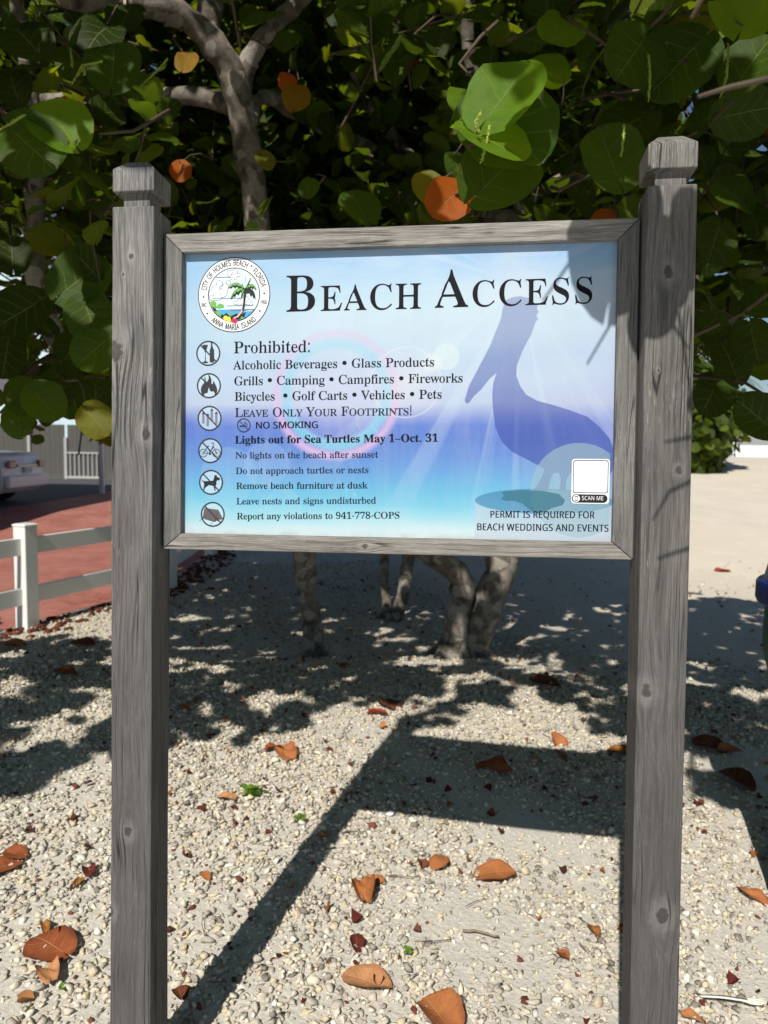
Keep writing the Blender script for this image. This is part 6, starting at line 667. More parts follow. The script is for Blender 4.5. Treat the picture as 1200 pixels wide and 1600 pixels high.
# --- town seal
def make_seal():
    cx, cz, r = -.3352, .2057, .0785
    mats = [CARD_W, PBLACK, plain('seal_sky', lin(206, 234, 240), .5, .3, .03), plain('seal_sea', lin(72, 160, 216), .5, .3, .1, 60), plain('seal_green', lin(108, 172, 76), .5, .3, .1, 60),
            plain('seal_yellow', lin(238, 214, 70), .5, .3, .05), plain('seal_red', lin(206, 44, 84), .5, .3, .05), plain('seal_bark', lin(226, 182, 158), .5, .3, .08), plain('seal_outline', lin(110, 112, 122), .5, .3, .05), plain('seal_cloud', lin(240, 244, 246), .5, .3, .02)]
    m = MB()
    lay = [0]
    def put(p, mi, k):
        flat(m, [[(cx + a * r, cz + b * r) for a, b in p]], mi, y=PY - .0003 - .00012 * k)
    def clip(p, R=.69):
        out = []
        for a, b in p:
            d = math.hypot(a, b)
            out.append((a, b) if d <= R else (a * R / d, b * R / d))
        return out
    put(circ(0, 0, 1.0, 64), 1, 0); put(circ(0, 0, .975, 64), 0, 1)
    put(circ(0, 0, .722, 64), 1, 2); put(circ(0, 0, .695, 64), 2, 3)
    seg = lambda z0: [(.69 * math.cos(a), .69 * math.sin(a)) for a in [math.asin(z0 / .69) - k * (math.pi + 2 * math.asin(z0 / .69)) / 30 for k in range(31)]]
    # clouds: outlined lobes
    def cloud(lobes, k):
        for a, b, q in lobes: put(clip(circ(a, b, q, 18)), 8, k)
        for a, b, q in lobes: put(clip(circ(a, b, q - .018, 18), .68), 9, k + 1)
    cloud([(-.1, .56, .1), (.02, .60, .09), (-.02, .5, .12), (.12, .52, .06)], 4)
    cloud([(-.62, .05, .1), (-.5, .16, .12), (-.4, .3, .09), (-.46, -.02, .14), (-.3, .06, .13), (-.24, .2, .1), (-.15, .32, .07), (-.58, -.06, .1)], 4)
    cloud([(.05, -.22, .06), (.16, -.2, .09), (.3, -.16, .12), (.4, -.2, .09), (.48, -.25, .06)], 4)
    for a, b, z in ((-.5, -.02, .47), (-.6, .28, -.09), (-.2, .55, -.295)): put(bar(a, z, b, z - .005, .02), 8, 6)
    put(seg(-.39), 3, 7)
    put(bar(-.1, -.415, .56, -.405, .04), 8, 8)
    put([(.28, -.45), (.5, -.44), (.6, -.36), (.55, -.4)], 0, 8)
    put(clip([(-.66, -.3), (-.5, -.36), (-.42, -.5), (-.28, -.54), (-.2, -.48), (-.1, -.58), (.08, -.5), (.16, -.56), (.34, -.46), (.3, -.6), (.26, -.7), (0, -.8), (-.4, -.7), (-.6, -.5)]), 1, 9)
    for p in ([(-.66, -.18), (-.56, -.15), (-.48, -.2), (-.5, -.32), (-.62, -.34)], [(-.52, -.34), (-.4, -.22), (-.28, -.26), (-.26, -.33), (-.4, -.36)], [(-.55, -.46), (-.42, -.41), (-.36, -.52), (-.36, -.62), (-.46, -.6)], [(-.14, -.5), (-.1, -.42), (-.06, -.52), (-.1, -.6)], [(.18, -.68), (.22, -.58), (.3, -.62), (.26, -.7)]):
        put(clip(p), 4, 10)
    put(circ(-.22, -.62, .065, 14), 5, 10); put(circ(-.13, -.66, .055, 14, .075), 5, 11)
    for k in range(5):
        a = 2 * math.pi * k / 5; put(circ(.03 + .055 * math.cos(a), -.69 + .04 * math.sin(a) - .01, .032, 10), 6, 12)
    # palm
    put([(-.04, -.62), (.1, -.56), (.22, -.42), (.26, -.28), (.27, -.05), (.3, .1), (.36, .1), (.33, -.1), (.31, -.3), (.27, -.46), (.14, -.62), (.0, -.66)], 1, 11)
    put([(-.02, -.62), (.1, -.57), (.2, -.45), (.24, -.38), (.245, -.46), (.13, -.6), (.0, -.64)], 7, 12)
    hub = (.31, .15)
    def frond(tip, mid, wd, k=13, green=True):
        n = 9; top, bot, gr = [], [], []
        for i in range(n + 1):
            q = i / n
            a = (1 - q) ** 2 * hub[0] + 2 * q * (1 - q) * mid[0] + q * q * tip[0]; b = (1 - q) ** 2 * hub[1] + 2 * q * (1 - q) * mid[1] + q * q * tip[1]
            w = wd * math.sin(math.pi * min(1, q * .9 + .1)) ** .8
            top.append((a, b)); bot.append((a, b - w * (1 if i % 2 else .62))); gr.append((a, b - .012 - w * .45 * (1 if i % 2 else .6)))
        put(top + bot[::-1], 1, k)
        if green: put([(a, b - .012) for a, b in top[1:]] + gr[:0:-1], 4, k + 1)
    frond((-.17, .16), (.05, .48), .16); frond((-.1, -.14), (-.0, .26), .2, 13); frond((.64, .1), (.52, .42), .15); frond((.6, -.14), (.6, .2), .22, 13, False)
    frond((.22, .5), (.2, .3), .12); frond((.48, .47), (.4, .3), .1, 13, False); frond((.2, -.12), (.2, .12), .16, 15); frond((.34, .52), (.3, .4), .1, 15)
    # ring lettering
    def arc(s, a0, a1, rad, size, inward, sq=.72):
        runs = []; x = 0.
        for ch in s:
            if ch == ' ': x += .32; continue
            if ch == '•': adv, cs = .34, [[(.12 + .09 * math.cos(q), .36 + .09 * math.sin(q)) for q in [2 * math.pi * k / 10 for k in range(10)]]]
            else: adv, cs = glyph('sans', ch)
            runs.append((x, adv, cs)); x += adv
        allc = []
        for x0, adv, cs in runs:
            am = a0 + (a1 - a0) * (x0 + adv / 2) / x
            k = abs(a1 - a0) * rad / x / size           # horizontal squeeze
            for c in cs:
                pts = []
                for px, py in c:
                    lx, ly = (px - adv / 2) * size * k, py * size
                    if not inward: rr = rad + ly; a = am - lx / rad
                    else: rr = rad - ly; a = am + lx / rad
                    pts.append((cx + r * rr * math.cos(a), cz + r * rr * math.sin(a)))
                allc.append(pts)
        vs, fs = fill2d(allc)
        for k, (dx, dz) in enumerate(((0, 0), (.0003, .0001), (-.0003, -.0001))): m.add([(a + dx, PY - .0003 - .00012 * 4 - k * .00004, b + dz) for a, b in vs], fs, 1)
    arc('CITY OF HOLMES BEACH • FLORIDA', R_(171), R_(13), .775, 0.312, False)
    arc('ANNA MARIA ISLAND', R_(227), R_(313), .935, 0.312, True)
    for s, a, b, z in (('INC.', -.905, -.735, -.31), ('1950', .735, .905, -.27)):
        text(m, [('sans', s, 1., .02)], (cx + a * r, cz + z * r), (cx + b * r, cz + z * r), 0.219 * r, 1, PY - .0003 - .00012 * 4, .00025)
    for a, b in ((-.845, -.04), (-.74, -.485), (.835, .015), (.72, -.445)): put(circ(a, b, .026, 10), 1, 4)
    m.build('town_seal', mats, panel, fix=False)
make_seal()
# ------------------------------------------------------------------ sea grape tree
RNG = np.random.default_rng(11)
def bark_material():
    t = NT('pale_bark')
    P = t.coord()
    n = t.noise(P, 9., 5, .65, .6)[0]
    n2 = t.noise(P, 55., 4, .7)[0]
    vo = t.n('ShaderNodeTexVoronoi'); t.put(vo.inputs['Vector'], P); vo.inputs['Scale'].default_value = 16.
    pt = t.rng(t.xyz(vo.outputs['Color'])[0], .55, .75)
    c = t.mix(t.rng(n, .35, .65), lin(74, 68, 60), lin(136, 128, 117))
    c = t.mix(t.math('MULTIPLY', pt, .45), c, lin(184, 178, 168))
    c = t.mix(t.rng(n2, .5, .75, 0, .55), c, lin(70, 62, 54))
    t.bump(t.math('ADD', n2, t.math('MULTIPLY', n, 1.5)), .6, .006)
    return t.base(c, .9, .15)
def leaf_material(name, trans=.34, gloss=.34):
    t = NT(name)
    a = t.n('ShaderNodeAttribute'); a.attribute_name = 'tint'
    uv = t.n('ShaderNodeUVMap'); uv.uv_map = 'leaf'
    tx, sy, _ = t.xyz(uv.outputs[0])
    at_ = t.math('ABSOLUTE', tx)
    mid = t.rng(at_, .012, .03, 1., 0.)
    side = t.math('ABSOLUTE', t.math('SUBTRACT', t.math('FRACT', t.math('ADD', t.math('MULTIPLY', sy, 4.6), t.math('MULTIPLY', t.math('POWER', at_, .85), -1.5))), .5))
    side = t.math('MULTIPLY', t.rng(side, .02, .055, 1., 0.), t.rng(at_, .2, .95, .75, .2))
    v = t.math('MAXIMUM', mid, side)
    n = t.noise(t.coord(), 30., 4, .6)[0]
    base = t.mix(t.rng(n, .3, .7, 0, .35), a.outputs[0], (.02, .03, .006, 1), 'MIX')
    spots = t.rng(t.noise(t.coord(), 70., 3, .6)[0], .63, .70, 0., .8)
    base = t.mix(spots, base, lin(112, 84, 40))
    vein = t.mix(.75, a.outputs[0], lin(150, 158, 96))
    c = t.mix(t.math('MULTIPLY', v, .7), base, vein)
    t.base(c, gloss, .16)
    t.bump(t.math('ADD', t.math('MULTIPLY', v, -1.), t.math('MULTIPLY', n, .5)), .35, .004)
    tr = t.n('ShaderNodeBsdfTranslucent')
    tc = t.mix(1., a.outputs[0], (3.7, 3.0, 1.0, 1), 'MULTIPLY')
    tc = t.mix(t.math('MULTIPLY', v, .35), tc, (.02, .03, .004, 1))
    t.put(tr.inputs[0], tc)
    ms = t.n('ShaderNodeMixShader'); ms.inputs[0].default_value = trans
    t.t.links.new(t.bsdf.outputs[0], ms.inputs[1]); t.t.links.new(tr.outputs[0], ms.inputs[2])
    t.t.links.new(ms.outputs[0], t.out.inputs[0])
    return t.m
M_LEAF = leaf_material('sea_grape_leaf', .43, .52)
M_BARK = bark_material()
M_TWIG = plain('twig_bark', lin(92, 80, 68), .9, .15, .3, 30)

def leaf_template(rows, cols, rng, fold=.16, cup=.2, wave=.05, curl=0., edge=.03):
    """a round kidney leaf of unit diameter: stalk at the origin, midrib along +y, upper face +z"""
    s = (1 - np.cos(np.pi * np.linspace(0, 1, rows))) / 2; tt = np.linspace(-1, 1, cols)
    S, T = np.meshgrid(s, tt, indexing='ij')
    W = .53 * np.clip(1 - (2 * S - 1) ** 2, 0, 1) ** .46
    W = np.maximum(W, .02)
    W = W * (1 + .10 * (0.45 - S)) * (1 + edge * np.sin(S * 9 + rng.uniform(0, 6)) + edge * .7 * np.sin(S * 21 + rng.uniform(0, 6) + T))
    asym = rng.uniform(-.05, .05)
    x = T * W * (1 + asym * T)
    y = S - .16 * np.abs(T) ** 1.4 * (1 - S) ** 3 * 1.4 + .015 * np.sin(T * 9)
    ph = rng.uniform(0, 6.28, 3)
    z = fold * np.abs(x) * rng.uniform(.5, 1.3) - cup * (y - .4) ** 2 * rng.uniform(.3, 1.4) + wave * np.sin(5 * x + 4 * y + ph[0]) + wave * .6 * np.abs(T) ** 2 * np.sin(11 * S + ph[1] + T * 2)
    if curl: z = z + curl * (np.abs(x) * 2) ** 2.2 * rng.uniform(.6, 1.3) + curl * rng.uniform(-.6, .8) * (S - .3) ** 2
    V = np.stack([x, y, z], -1).reshape(-1, 3)
    i = (np.arange(rows - 1)[:, None] * cols + np.arange(cols - 1)[None]).ravel()
    F = np.stack([i, i + 1, i + cols + 1, i + cols], 1)
    return V, F, np.stack([T, S], -1).reshape(-1, 2)
TPL = [leaf_template(7, 5, RNG) for _ in range(8)]
TPL_BIG = [leaf_template(12, 11, RNG, wave=.035) for _ in range(6)]

def assemble(tpls, pos, ydir, zdir, size, tint):
    """place a leaf template at every pos (n,3) with the given midrib and face directions"""
    n = len(pos)
    y = ydir / np.linalg.norm(ydir, axis=1)[:, None]
    x = np.cross(y, zdir); x /= np.linalg.norm(x, axis=1)[:, None] + 1e-9
    z = np.cross(x, y)
    which = RNG.integers(0, len(tpls), n)
    VV, FF, UU, TT = [], [], [], []
    off = 0
    for k, (V, F, U) in enumerate(tpls):
        idx = np.where(which == k)[0]
        if not len(idx): continue
        B = np.stack([x[idx], y[idx], z[idx]], 1)                      # n,3(axis),3
        P = np.einsum('vk,nkc->nvc', V, B) * size[idx][:, None, None] + pos[idx][:, None]
        nv = len(V)
        VV.append(P.reshape(-1, 3))
        FF.append((F[None] + (off + np.arange(len(idx)) * nv)[:, None, None]).reshape(-1, 4))
        UU.append(np.tile(U, (len(idx), 1)))
        TT.append(np.repeat(tint[idx], nv, 0))
        off += nv * len(idx)
    return np.concatenate(VV), np.concatenate(FF), np.concatenate(UU), np.concatenate(TT)

tree = thing('sea_grape_tree', 'spreading many-stemmed sea grape tree shading the gravel behind the sign', 'tree', (.4, 5.2, 0))
TOFF = Vector((.4, 5.2, 0))
def limb(name, path, n=14, jitter=.012):
    pts = [at(u, v, y) if v is not None else Vector(u) for u, v, y, r in path]
    rad = [p[3] for p in path]
    # smooth by Catmull-Rom
    P, Q = [], []
    for i in range(len(pts) - 1):
        p0, p1, p2, p3 = pts[max(i - 1, 0)], pts[i], pts[i + 1], pts[min(i + 2, len(pts) - 1)]
        k = max(3, int((p2 - p1).length / .09))
        for j in range(k):
            t = j / k
            q = .5 * (2 * p1 + (p2 - p0) * t + (2 * p0 - 5 * p1 + 4 * p2 - p3) * t * t + (3 * p1 - p0 - 3 * p2 + p3) * t ** 3)
            P.append(q); Q.append(rad[i] + (rad[i + 1] - rad[i]) * t)
    P.append(pts[-1]); Q.append(rad[-1])
    rg = random.Random(len(P) * 7 + int(rad[0] * 1000))
    Q = [r * (1 + rg.uniform(-.09, .09)) for r in Q]
    P = [p + Vector((rg.uniform(-1, 1), rg.uniform(-1, 1), rg.uniform(-1, 1))) * r * .07 - TOFF for p, r in zip(P, Q)]
    m = MB(); m.tube(P, Q, n)
    if name == 'trunk':                       # root flare
        for k in range(5):
            a = k * 1.2566 + rg.uniform(-.4, .4); d = Vector((math.cos(a), math.sin(a), 0)); r = rad[1]
            q = P[1]; zb = -.02
            m.tube([q + Vector((0, 0, r * 2.2)) + d * r * .35, Vector((q.x, q.y, .5 * r)) + d * r * .95, Vector((q.x, q.y, zb)) + d * r * rg.uniform(1.7, 2.6)], [r * .55, r * .5, r * .22], 8)
    m.v = [(x + .007 * math.sin(y * 31 + z * 17), y + .007 * math.sin(z * 23 + x * 29), z + .004 * math.sin(x * 41)) for x, y, z in m.v]
    return m.build(name, M_BARK, tree, smooth=True)
limb('trunk', [(489, 1060, 5.15, .100), (488, 1030, 5.15, .082), (486, 960, 5.1, .074), (472, 860, 5.0, .072), (432, 640, 4.8, .072), (404, 350, 4.6, .074), (386, 240, 4.5, .076), (372, 140, 4.4, .080), (348, 85, 4.32, .078), (308, 42, 4.25, .070), (262, 14, 4.15, .062), (196, 6, 4.0, .050)])
limb('limb', [(372, 150, 4.42, .07), (386, 100, 4.4, .056), (402, 68, 4.38, .050), (430, 36, 4.35, .046), (470, 0, 4.3, .043), (540, -90, 4.2, .040), (600, -220, 4.0, .03)])
limb('limb', [(322, 60, 4.28, .07), (326, 10, 4.3, .066), (322, -120, 4.3, .056), (300, -300, 4.2, .04)])
limb('limb', [(225, 0, 4.1, .06), (150, 2, 3.9, .055), (70, -12, 3.6, .045), (-60, -60, 3.3, .03)])
limb('limb', [(388, 230, 4.52, .06), (372, 178, 4.55, .052), (320, 152, 4.62, .054), (230, 152, 4.7, .05), (120, 156, 4.8, .044), (0, 158, 4.8, .038), (-160, 130, 4.7, .025)])
limb('limb', [(384, 210, 4.6, .05), (410, 152, 4.8, .046), (470, 178, 5.0, .05), (540, 216, 5.3, .056), (600, 250, 5.5, .058), (690, 330, 5.6, .06), (800, 520, 5.5, .07)])
limb('trunk', [(604, 985, 6.6, .06), (604, 965, 6.6, .045), (600, 880, 6.6, .04), (590, 700, 6.6, .04), (560, 400, 6.5, .035), (520, 150, 6.4, .025)])
limb('trunk', [(612, 985, 6.55, .08), (622, 960, 6.55, .06), (638, 880, 6.5, .058), (660, 700, 6.4, .055), (720, 450, 6.2, .05), (760, 200, 6.0, .035), (770, -100, 5.8, .02)])
limb('trunk', [(698, 1056, 5.2, .13), (708, 1025, 5.2, .095), (716, 960, 5.2, .08), (722, 908, 5.2, .086), (692, 878, 5.1, .08), (650, 850, 5.0, .07), (560, 740, 4.9, .066), (400, 645, 4.6, .06), (250, 612, 4.3, .056), (170, 596, 4.1, .054), (118, 572, 4.0, .054), (74, 500, 3.9, .052), (54, 400, 3.85, .05), (56, 250, 3.8, .045), (40, 90, 3.7, .035), (0, -150, 3.5, .02)])
limb('trunk', [(722, 1050, 5.35, .16), (732, 1015, 5.3, .135), (760, 945, 5.3, .12), (786, 870, 5.3, .115), (810, 700, 5.3, .11), (828, 500, 5.2, .1), (822, 345, 5.2, .085), (880, 285, 5.1, .07), (1000, 228, 4.8, .052), (1100, 215, 4.7, .044), (1230, 205, 4.5, .03)])
limb('limb', [(822, 345, 5.2, .07), (700, 320, 5.3, .05), (640, 245, 5.4, .045), (560, 130, 5.4, .04), (540, -80, 5.2, .03)])
limb('limb', [(824, 400, 5.2, .06), (800, 250, 5.1, .05), (740, 120, 4.9, .045), (720, -80, 4.6, .035)])
limb('limb', [(170, 596, 4.1, .035), (120, 470, 4.5, .03), (150, 360, 4.9, .026), (210, 300, 5.2, .02)])
# cut stub face and branch collar
m = MB(); c = at(196, 6, 4.0) - TOFF
m.tube([c + Vector((.01, 0, 0)), c + Vector((-.012, -.004, 0))], [.047, .04], 14); m.build('branch_stub', plain('cut_wood', lin(206, 192, 170), .9, .1, .15, 40), tree)

def zbound(gx):
    return np.interp(gx, [-6, -3, -2, -1.2, -.4, .1, .9, 1.27, 1.48, 3], [3.1, 2.5, 2.2, 3.0, 3.5, 3.66, 3.68, 3.66, 2.6, 2.4])
def lit_ground(gx, gy):
    """the open sand on the right and the driveway on the left lie in full sun"""
    w = .25 * np.sin(gx * 3.1) + .2 * np.sin(gx * 7.3 + 1)
    return ((gy > 7.7 + w) & (gx > .36 * gy) & (gx < .66 * gy)) | ((gy > 5.7 + w) & (gx < -.33 * gy) & (gx > -.62 * gy))
def sun_landing(P):
    s = (P[:, 2] - .12) / -S_DIR.z
    return P[:, 0] + S_DIR.x * s, P[:, 1] + S_DIR.y * s
def screen(P):
    d = P - np.array([0, 0, CAM_H])
    z = d @ np.array(C_FWD)
    zz = np.where(np.abs(z) < 1e-3, 1e-3, z)
    return 600 + FOC * (d @ np.array(C_RT)) / zz, 800 - FOC * (d @ np.array(C_UP)) / zz, z
def in_crown(P, noise):
    """the volume the foliage fills: an umbrella whose sunward edge is where the shade on the gravel begins"""
    x, y, h = P.T
    gx, gy = sun_landing(P)
    ok = (gy > zbound(gx) + noise * .28)
    ok &= ~lit_ground(gx, gy)
    top = 6.7 - .06 * ((x - .3) ** 2) - .09 * (y - 5.6) ** 2
    under = 1.78 + .22 * noise + .5 * np.exp(-((x - .2) ** 2) / .8) * (y < 5.5) - .12 * (x < -1) + .25 * (x > 1.9)
    ok &= (h < top + .25 * noise) & (h > under)
    ok &= (y < 9.2) & (x > -5.2) & (x < 4.6)
    return ok
def build_crown():
    n = 170000
    P = np.stack([RNG.uniform(-5.2, 4.6, n), RNG.uniform(-.6, 9.2, n), RNG.uniform(1.5, 6.9, n)], 1)
    noise = np.sin(P[:, 0] * 2.3 + np.sin(P[:, 1] * 1.9)) * .6 + np.sin(P[:, 1] * 2.7 + P[:, 2] * 2.1 + P[:, 0]) * .5
    ok = in_crown(P, noise)
    u, v, z = screen(P)
    vis = (z > 0) & (u > -60) & (u < 1260) & (v > -60) & (v < 1000)
    wgt = np.where(vis & (z < 4.7), .58, np.where(vis, 1.15, .66))
    wgt = np.where(vis & (z < 4.9) & (u > 210) & (u < 520) & (v < 380), .0, wgt)
    wgt = np.where(vis & (z < 2.3), .0, wgt)
    wgt = np.where(vis & (u > 1020) & (v < 570) & (z < 4.3), 1.6, wgt)
    wgt = np.where(vis & (u < 170) & (v > 330), wgt * .3, wgt)
    wgt = np.where(vis & (u > 1080) & (v > 560), wgt * .3, wgt)
    # clumpiness
    cl = np.sin(P[:, 0] * 4.1 + 1.3) * np.sin(P[:, 1] * 3.7 + .4) * np.sin(P[:, 2] * 4.3)
    wgt = wgt * np.where(vis & (z > 4.9), np.clip(.85 + cl * .5, .45, 1.25), np.clip(.72 + cl * 1.0, .04, 1.25))
    ok &= RNG.random(n) < wgt * np.where(vis & (z > 4.9), .80, .44)
    P = P[ok][:NTWIG]
    n = len(P)
    ctr = np.array([.3, 5.0, 1.6])
    out = P - ctr; out /= np.linalg.norm(out, axis=1)[:, None]
    D = out + RNG.normal(0, .55, (n, 3)) + np.array([0, 0, .15]); D /= np.linalg.norm(D, axis=1)[:, None]
    L = RNG.uniform(.35, .8, n)
    k = 9
    lp, ly, lz, ls, lt = [], [], [], [], []
    tv, tf = [], []
    off = 0
    for i in range(n):
        side = np.cross(D[i], [0, 0, 1.]); side /= np.linalg.norm(side) + 1e-6
        upv = np.cross(side, D[i])
        bend = RNG.normal(0, .25, 2)
        q = np.linspace(-.45, .55, 5)[:, None] * L[i]
        path = P[i] + q * D[i] + (q / L[i]) ** 2 * L[i] * (bend[0] * side + (bend[1] + .1) * upv)
        rad = np.linspace(.008, .0035, 5)
        a = np.array([0, 2.094, 4.189])
        ringv = path[:, None] + rad[:, None, None] * (np.cos(a)[None, :, None] * side + np.sin(a)[None, :, None] * upv)
        tv.append(ringv.reshape(-1, 3))
        for r in range(4):
            for c in range(3): tf.append((off + r * 3 + c, off + r * 3 + (c + 1) % 3, off + r * 3 + 3 + (c + 1) % 3, off + r * 3 + 3 + c))
        off += 15
        nl = RNG.integers(6, 11)
        for j in range(nl):
            f = (j + .5) / nl
            b = path[0] * 0 + np.array([np.interp(f, np.linspace(0, 1, 5), path[:, c]) for c in range(3)])
            sgn = 1 if j % 2 else -1
            yd = D[i] * .45 + side * sgn * .9 + upv * RNG.normal(.15, .3) + RNG.normal(0, .25, 3)
            zd = np.array([0, 0, .75]) + out[i] * .35 + np.array([-.12, -.42, .1]) + RNG.normal(0, .5, 3)
            lp.append(b + yd * .02); ly.append(yd); lz.append(zd)
            ls.append(RNG.uniform(.08, .152))
            lt.append(RNG.random())
    lp, ly, lz, ls, lt = map(np.array, (lp, ly, lz, ls, lt))
    # keep the sunlit places sunlit and the space before the sign free
    mid = lp + ly / np.linalg.norm(ly, axis=1)[:, None] * ls[:, None] * .5
    gx, gy = sun_landing(mid)
    u, v, z = screen(mid)
    keep = (gy > zbound(gx) - .12) & ~((z > -.2) & (z < 2.15) & (u > -150) & (u < 1350) & (v > -160))
    keep &= ~lit_ground(gx, gy)
    keep &= mid[:, 2] > 1.52
    lp, ly, lz, ls, lt = lp[keep], ly[keep], lz[keep], ls[keep], lt[keep]
    g0, g1, g2 = np.array(lin(40, 58, 15)[:3]), np.array(lin(62, 86, 23)[:3]), np.array(lin(96, 110, 30)[:3])
    tint = np.where((lt < .6)[:, None], g0 + (g1 - g0) * (lt / .6)[:, None], g1 + (g2 - g1) * ((lt - .6) / .4)[:, None])
    org = RNG.random(len(lt)) < .004
    tint[org] = np.array(lin(168, 92, 30)[:3])
    V, F, U, T = assemble(TPL, lp - np.array(TOFF), ly, lz, ls, tint)
    np_mesh('crown', V, F, M_LEAF, tree, T, U, smooth=True)
    tv = np.concatenate(tv); tf = np.array(tf)
    # twigs in front of the sign and in the sun are dropped with their leaves
    c = tv[tf].mean(1); u, v, z = screen(c); gx, gy = sun_landing(c)
    kp = (gy > zbound(gx) - .1) & ~((z > -.2) & (z < 2.15) & (u > -150) & (u < 1350) & (v > -160)) & (c[:, 2] > 1.5) & ~lit_ground(gx, gy)
    np_mesh('twigs', tv - np.array(TOFF), tf[kp], M_TWIG, tree, smooth=True)
    print('LEAVES', len(lp), 'TWIGS', n)
NTWIG = 6000
build_crown()

# the large leaves that hang nearest the viewer, on their own twigs
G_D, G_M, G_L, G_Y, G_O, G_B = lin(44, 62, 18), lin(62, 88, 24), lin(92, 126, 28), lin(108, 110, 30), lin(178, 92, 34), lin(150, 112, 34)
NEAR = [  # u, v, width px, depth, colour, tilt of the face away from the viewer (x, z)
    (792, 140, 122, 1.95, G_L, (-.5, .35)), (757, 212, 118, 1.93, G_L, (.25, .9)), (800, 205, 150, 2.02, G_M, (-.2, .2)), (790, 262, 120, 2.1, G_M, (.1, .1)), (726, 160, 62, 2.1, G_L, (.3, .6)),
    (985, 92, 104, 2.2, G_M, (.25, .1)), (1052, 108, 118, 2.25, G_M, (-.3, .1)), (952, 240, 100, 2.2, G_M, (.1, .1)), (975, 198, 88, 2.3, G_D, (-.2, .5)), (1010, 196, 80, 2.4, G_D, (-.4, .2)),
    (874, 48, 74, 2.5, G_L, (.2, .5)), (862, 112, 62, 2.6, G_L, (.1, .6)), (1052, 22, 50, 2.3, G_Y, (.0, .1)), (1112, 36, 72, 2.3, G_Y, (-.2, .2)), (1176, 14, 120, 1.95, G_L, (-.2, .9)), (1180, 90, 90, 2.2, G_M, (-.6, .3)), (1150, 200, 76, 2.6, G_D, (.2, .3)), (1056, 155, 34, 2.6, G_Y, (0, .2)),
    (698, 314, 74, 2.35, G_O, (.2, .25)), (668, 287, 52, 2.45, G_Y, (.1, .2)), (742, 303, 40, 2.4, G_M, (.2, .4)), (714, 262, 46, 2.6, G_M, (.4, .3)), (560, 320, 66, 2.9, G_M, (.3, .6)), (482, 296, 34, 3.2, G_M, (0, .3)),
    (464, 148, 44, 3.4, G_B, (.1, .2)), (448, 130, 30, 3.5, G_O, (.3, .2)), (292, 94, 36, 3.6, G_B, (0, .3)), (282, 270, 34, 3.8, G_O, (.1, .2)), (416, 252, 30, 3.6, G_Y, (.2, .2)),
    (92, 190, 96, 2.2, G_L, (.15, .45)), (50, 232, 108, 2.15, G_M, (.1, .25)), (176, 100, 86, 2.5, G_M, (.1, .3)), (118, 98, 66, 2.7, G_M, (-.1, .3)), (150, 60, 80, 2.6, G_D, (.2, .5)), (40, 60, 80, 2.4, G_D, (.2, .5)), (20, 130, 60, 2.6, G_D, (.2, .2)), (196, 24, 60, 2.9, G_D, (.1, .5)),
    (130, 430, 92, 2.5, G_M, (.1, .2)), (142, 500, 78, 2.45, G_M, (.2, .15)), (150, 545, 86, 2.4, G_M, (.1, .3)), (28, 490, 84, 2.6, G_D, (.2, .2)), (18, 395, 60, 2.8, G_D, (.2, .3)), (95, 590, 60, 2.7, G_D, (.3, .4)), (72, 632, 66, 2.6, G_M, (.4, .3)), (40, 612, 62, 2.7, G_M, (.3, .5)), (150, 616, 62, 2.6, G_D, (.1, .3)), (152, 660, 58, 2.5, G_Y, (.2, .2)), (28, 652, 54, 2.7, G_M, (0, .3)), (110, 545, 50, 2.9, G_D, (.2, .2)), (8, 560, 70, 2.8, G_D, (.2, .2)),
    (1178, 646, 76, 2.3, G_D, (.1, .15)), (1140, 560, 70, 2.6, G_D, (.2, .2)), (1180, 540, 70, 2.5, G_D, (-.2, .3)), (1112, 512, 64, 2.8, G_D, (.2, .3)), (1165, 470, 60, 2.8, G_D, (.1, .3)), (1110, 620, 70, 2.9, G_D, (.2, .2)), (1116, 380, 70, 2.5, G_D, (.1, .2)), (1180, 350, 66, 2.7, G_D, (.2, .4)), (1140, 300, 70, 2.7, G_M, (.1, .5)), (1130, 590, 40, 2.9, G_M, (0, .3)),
    (905, 300, 46, 3.0, G_D, (.2, .3)), (620, 110, 40, 3.6, G_M, (.1, .4)), (600, 40, 44, 3.2, G_D, (.1, .4)), (690, 60, 50, 3.0, G_D, (.1, .4)), (450, 60, 40, 3.6, G_M, (.1, .4)), (540, 20, 50, 3.3, G_D, (.1, .4)),
]
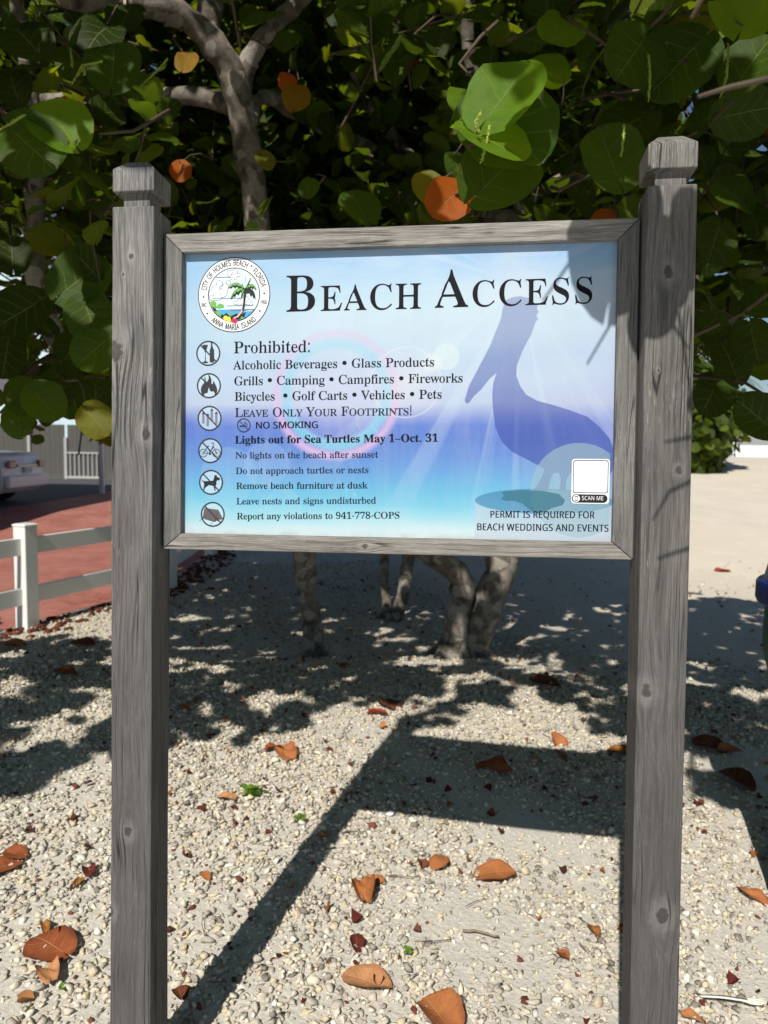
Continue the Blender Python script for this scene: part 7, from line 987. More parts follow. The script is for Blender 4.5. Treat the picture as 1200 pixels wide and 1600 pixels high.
def near_leaves():
    # twigs link neighbours to the limb overhead
    pos, yd, zd, sz, tint = [], [], [], [], []
    tw = MB()
    rg = random.Random(5)
    for u, v, w, y, c, (tx, tz) in NEAR:
        p = np.array(at(u, v, y)); size = w / FOC * y * .93
        z = np.array([tx * .9 + rg.uniform(-.1, .1), -1., tz * .9 + .1]); z /= np.linalg.norm(z)
        ang = rg.uniform(-.9, .9) + (math.pi if rg.random() < .45 else 0)
        yv = np.array([math.sin(ang), -.1, math.cos(ang)]); yv -= z * (yv @ z); yv /= np.linalg.norm(yv)
        q = p - yv * size * .5
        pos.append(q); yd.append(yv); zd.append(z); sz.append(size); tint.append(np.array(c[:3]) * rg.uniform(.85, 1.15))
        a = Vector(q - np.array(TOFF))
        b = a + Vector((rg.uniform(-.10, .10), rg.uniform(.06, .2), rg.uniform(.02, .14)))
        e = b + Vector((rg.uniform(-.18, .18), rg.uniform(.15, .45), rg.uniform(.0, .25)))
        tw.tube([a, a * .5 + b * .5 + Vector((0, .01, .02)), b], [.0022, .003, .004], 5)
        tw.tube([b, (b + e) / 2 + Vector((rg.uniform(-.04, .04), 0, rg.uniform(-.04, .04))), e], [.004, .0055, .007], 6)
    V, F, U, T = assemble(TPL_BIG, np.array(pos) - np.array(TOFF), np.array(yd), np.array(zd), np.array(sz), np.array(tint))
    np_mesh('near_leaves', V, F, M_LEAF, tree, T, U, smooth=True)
    tw.build('twigs', M_TWIG, tree, smooth=True)
near_leaves()

def shade_branch():
    """the branch that overhangs the right-hand post from just above the picture and throws leaf shadows on it"""
    pos, yd, zd, sz = [], [], [], []
    tw = MB()
    s = np.array(S_DIR)
    spec = [((966, 398), .165, .80, (0.2, 1)), ((1034, 372), .100, .78, (.1, 1)), ((1084, 338), .085, .86, (-.5, 1)), ((1020, 470), .085, .74, (.2, -1)),
            ((1050, 440), .060, .72, (.1, -1)), ((1096, 636), .04, .8, (.6, .3)), ((1078, 296), .045, .9, (1, .1)), ((1084, 400), .06, .84, (.3, .6))]
    pts = []
    for (u, v), size, t, (ax, az) in spec:
        T = np.array(at(u, v, 1.50 if u < 1000 else 1.40)); p = T - s * t
        z = -s + RNG.normal(0, .22, 3)
        yv = np.array([ax, .15, az]); yv = yv - s * (yv @ s); yv /= np.linalg.norm(yv)
        pos.append(p - yv * size * .5); yd.append(yv); zd.append(z); sz.append(size); pts.append(p - yv * size * .5)
    o = np.array(TOFF)
    base = np.array(at(1120, 400, 1.42)) - s * .95
    key = [base + np.array([.55, .5, .75]), base + np.array([.25, .22, .36]), base, np.array(at(1060, 395, 1.41)) - s * .82, np.array(at(1010, 400, 1.45)) - s * .79, np.array(at(975, 380, 1.48)) - s * .79]
    stem = []
    for i in range(len(key) - 1):
        for k in range(6): stem.append(Vector(key[i] + (key[i + 1] - key[i]) * k / 6 + np.array([0, 0, .006 * math.sin(k + i)]) - o))
    tw.tube(stem, list(np.linspace(.009, .003, len(stem))), 6)
    for p in pts:
        q = min(stem, key=lambda k: (k - Vector(p - o)).length)
        tw.tube([Vector(p - o), (Vector(p - o) + q) / 2 + Vector((0, 0, .008)), q], [.0018, .0024, .003], 5)
    # thin twigs whose shadows cross the panel corner and the lower post
    for a, b, c in (((925, 360), (880, 425), (848, 468)), ((1000, 440), (962, 510), (918, 584)), ((1098, 726), (1048, 746), (1022, 792)), ((1094, 842), (1056, 850), (1028, 858)), ((1094, 656), (1066, 659), (1040, 661)), ((1055, 460), (1068, 482), (1080, 504))):
        yy = 1.5 if a[0] < 1001 else 1.36
        tw.tube([Vector(np.array(at(*q, yy)) - s * .8 - o) for q in (a, b, c)], [.0034, .003, .0022], 5)
    for a in ((1098, 726), (1094, 842), (1094, 656)):
        q = np.array(at(*a, 1.36)) - s * .8
        tw.tube([Vector(q - o), Vector(q + np.array([.2, .1, .12]) - o), Vector(base + np.array([.35, .3, .45]) - o)], [.003, .004, .006], 5)
    V, F, U, T = assemble(TPL_BIG, np.array(pos) - o, np.array(yd), np.array(zd), np.array(sz), np.tile(np.array(G_M[:3]), (len(pos), 1)))
    np_mesh('overhanging_leaves', V, F, M_LEAF, tree, T, U, smooth=True)
    tw.build('overhanging_branch', M_TWIG, tree, smooth=True)
shade_branch()

def flower_spikes():
    mat = plain('flower_green', lin(150, 166, 74), .7, .2, .2, 60)
    for pts, y in ((((752, 176), (742, 190), (748, 208)), 1.86), (((1014, 86), (1016, 120), (1013, 156)), 2.15), (((262, 92), (240, 116), (218, 136)), 2.6), (((160, 96), (128, 102), (112, 132)), 2.4), (((975, 196), (974, 218), (970, 244)), 2.1), (((1138, 70), (1136, 120), (1126, 150)), 2.2), (((110, 74), (112, 90), (113, 104)), 2.5), (((38, 180), (18, 192), (0, 202)), 2.1), (((765, 196), (760, 226), (752, 252)), 1.88)):
        P = [at(u, v, y) - TOFF for u, v in pts]
        m = MB(); m.tube([P[0], P[1], P[2]], [.003, .0026, .0016], 5)
        rg = random.Random(int(y * 100 + pts[0][0]))
        for k in range(46):
            f = k / 45; c = P[0] * (1 - f) ** 2 + P[1] * 2 * f * (1 - f) + P[2] * f * f
            c = c * .6 + (P[0].lerp(P[1], f * 2) if f < .5 else P[1].lerp(P[2], f * 2 - 1)) * .4
            d = Vector((rg.uniform(-1, 1), rg.uniform(-1, 1), rg.uniform(-1, 1))).normalized()
            m.tube([c, c + d * .006], [.0022, .0012], 4)
        m.build('flower_spike', mat, tree, smooth=True)
flower_spikes()
# ------------------------------------------------------------------ gravel
def gravel():
    t = NT('crushed_coral')
    a = t.n('ShaderNodeAttribute'); a.attribute_name = 'tint'
    n = t.noise(t.coord(), 160., 3, .65)[0]
    c = t.mix(t.rng(n, .35, .7, 0, .55), a.outputs[0], t.mix(1., a.outputs[0], (.62, .60, .56, 1), 'MULTIPLY'))
    t.bump(n, .5, .003)
    mat = t.base(c, .92, .15)
    rg = np.random.default_rng(21)
    phi = (1 + 5 ** .5) / 2
    ico = np.array([(-1, phi, 0), (1, phi, 0), (-1, -phi, 0), (1, -phi, 0), (0, -1, phi), (0, 1, phi), (0, -1, -phi), (0, 1, -phi), (phi, 0, -1), (phi, 0, 1), (-phi, 0, -1), (-phi, 0, 1)]) / 1.902
    tri = np.array([(0, 11, 5), (0, 5, 1), (0, 1, 7), (0, 7, 10), (0, 10, 11), (1, 5, 9), (5, 11, 4), (11, 10, 2), (10, 7, 6), (7, 1, 8), (3, 9, 4), (3, 4, 2), (3, 2, 6), (3, 6, 8), (3, 8, 9), (4, 9, 5), (2, 4, 11), (6, 2, 10), (8, 6, 7), (9, 8, 1)])
    def batch(n, y0, y1, smin, smax, xf, p=2.0):
        y = np.sqrt(rg.uniform(y0 ** 2, y1 ** 2, n)) if p == 2 else rg.uniform(y0, y1, n)
        x = rg.uniform(-1, 1, n) * y * xf
        s = smin + (smax - smin) * rg.beta(1.3, 3.2, n)
        return x, y, s
    B = [batch(50000, 1.35, 4.6, .0062, .0250, .60), batch(26000, 4.6, 9.5, .010, .028, .62)]
    x = np.concatenate([b[0] for b in B]); y = np.concatenate([b[1] for b in B]); s = np.concatenate([b[2] for b in B])
    # bare sandy patches, mostly to the lower right
    def nz(x, y):
        return (np.sin(x * 3.1 + 1.7 * np.sin(y * 2.3)) + np.sin(y * 4.1 + 1.3 * np.sin(x * 2.9) + 1.1) + .6 * np.sin(x * 7.7 + y * 5.9)) / 2.6
    bare = .55 * nz(x, y) + .8 * np.exp(-(((x - .30) / .42) ** 2 + ((y - 2.12) / .30) ** 2)) + .2 * np.exp(-(((x - .42) / .3) ** 2 + ((y - 2.62) / .2) ** 2)) + .7 * sstep(1.0, 1.5, x) * (1 - sstep(3.0, 3.8, y)) + .35 * np.exp(-(((x + 1.05) / .2) ** 2 + ((y - 2.7) / .3) ** 2))
    bare = bare + 2. * sstep(2.2, 3.4, x + y * .25) * sstep(4.5, 6.5, y)
    keep = rg.random(len(x)) > np.clip((bare - .15) / .5, 0, .93)
    keep &= (x > drive_edge(y) + .03)
    # stay off the post feet
    x, y, s = x[keep], y[keep], s[keep]
    n = len(x)
    q = rg.normal(size=(n, 4)); q /= np.linalg.norm(q, axis=1)[:, None]
    w_, a_, b_, c_ = q.T
    Rm = np.stack([np.stack([1 - 2 * (b_ * b_ + c_ * c_), 2 * (a_ * b_ - c_ * w_), 2 * (a_ * c_ + b_ * w_)], -1), np.stack([2 * (a_ * b_ + c_ * w_), 1 - 2 * (a_ * a_ + c_ * c_), 2 * (b_ * c_ - a_ * w_)], -1), np.stack([2 * (a_ * c_ - b_ * w_), 2 * (b_ * c_ + a_ * w_), 1 - 2 * (a_ * a_ + b_ * b_)], -1)], 1)
    V = ico[None] * (1 + rg.normal(0, .24, (n, 12, 1))) * (np.stack([rg.uniform(.8, 1.35, n), rg.uniform(.6, 1., n), rg.uniform(.45, .9, n)], -1)[:, None])
    for k in range(4):                        # broken faces: flatten each chip against a few random planes
        pn = rg.normal(size=(n, 3)); pn /= np.linalg.norm(pn, axis=1)[:, None]
        over = np.einsum('nvj,nj->nv', V, pn) - rg.uniform(.16, .5, n)[:, None]
        V = V - np.maximum(over, 0)[..., None] * pn[:, None]
    V = np.einsum('nij,nvj->nvi', Rm, V) * s[:, None, None]
    V[:, :, 2] *= .8
    lift = s * rg.uniform(-.1, .55, n)
    base = np.stack([x, y, ground_z(x, y) + lift], -1)
    V = (V + base[:, None]).reshape(-1, 3)
    F = (tri[None] + (np.arange(n) * 12)[:, None, None]).reshape(-1, 3)
    pal = np.array([lin(222, 215, 202)[:3], lin(234, 228, 212)[:3], lin(206, 200, 188)[:3], lin(228, 215, 186)[:3], lin(186, 181, 173)[:3], lin(244, 242, 236)[:3], lin(150, 144, 136)[:3]])
    tint = pal[rg.choice(7, n, p=[.24, .22, .2, .12, .1, .06, .06])] * np.array([.93, .905, .86]) * rg.uniform(.8, 1.1, (n, 1))
    red = rg.random(n) < .02
    tint[red] = np.array(lin(118, 70, 56)[:3]) * rg.uniform(.55, 1.4, (red.sum(), 1))
    o = np_mesh('gravel', V, F, mat, None, np.repeat(tint, 12, 0))
    tag(o, 'loose pale crushed coral gravel with a few red chips', 'gravel', kind='stuff')
    print('STONES', n)
gravel()

# ------------------------------------------------------------------ fallen leaves
def dead_material(name, c0, c1, edge):
    t = NT(name)
    uv = t.n('ShaderNodeUVMap'); uv.uv_map = 'leaf'
    tx, sy, _ = t.xyz(uv.outputs[0])
    at_ = t.math('ABSOLUTE', tx)
    mid = t.rng(at_, .015, .04, 1., 0.)
    side = t.math('ABSOLUTE', t.math('SUBTRACT', t.math('FRACT', t.math('ADD', t.math('MULTIPLY', sy, 4.2), t.math('MULTIPLY', at_, -1.4))), .5))
    side = t.math('MULTIPLY', t.rng(side, .02, .07, 1., 0.), t.rng(at_, .2, .95, .7, .15))
    v = t.math('MAXIMUM', mid, side)
    P = t.coord()
    n = t.noise(P, 26., 5, .65)[0]; n2 = t.noise(P, 180., 3, .6)[0]
    c = t.mix(t.rng(n, .3, .7), c0, c1)
    c = t.mix(t.math('MULTIPLY', t.rng(t.math('ADD', at_, t.math('MULTIPLY', n, .5)), .95, 1.35), .7), c, edge)
    c = t.mix(t.rng(n2, .62, .72, 0, .6), c, edge)
    c = t.mix(t.math('MULTIPLY', v, .35), c, lin(216, 160, 104))
    t.bump(t.math('ADD', t.math('MULTIPLY', v, -1.), n), .5, .006)
    t.base(c, .75, .18)
    return t.m
DM = {'orange': dead_material('dry_orange', lin(184, 118, 70), lin(160, 98, 58), lin(112, 66, 42)),
      'rust': dead_material('dry_rust', lin(156, 88, 52), lin(132, 70, 42), lin(84, 48, 34)),
      'tan': dead_material('dry_tan', lin(198, 146, 102), lin(176, 122, 82), lin(140, 84, 52)),
      'brown': dead_material('dry_brown', lin(120, 66, 44), lin(92, 52, 40), lin(60, 38, 32)),
      'wine': dead_material('dry_wine', lin(112, 46, 40), lin(92, 40, 36), lin(60, 34, 32)),
      'mustard': dead_material('dry_mustard', lin(170, 116, 52), lin(140, 88, 42), lin(90, 58, 34)),
      'red': dead_material('dry_red', lin(178, 76, 48), lin(150, 62, 42), lin(100, 46, 36))}
LV = [  # u, v, width px, colour, turn, curl, narrowness, label
    (78, 1474, 74, 'rust', 1.2, .10, 1., 'large rust-orange round leaf lying flat left of the left post'),
    (76, 1516, 50, 'tan', .6, .55, .7, 'crumpled tan leaf just below the large rust-orange leaf'),
    (72, 1444, 24, 'mustard', .2, .5, .6, 'small curled mustard leaf just above the large rust-orange leaf'),
    (22, 1334, 40, 'rust', 1.0, .25, .9, 'rust leaf by the left picture edge, upper of two touching leaves'),
    (4, 1354, 46, 'rust', 2.2, .2, .9, 'rust leaf by the left picture edge, lower of two touching leaves'),
    (124, 1378, 22, 'mustard', -.5, .6, .55, 'small mustard leaf beside a dark red chip near the left post'),
    (444, 1182, 46, 'orange', .3, .6, .8, 'crumpled orange leaf on sunny gravel left of the post shadow, far'),
    (426, 1176, 26, 'rust', 2., .5, .8, 'smaller dark leaf tucked against the crumpled orange leaf'),
    (353, 1253, 28, 'tan', 1.3, .25, .8, 'small pale tan leaf on gravel right of the left post'),
    (588, 1116, 30, 'red', 1.5, .4, .5, 'small bright red leaf where sun meets the tree shade'),
    (606, 1100, 40, 'brown', .5, .3, .9, 'brown leaf in shade just behind the bright red leaf'),
    (570, 1392, 50, 'orange', .2, .75, .75, 'ragged star-shaped orange leaf in the middle of the gravel'),
    (585, 1374, 28, 'orange', 1., .6, .7, 'small orange scrap touching the ragged star-shaped leaf'),
    (776, 1360, 60, 'orange', -1.45, .22, .85, 'wide kidney-shaped orange leaf left of the right post'),
    (686, 1346, 34, 'orange', 2.6, .2, .95, 'small round orange leaf left of the wide kidney-shaped one'),
    (570, 1534, 70, 'tan', 1.5, .16, .8, 'flat tan leaf with clear midrib low in the centre'),
    (684, 1586, 78, 'orange', .3, .35, .95, 'big folded orange leaf at the bottom picture edge'),
    (557, 1472, 40, 'wine', .1, .25, .6, 'dark wine-red oval leaf above the flat tan leaf'),
    (281, 1550, 30, 'brown', .4, .3, .9, 'brown leaf in the post shadow at the foot of the left post'),
    (926, 1450, 26, 'mustard', .4, .9, .55, 'tightly curled amber leaf beside the right post'),
    (1174, 1396, 42, 'orange', .7, .5, .6, 'curled orange leaf right of the right post near the bin'),
    (872, 1160, 34, 'orange', .4, .35, .8, 'orange leaf standing on edge in front of the right tree trunk'),
    (876, 1182, 30, 'rust', 1.6, .4, .7, 'rust leaf lying under the orange leaf standing on edge'),
    (770, 1202, 52, 'rust', 1.2, .6, .4, 'narrow rolled rust leaf inside the notice board shadow'),
    (966, 1176, 34, 'mustard', 1.2, .3, .8, 'mustard leaf half hidden behind the right post'),
    (1108, 1168, 52, 'brown', 1.1, .3, .8, 'brown leaf in shade right of the right post'),
    (1138, 1176, 36, 'orange', 1.5, .4, .7, 'orange leaf catching sun right of the brown leaf'),
    (1150, 1218, 54, 'brown', .2, .3, .9, 'dark brown leaf in deep shade below the sunlit orange leaf'),
    (100, 1050, 34, 'rust', 1.4, .4, .7, 'rust leaf in the shade below the white fence post'),
    (286, 1106, 22, 'orange', 1.3, .3, .8, 'small orange leaf on gravel beside the left post, farthest'),
    (320, 1370, 20, 'orange', .8, .3, .8, 'small orange scrap on gravel between left post and its shadow'),
    (128, 1006, 40, 'brown', 1.2, .3, .8, 'brown leaf on the shaded ground near the fence rails'),
    (850, 1072, 44, 'brown', 1.3, .3, .8, 'brown leaf on the shaded gravel right of the tree foot'),
    (15, 1008, 40, 'orange', 1.3, .3, .8, 'orange leaf at the foot of the white fence'),
    (140, 1362, 30, 'wine', .5, .4, .7, 'dark wine leaf scrap close to the left post edge'),
    (1080, 1588, 30, 'orange', 1.2, .4, .6, 'orange leaf tip at the bottom edge under the plastic fork'),
    (1128, 890, 22, 'red', 1.4, .1, .7, 'red leaf on the sunny sand beyond the right post'),
]
def fallen_leaves():
    rg = np.random.default_rng(8)
    for u, v, w, c, turn, curl, nar, label in LV:
        p = on_ground(u, v, .012)
        zg = float(ground_z(p.x, p.y))
        size = w / FOC * (p - C_POS).dot(C_FWD)
        V, F, U = leaf_template(15, 13, rg, fold=.12, cup=.12, wave=.03 + .03 * curl, curl=curl * .34, edge=.035)
        V = V - np.array([0, .45, 0]); V[:, 0] *= nar
        if curl > .45:
            V[:, 2] += .07 * curl * np.sin(V[:, 0] * 14 + V[:, 1] * 9 + rg.uniform(0, 6)) ; V[:, 1] += .08 * np.sin(V[:, 0] * 17 + 1.)
        V[:, 2] -= np.percentile(V[:, 2], 12)
        V = V * size * .94
        o = np_mesh('fallen_leaf', V, F, DM[c], None, None, U, smooth=True)
        # the stalk
        o.location = (p.x, p.y, zg + .012)
        o.rotation_euler = (rg.uniform(-.12, .12) + (.75 if 'standing' in label else .04), rg.uniform(-.14, .14), turn + rg.uniform(-.2, .2))
        tag(o, label, 'leaf', 'fallen leaves on the gravel')
fallen_leaves()

def debris():
    """crumbs of dry leaf and broken twigs lying among the stones"""
    rg = np.random.default_rng(77)
    n = 520
    y = np.sqrt(rg.uniform(1.5 ** 2, 8.5 ** 2, n)); x = rg.uniform(-1, 1, n) * y * .58
    ok = x > drive_edge(y) + .1; x, y = x[ok], y[ok]; n = len(x)
    a = rg.uniform(0, 6.28, n)
    tp = [leaf_template(5, 5, rg, curl=.5, wave=.1, edge=.16) for _ in range(6)]
    pos = np.stack([x, y, ground_z(x, y) + .012], 1)
    yd = np.stack([np.cos(a), np.sin(a), rg.normal(0, .25, n)], 1)
    zd = np.array([0, 0, 1.]) + rg.normal(0, .35, (n, 3))
    sz = rg.uniform(.010, .034, n)
    pal = np.array([lin(150, 92, 56)[:3], lin(112, 66, 46)[:3], lin(88, 52, 42)[:3], lin(176, 122, 78)[:3], lin(96, 44, 38)[:3]])
    V, F, U, T = assemble(tp, pos, yd, zd, sz, pal[rg.integers(0, 5, n)] * rg.uniform(.7, 1.1, (n, 1)))
    t = NT('leaf_crumbs'); at3 = t.n('ShaderNodeAttribute'); at3.attribute_name = 'tint'; t.base(at3.outputs[0], .85, .12)
    tag(np_mesh('leaf_litter', V, F, t.m, None, T, U), 'small brown leaf crumbs scattered among the gravel', 'leaf litter', kind='stuff')
    m = MB(); r2 = random.Random(9)
    for k in range(110):
        yy = math.sqrt(r2.uniform(2.4, 30)); xx = r2.uniform(-.55, .55) * yy; an = r2.uniform(0, 6.28); L = r2.uniform(.015, .06)
        z = float(ground_z(xx, yy)) + .014; d = Vector((math.cos(an), math.sin(an), r2.uniform(-.1, .1))) * L; s_ = Vector((-d.y, d.x, 0)) * r2.uniform(-.2, .2)
        c = Vector((xx, yy, z)); m.tube([c - d, c + s_, c + d], [.0013, .0011, .0006], 4)
    tag(m.build('twig_litter', M_TWIG), 'fine broken twigs scattered on the gravel', 'twig litter', kind='stuff')
debris()

# ------------------------------------------------------------------ sticks, sprouts, fork
def stick(u0, v0, u1, v1, r, label):
    a, b = on_ground(u0, v0, .012), on_ground(u1, v1, .012)
    c = (a + b) / 2
    rg = random.Random(int(u0)); m = MB()
    pts = []
    for k in range(7):
        f = k / 6; q = a.lerp(b, f) - c
        pts.append((q.x + rg.uniform(-1, 1) * r * 1.6, q.y + rg.uniform(-1, 1) * r * 1.6, .004 + rg.uniform(0, r)))
    m.tube(pts, [r * (1 - .4 * k / 6) for k in range(7)], 6)
    o = m.build('stick', M_STICK, None, (c.x, c.y, float(ground_z(c.x, c.y)) + .01), smooth=True)
    tag(o, label, 'stick', 'dry sticks on the gravel')
M_STICK = plain('dry_stick', lin(142, 124, 102), .9, .1, .25, 40)
stick(722, 1448, 780, 1462, .004, 'thick grey-brown stick on bare sand left of the right post')
stick(600, 1366, 655, 1370, .002, 'thin stick on gravel between the round and ragged orange leaves')
stick(1062, 1576, 1104, 1602, .003, 'dark stick beside the foot of the right post')
stick(905, 1468, 918, 1486, .002, 'short twig under the tightly curled amber leaf')
stick(455, 1452, 462, 1442, .0016, 'fine twig beside the post shadow on the gravel')
M_SPROUT = leaf_material('sprout_leaf', .3, .5)
def sprout(u, v, w, n, label):
    p = on_ground(u, v, .0)
    s = w / FOC * (p - C_POS).dot(C_FWD)
    k = n
    a = RNG.uniform(0, 6.28, k)
    pos = np.stack([RNG.normal(0, s * .2, k), RNG.normal(0, s * .2, k), np.full(k, .012)], 1)
    yd = np.stack([np.cos(a), np.sin(a), RNG.uniform(.1, .8, k)], 1)
    V, F, U, T = assemble(TPL, pos, yd, np.tile([0, 0, 1.], (k, 1)) + RNG.normal(0, .2, (k, 3)), np.full(k, s * .45) * RNG.uniform(.6, 1.1, k), np.tile(lin(104, 140, 60)[:3], (k, 1)))
    V[:, :2] *= 1.
    o = np_mesh('sprout', V, F, M_SPROUT, None, T, U, smooth=True)
    o.location = (p.x, p.y, float(ground_z(p.x, p.y)) + .005)
    tag(o, label, 'weed', 'green sprouts in the gravel')
sprout(396, 1250, 34, 14, 'loose tuft of small green weed leaves on gravel right of the left post')
sprout(467, 1290, 20, 8, 'tiny green sprout at the edge of the post shadow')
sprout(92, 1548, 16, 4, 'tiny bright green leaf below the crumpled tan leaf')
sprout(636, 1492, 18, 7, 'tiny mossy green tuft on the gravel above the flat tan leaf')
def fork():
    a, b = on_ground(1094, 1558, .02), on_ground(1196, 1570, .02)
    d = (b - a); L = d.length; ang = math.atan2(d.y, d.x)
    m = MB()
    n = 16
    def wid(f):
        return (.004 + .0022 * math.sin(f * 2.4)) if f < .6 else .0045 + .0065 * min(1, (f - .6) / .16) ** 1.4
    top = []
    for k in range(n + 1):
        f = k / n * .74; x = f * L; z = .004 * math.sin(f * 4.2)
        top.append((x, wid(f), z))
    vs = []
    for x, w, z in top: vs += [(x, -w, z), (x, w, z), (x, w * .8, z - .002), (x, -w * .8, z - .002)]
    fs = [(0, 1, 2, 3)]
    for k in range(n):
        for q in range(4): fs.append((k * 4 + q, k * 4 + (q + 1) % 4, k * 4 + 4 + (q + 1) % 4, k * 4 + 4 + q))
    fs.append((n * 4 + 3, n * 4 + 2, n * 4 + 1, n * 4)); m.add(vs, fs)
    for k in range(4):
        y = -.0082 + k * .00547
        m.tube([(L * .735, y, .0), (L * .86, y * 1.02, -.001), (L * .95, y, .003), (L, y * .95, .007)], [.0019, .0017, .0014, .0007], 6)
    o = m.build('plastic_fork', plain('fork_plastic', lin(238, 232, 218), .35, .5, .04), None, (a.x, a.y, a.z + .004), smooth=True)
    o.rotation_euler = (0, -math.asin((b.z - a.z) / L) - .01, ang)
    tag(o, 'white disposable plastic fork lying on the gravel beside the right post', 'fork')
fork()

# ------------------------------------------------------------------ white rail fence
M_VINYL = plain('white_vinyl', lin(232, 232, 228), .35, .4, .03, 4)
def fence():
    f = thing('rail_fence', 'low white two-rail fence with square posts along the brick driveway', 'fence', (-2.92, 5.98, 0))
    def post(x, y):
        m = MB(); m.box(-.064, .064, -.064, .064, 0, .845); m.build('post', M_VINYL, f, (x, y, 0), bevel=.006).rotation_euler = (0, 0, -.3665)
        m = MB(); square_lathe(m, [(.070, .8455), (.070, .858), (.05, .866)]); m.build('post_cap', M_VINYL, f, (x, y, 0), bevel=.003).rotation_euler = (0, 0, -.3665)
    def rail_(x0, y0, x1, y1, z0, z1):
        dx, dy = x1 - x0, y1 - y0; L = math.hypot(dx, dy)
        m = MB(); m.box(.066, L - .066, -.019, .019, z0, z1)
        o = m.build('rail', M_VINYL, f, (x0, y0, 0), bevel=.004); o.rotation_euler = (0, 0, math.atan2(dy, dx))
    P = [(-1.72, -4.48), (-.86, -2.24), (0, 0), (.66, 1.72), (.55, 4.1), (.43, 6.5)]
    for p in P: post(*p)
    for a, b in zip(P[:-1], P[1:]):
        rail_(*a, *b, .61, .75); rail_(*a, *b, .20, .34)
fence()
def mulch():
    rg = np.random.default_rng(4)
    n = 800
    t = rg.uniform(3.6, 14, n); y = t; x = drive_edge(y) + .05 + np.abs(rg.normal(.12, .15, n))
    a = rg.uniform(0, 6.28, n)
    cube = np.array([(-1, -1, -1), (1, -1, -1), (1, 1, -1), (-1, 1, -1), (-.8, -.9, 1), (.9, -.8, 1), (.8, .9, 1), (-.9, .8, 1)]) * np.array([1., .55, .35])
    F0 = np.array([(0, 3, 2, 1), (4, 5, 6, 7), (0, 1, 5, 4), (1, 2, 6, 5), (2, 3, 7, 6), (3, 0, 4, 7)])
    s = rg.uniform(.012, .035, n)
    c, sn = np.cos(a), np.sin(a)
    V = cube[None] * (1 + rg.normal(0, .2, (n, 8, 3))) * s[:, None, None]
    V = np.stack([V[..., 0] * c[:, None] - V[..., 1] * sn[:, None], V[..., 0] * sn[:, None] + V[..., 1] * c[:, None], V[..., 2]], -1)
    V = V + np.stack([x, y, ground_z(x, y) + .012], -1)[:, None]
    F = (F0[None] + (np.arange(n) * 8)[:, None, None]).reshape(-1, 4)
    tint = np.array(lin(108, 62, 48)[:3]) * rg.uniform(.5, 1.3, (n, 1))
    t_ = NT('red_bark'); at2 = t_.n('ShaderNodeAttribute'); at2.attribute_name = 'tint'; t_.base(at2.outputs[0], .9, .1)
    tag(np_mesh('mulch', V.reshape(-1, 3), F, t_.m, None, np.repeat(tint, 8, 0)), 'red-brown bark and leaf bits along the fence foot', 'mulch', kind='stuff')
mulch()

# ------------------------------------------------------------------ carport, wall fence, house, parked car
def carport():
    GZ = .15
    c = thing('carport', 'open carport with white fascia and brown ceiling behind the parked car', 'carport', (-7.4, 19, GZ))
    W = plain('white_trim', lin(214, 220, 224), .5, .3, .05); BR = plain('brown_soffit', lin(150, 120, 102), .8, .2, .1)
    R = lambda m, n, mat, **k: m.build(n, mat, c, **k)
    R(MB().box(-7.6, -.003, -13, 1.6, 2.36, 2.44), 'ceiling', BR)
    R(MB().box(0, .05, -13, 1.6, 2.30, 2.62), 'fascia', W)
    R(MB().box(-7.7, .12, -13.1, 1.7, 2.623, 2.70), 'roof', plain('roof_sheet', lin(190, 196, 200), .6, .3))
    for y in (-10, -6.6, .6):
        R(MB().box(-.16, -.04, y - .06, y + .06, 0, 2.357), 'post', W, bevel=.01)
    m = MB(); m.box(-7.6, -7.5, -13, 1.6, 0, 2.357); R(m, 'back_wall', plain('grey_wall', lin(150, 150, 144), .9, .2, .08))
carport()
def panel_fence():
    f = thing('panel_fence', 'tall grey panel fence with white posts and a low picket gate behind the parked car', 'fence', (-7.4, 26.8, .15))
    W = plain('white_fence_trim', lin(172, 173, 170), .5, .3, .05)
    G = plain('grey_panel', lin(90, 89, 84), .9, .2, .08)
    for k in range(8):
        x0 = -9.4 + k * 1.32
        m = MB()
        for q in range(7): m.box(x0 + .055 + q * .1735, x0 + .055 + q * .1735 + .168, -.02 - .004 * (q % 2), .02, .03, 1.95)
        m.build('panel', G, f)
        MB().box(x0 - .052, x0 + .052, -.10, -.002, 0, 1.5 + .35 * (k % 2)).build('post', W, f, bevel=.01)
    for k in (1, 4, 6):
        x0 = -9.4 + k * 1.32
        m = MB(); m.box(x0 + .06, x0 + 1.26, -.09, -.05, .03, .11); m.box(x0 + .06, x0 + 1.26, -.09, -.05, .92, .98)
        for q in range(7): m.box(x0 + .15 + q * .16, x0 + .185 + q * .16, -.085, -.055, .112, .918)
        m.build('picket_gate', W, f)
panel_fence()
def lower_drive():
    m = MB(); m.box(-14.85, -7.62, 6.2, 26.5, .04, .166)
    tag(m.build('carport_floor', plain('dark_asphalt', lin(84, 84, 86), .9, .2, .15)), 'dark paved floor under the carport', 'pavement', kind='structure')
lower_drive()
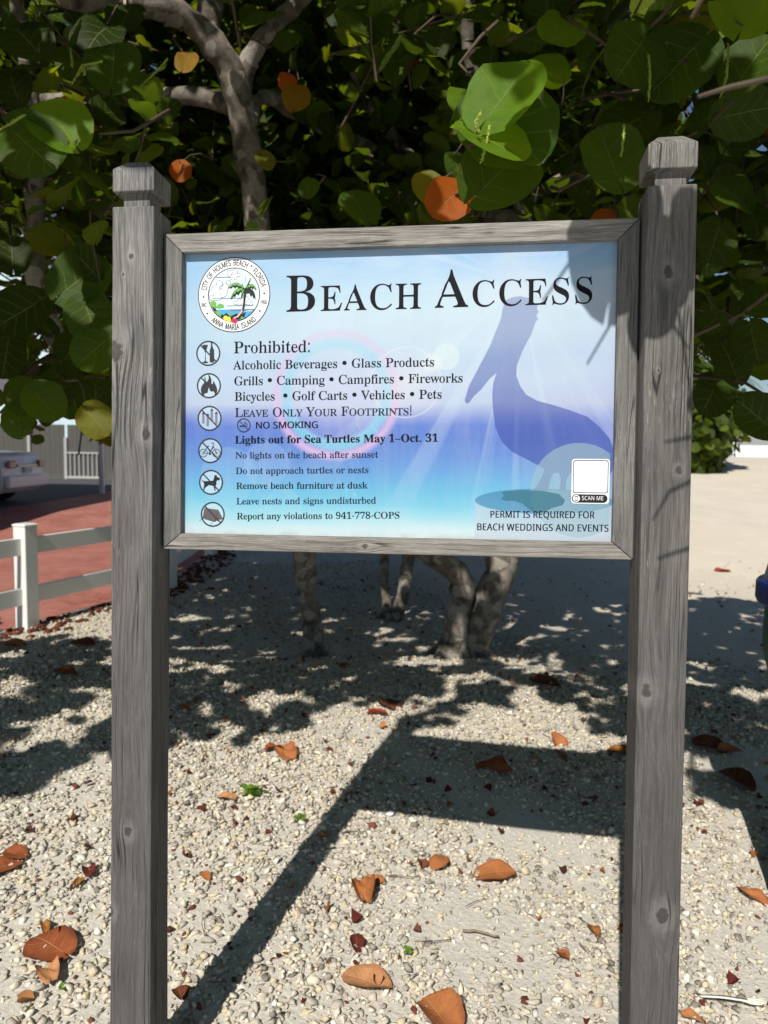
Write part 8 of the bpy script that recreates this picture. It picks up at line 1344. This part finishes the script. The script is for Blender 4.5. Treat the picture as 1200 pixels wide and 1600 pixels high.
def house():
    h = thing('pale_house', 'tall pale blue house seen through the leaves behind the carport', 'house', (-13.5, 30, 0))
    W = plain('pale_blue_stucco', lin(196, 214, 222), .85, .2, .05); T = plain('house_trim', lin(228, 234, 238), .6, .3, .03)
    h_ = lambda m, n, mat, **k: m.build(n, mat, h, **k)
    h_(MB().box(-7, 4.6, 0, 8, 0, 8.6), 'wall', W)
    m = MB(); m.box(-7.5, 5.1, -.5, 8.5, 8.603, 8.83)
    m.add([(-7.5, -.5, 8.832), (5.1, -.5, 8.832), (5.1, 8.5, 8.832), (-7.5, 8.5, 8.832), (-4, 4, 11), (1.6, 4, 11)], [(0, 1, 5, 4), (1, 2, 5), (2, 3, 4, 5), (3, 0, 4)])
    h_(m, 'roof', plain('metal_roof', lin(176, 186, 192), .5, .4))
    for x in (-5.2, -2.2, .8, 3.1):
        for z in (4.4, 1.3) if x < -6 else (5.2,):
            f = h_(MB().box(x - .62, x + .62, -.06, -.003, z - .1, z + 1.5), 'window', T)
            g = MB().box(x - .5, x + .5, -.075, -.063, z + .02, z + 1.4).build('pane', plain('dark_glass', lin(52, 66, 78), .1, .6), f)
    h_(MB().box(-7.02, 4.62, -.08, -.005, 4.35, 4.6), 'band', T)
house()
def car():
    c = thing('parked_car', 'white sedan parked under the carport seen from behind', 'car', (-7.72, 16.0, .166), R_(90))
    # local frame: +y is forward, rear face at y=0, x to the car's right
    P = plain('white_paint', lin(206, 210, 216), .25, .5, .02)
    G = plain('tinted_glass', lin(24, 28, 32), .08, .6); K = plain('tyre_rubber', lin(30, 30, 31), .9, .2)
    prof = [(.02, .38), (.0, .55), (.03, .80), (.10, 1.02), (.22, 1.10), (.9, 1.13), (1.5, 1.42), (2.0, 1.475), (2.8, 1.455), (3.55, 1.08), (4.6, .92), (4.78, .7), (4.82, .4), (4.7, .26), (.15, .26)]
    m = MB(); vs, fs = [], []
    xs = [(-.90, .80), (-.91, .93), (-.80, 1.), (0, 1.012), (.80, 1.), (.91, .93), (.90, .80)]
    n = len(prof)
    for x, k in xs:
        for y, z in prof:
            zz = z if z < 1.12 else 1.12 + (z - 1.12) * (1 if abs(x) < .8 else .1)
            xx = x * (1 - .18 * max(0, z - 1.1) / .36)
            yc = 2.4 + (y - 2.4) * (1 - .035 * (abs(x) / .91) ** 3)
            vs.append((xx, yc, .26 + (zz - .26) * k))
    for i in range(len(xs) - 1):
        for j in range(n): fs.append((i * n + j, i * n + (j + 1) % n, (i + 1) * n + (j + 1) % n, (i + 1) * n + j))
    fs.append(tuple(range(n))); fs.append(tuple(range((len(xs) - 1) * n, len(xs) * n))[::-1])
    m.add(vs, fs); m.build('body', P, c, smooth=False, bevel=.03)
    m = MB(); m.add([(-.62, .93, 1.15), (.62, .93, 1.15), (.55, 1.46, 1.435), (-.55, 1.46, 1.435)], [(0, 1, 2, 3)]); m.v = [(x, y - .012, z + .012) for x, y, z in m.v]
    m.build('rear_window', G, c)
    m = MB(); m.box(-.88, .88, -.05, .06, .36, .62); m.build('bumper', P, c, bevel=.03)
    for s in (-1, 1):
        m = MB(); m.box(s * .66 - .13, s * .66 + .13, -.012, .06, .78, .93); m.build('tail_light', plain('red_lens', lin(110, 22, 28), .15, .6), c, bevel=.015)
    m = MB(); m.box(-.17, .17, -.016, .03, .66, .78); m.build('number_plate', plain('plate', lin(150, 160, 176), .4, .4), c)
    m = MB(); m.box(-.42, .42, -.014, .03, .80, .84); m.build('trim_strip', plain('chrome', lin(180, 186, 160), .2, .5), c)
    for x in (-.78, .78):
        for y in (1.0, 3.85):
            w = MB(); w.tube([(x - .11, y, .33), (x + .11, y, .33)], .33, 24); wo = w.build('wheel', K, c, bevel=.02)
            w = MB(); w.tube([(x - .118, y, .33), (x + .118, y, .33)], .2, 18); w.build('rim', plain('alloy', lin(170, 172, 176), .3, .5), wo)
car()

# ------------------------------------------------------------------ right: bush, far white house, bin
def bush():
    b = thing('green_bush', 'rounded green bush at the edge of the open sand beyond the right post', 'bush', (0, 0, 0))
    z0 = at(1118, 735, 18.)
    b.location = (z0.x, z0.y, float(terrain(z0.x, z0.y)))
    n = 3600
    d = RNG.normal(0, 1, (n, 3)); d /= np.linalg.norm(d, axis=1)[:, None]
    rr = RNG.uniform(.35, 1., n) ** .5
    lob = 1 + .18 * np.sin(d[:, 0] * 5 + 1) * np.sin(d[:, 1] * 4 + d[:, 2] * 5)
    pos = d * (rr * lob)[:, None] * np.array([1.35, 1.4, 1.5]) + np.array([-.5, .6, 1.25])
    pos[:, 2] = np.abs(pos[:, 2]) + .05
    k = RNG.random(n)
    g0, g1 = np.array(lin(40, 58, 20)[:3]), np.array(lin(88, 108, 42)[:3])
    V, F, U, T = assemble(TPL, pos, RNG.normal(0, 1, (n, 3)), d + np.array([-.1, -.3, .6]), RNG.uniform(.13, .24, n), g0 + (g1 - g0) * k[:, None])
    np_mesh('foliage', V, F, M_LEAF, b, T, U, smooth=True)
    m = MB()
    for k in range(9):
        a = k * .7; m.tube([(-.3, .6, 0), (-.3 + .3 * math.cos(a), .6 + .3 * math.sin(a), .6), (-.3 + .8 * math.cos(a), .6 + .8 * math.sin(a), 1.3)], [.04, .03, .012], 6)
    m.build('stems', M_TWIG, b, smooth=True)
bush()
def palm():
    p = at(1128, 700, 34.)
    t = thing('palm_tree', 'slim palm standing against the blue sky beside the far white house', 'palm tree', (p.x, 34., float(terrain(p.x, 34.))))
    m = MB(); m.tube([(0, 0, 0), (.1, 0, 1.5), (.05, 0, 3.4)], [.16, .13, .11], 10); m.build('trunk', M_BARK, t, smooth=True)
    m = MB()
    for k in range(15):
        a = k * 2.4; e = .9 - (k % 5) * .35
        L = 1.5; pts = []
        for j in range(7):
            f = j / 6; pts.append(Vector((.05 + math.cos(a) * L * f, math.sin(a) * L * f, 3.4 + L * (e * f - 1.1 * f * f))))
        for j in range(6):
            d = (pts[j + 1] - pts[j]).normalized(); s = d.cross(Vector((0, 0, 1))).normalized()
            for sg in (-1, 1):
                for q in range(3):
                    c = pts[j].lerp(pts[j + 1], q / 3); w = .34 * (1 - .5 * j / 6)
                    m.add([c, c + d * .05, c + s * sg * w + d * .16 + Vector((0, 0, -.14))], [(0, 1, 2)])
    m.build('fronds', plain('palm_green', lin(70, 96, 44), .6, .3, .25, 3), t, fix=False)
palm()
def far_house():
    x0 = at(1205, 700, 46.)
    gz = 1.25
    h = thing('white_beach_house', 'far white beach house with balcony railings above the sand', 'house', (x0.x, 46., gz))
    W = plain('white_stucco', lin(222, 226, 230), .8, .2, .04)
    W2 = plain('white_rail', lin(234, 238, 240), .5, .3, .03)
    h_ = lambda m, n, mat, **k: m.build(n, mat, h, **k)
    h_(MB().box(-2.3, 9, .2, 9, 0, 3.1), 'wall', W)
    h_(MB().box(-2.6, 9.2, -.4, .197, 1.32, 1.42), 'balcony_floor', W)
    m = MB()
    m.box(-2.6, 9.2, -.36, -.30, 2.26, 2.33); m.box(-2.6, 9.2, -.36, -.30, 1.56, 1.61)
    for k in range(60): m.box(-2.55 + k * .2, -2.51 + k * .2, -.35, -.31, 1.613, 2.257)
    h_(m, 'railing', W2)
    for k in range(5): h_(MB().box(-2.55 + k * 2.4, -2.35 + k * 2.4, -.35, -.15, 0, 1.317), 'column', W2)
    for k in range(4):
        f = h_(MB().box(-1.6 + k * 2.4, -.3 + k * 2.4, .12, .197, 1.5, 2.75), 'window', W2)
        MB().box(-1.5 + k * 2.4, -.4 + k * 2.4, .10, .117, 1.58, 2.67).build('pane', plain('pane_grey', lin(96, 112, 124), .15, .5), f)
    h_(MB().box(-2.4, 9.1, .1, 9.1, 3.103, 3.25), 'roof', W)
far_house()
def bin_():
    p = on_ground(1200, 1500)
    b = thing('litter_bin', 'dark green litter bin with a blue domed lid cut by the right picture edge', 'bin', (1.495, 2.27, 0))
    G = plain('green_plastic', lin(18, 64, 50), .38, .45, .12, 5); B = plain('blue_plastic', lin(20, 34, 92), .35, .45, .08, 5)
    b.location.z = float(ground_z(1.495, 2.27))
    m = MB(); m.lathe([(.182, 0), (.198, .015), (.202, .08), (.200, .12), (.216, .55), (.226, .70), (.258, .80), (.270, .86), (.270, .99), (.262, 1.0)], 40); m.build('body', G, b, smooth=True).modifiers.new('es', 'EDGE_SPLIT').split_angle = R_(35)
    m = MB(); m.lathe([(.27, 1.003), (.296, 1.004), (.300, 1.012), (.300, 1.065), (.294, 1.072), (.278, 1.076), (.262, 1.15), (.17, 1.23), (.06, 1.262), (.01, 1.265)], 40); lid = m.build('lid', B, b, smooth=True)
    lid.modifiers.new('es', 'EDGE_SPLIT').split_angle = R_(30)
bin_()
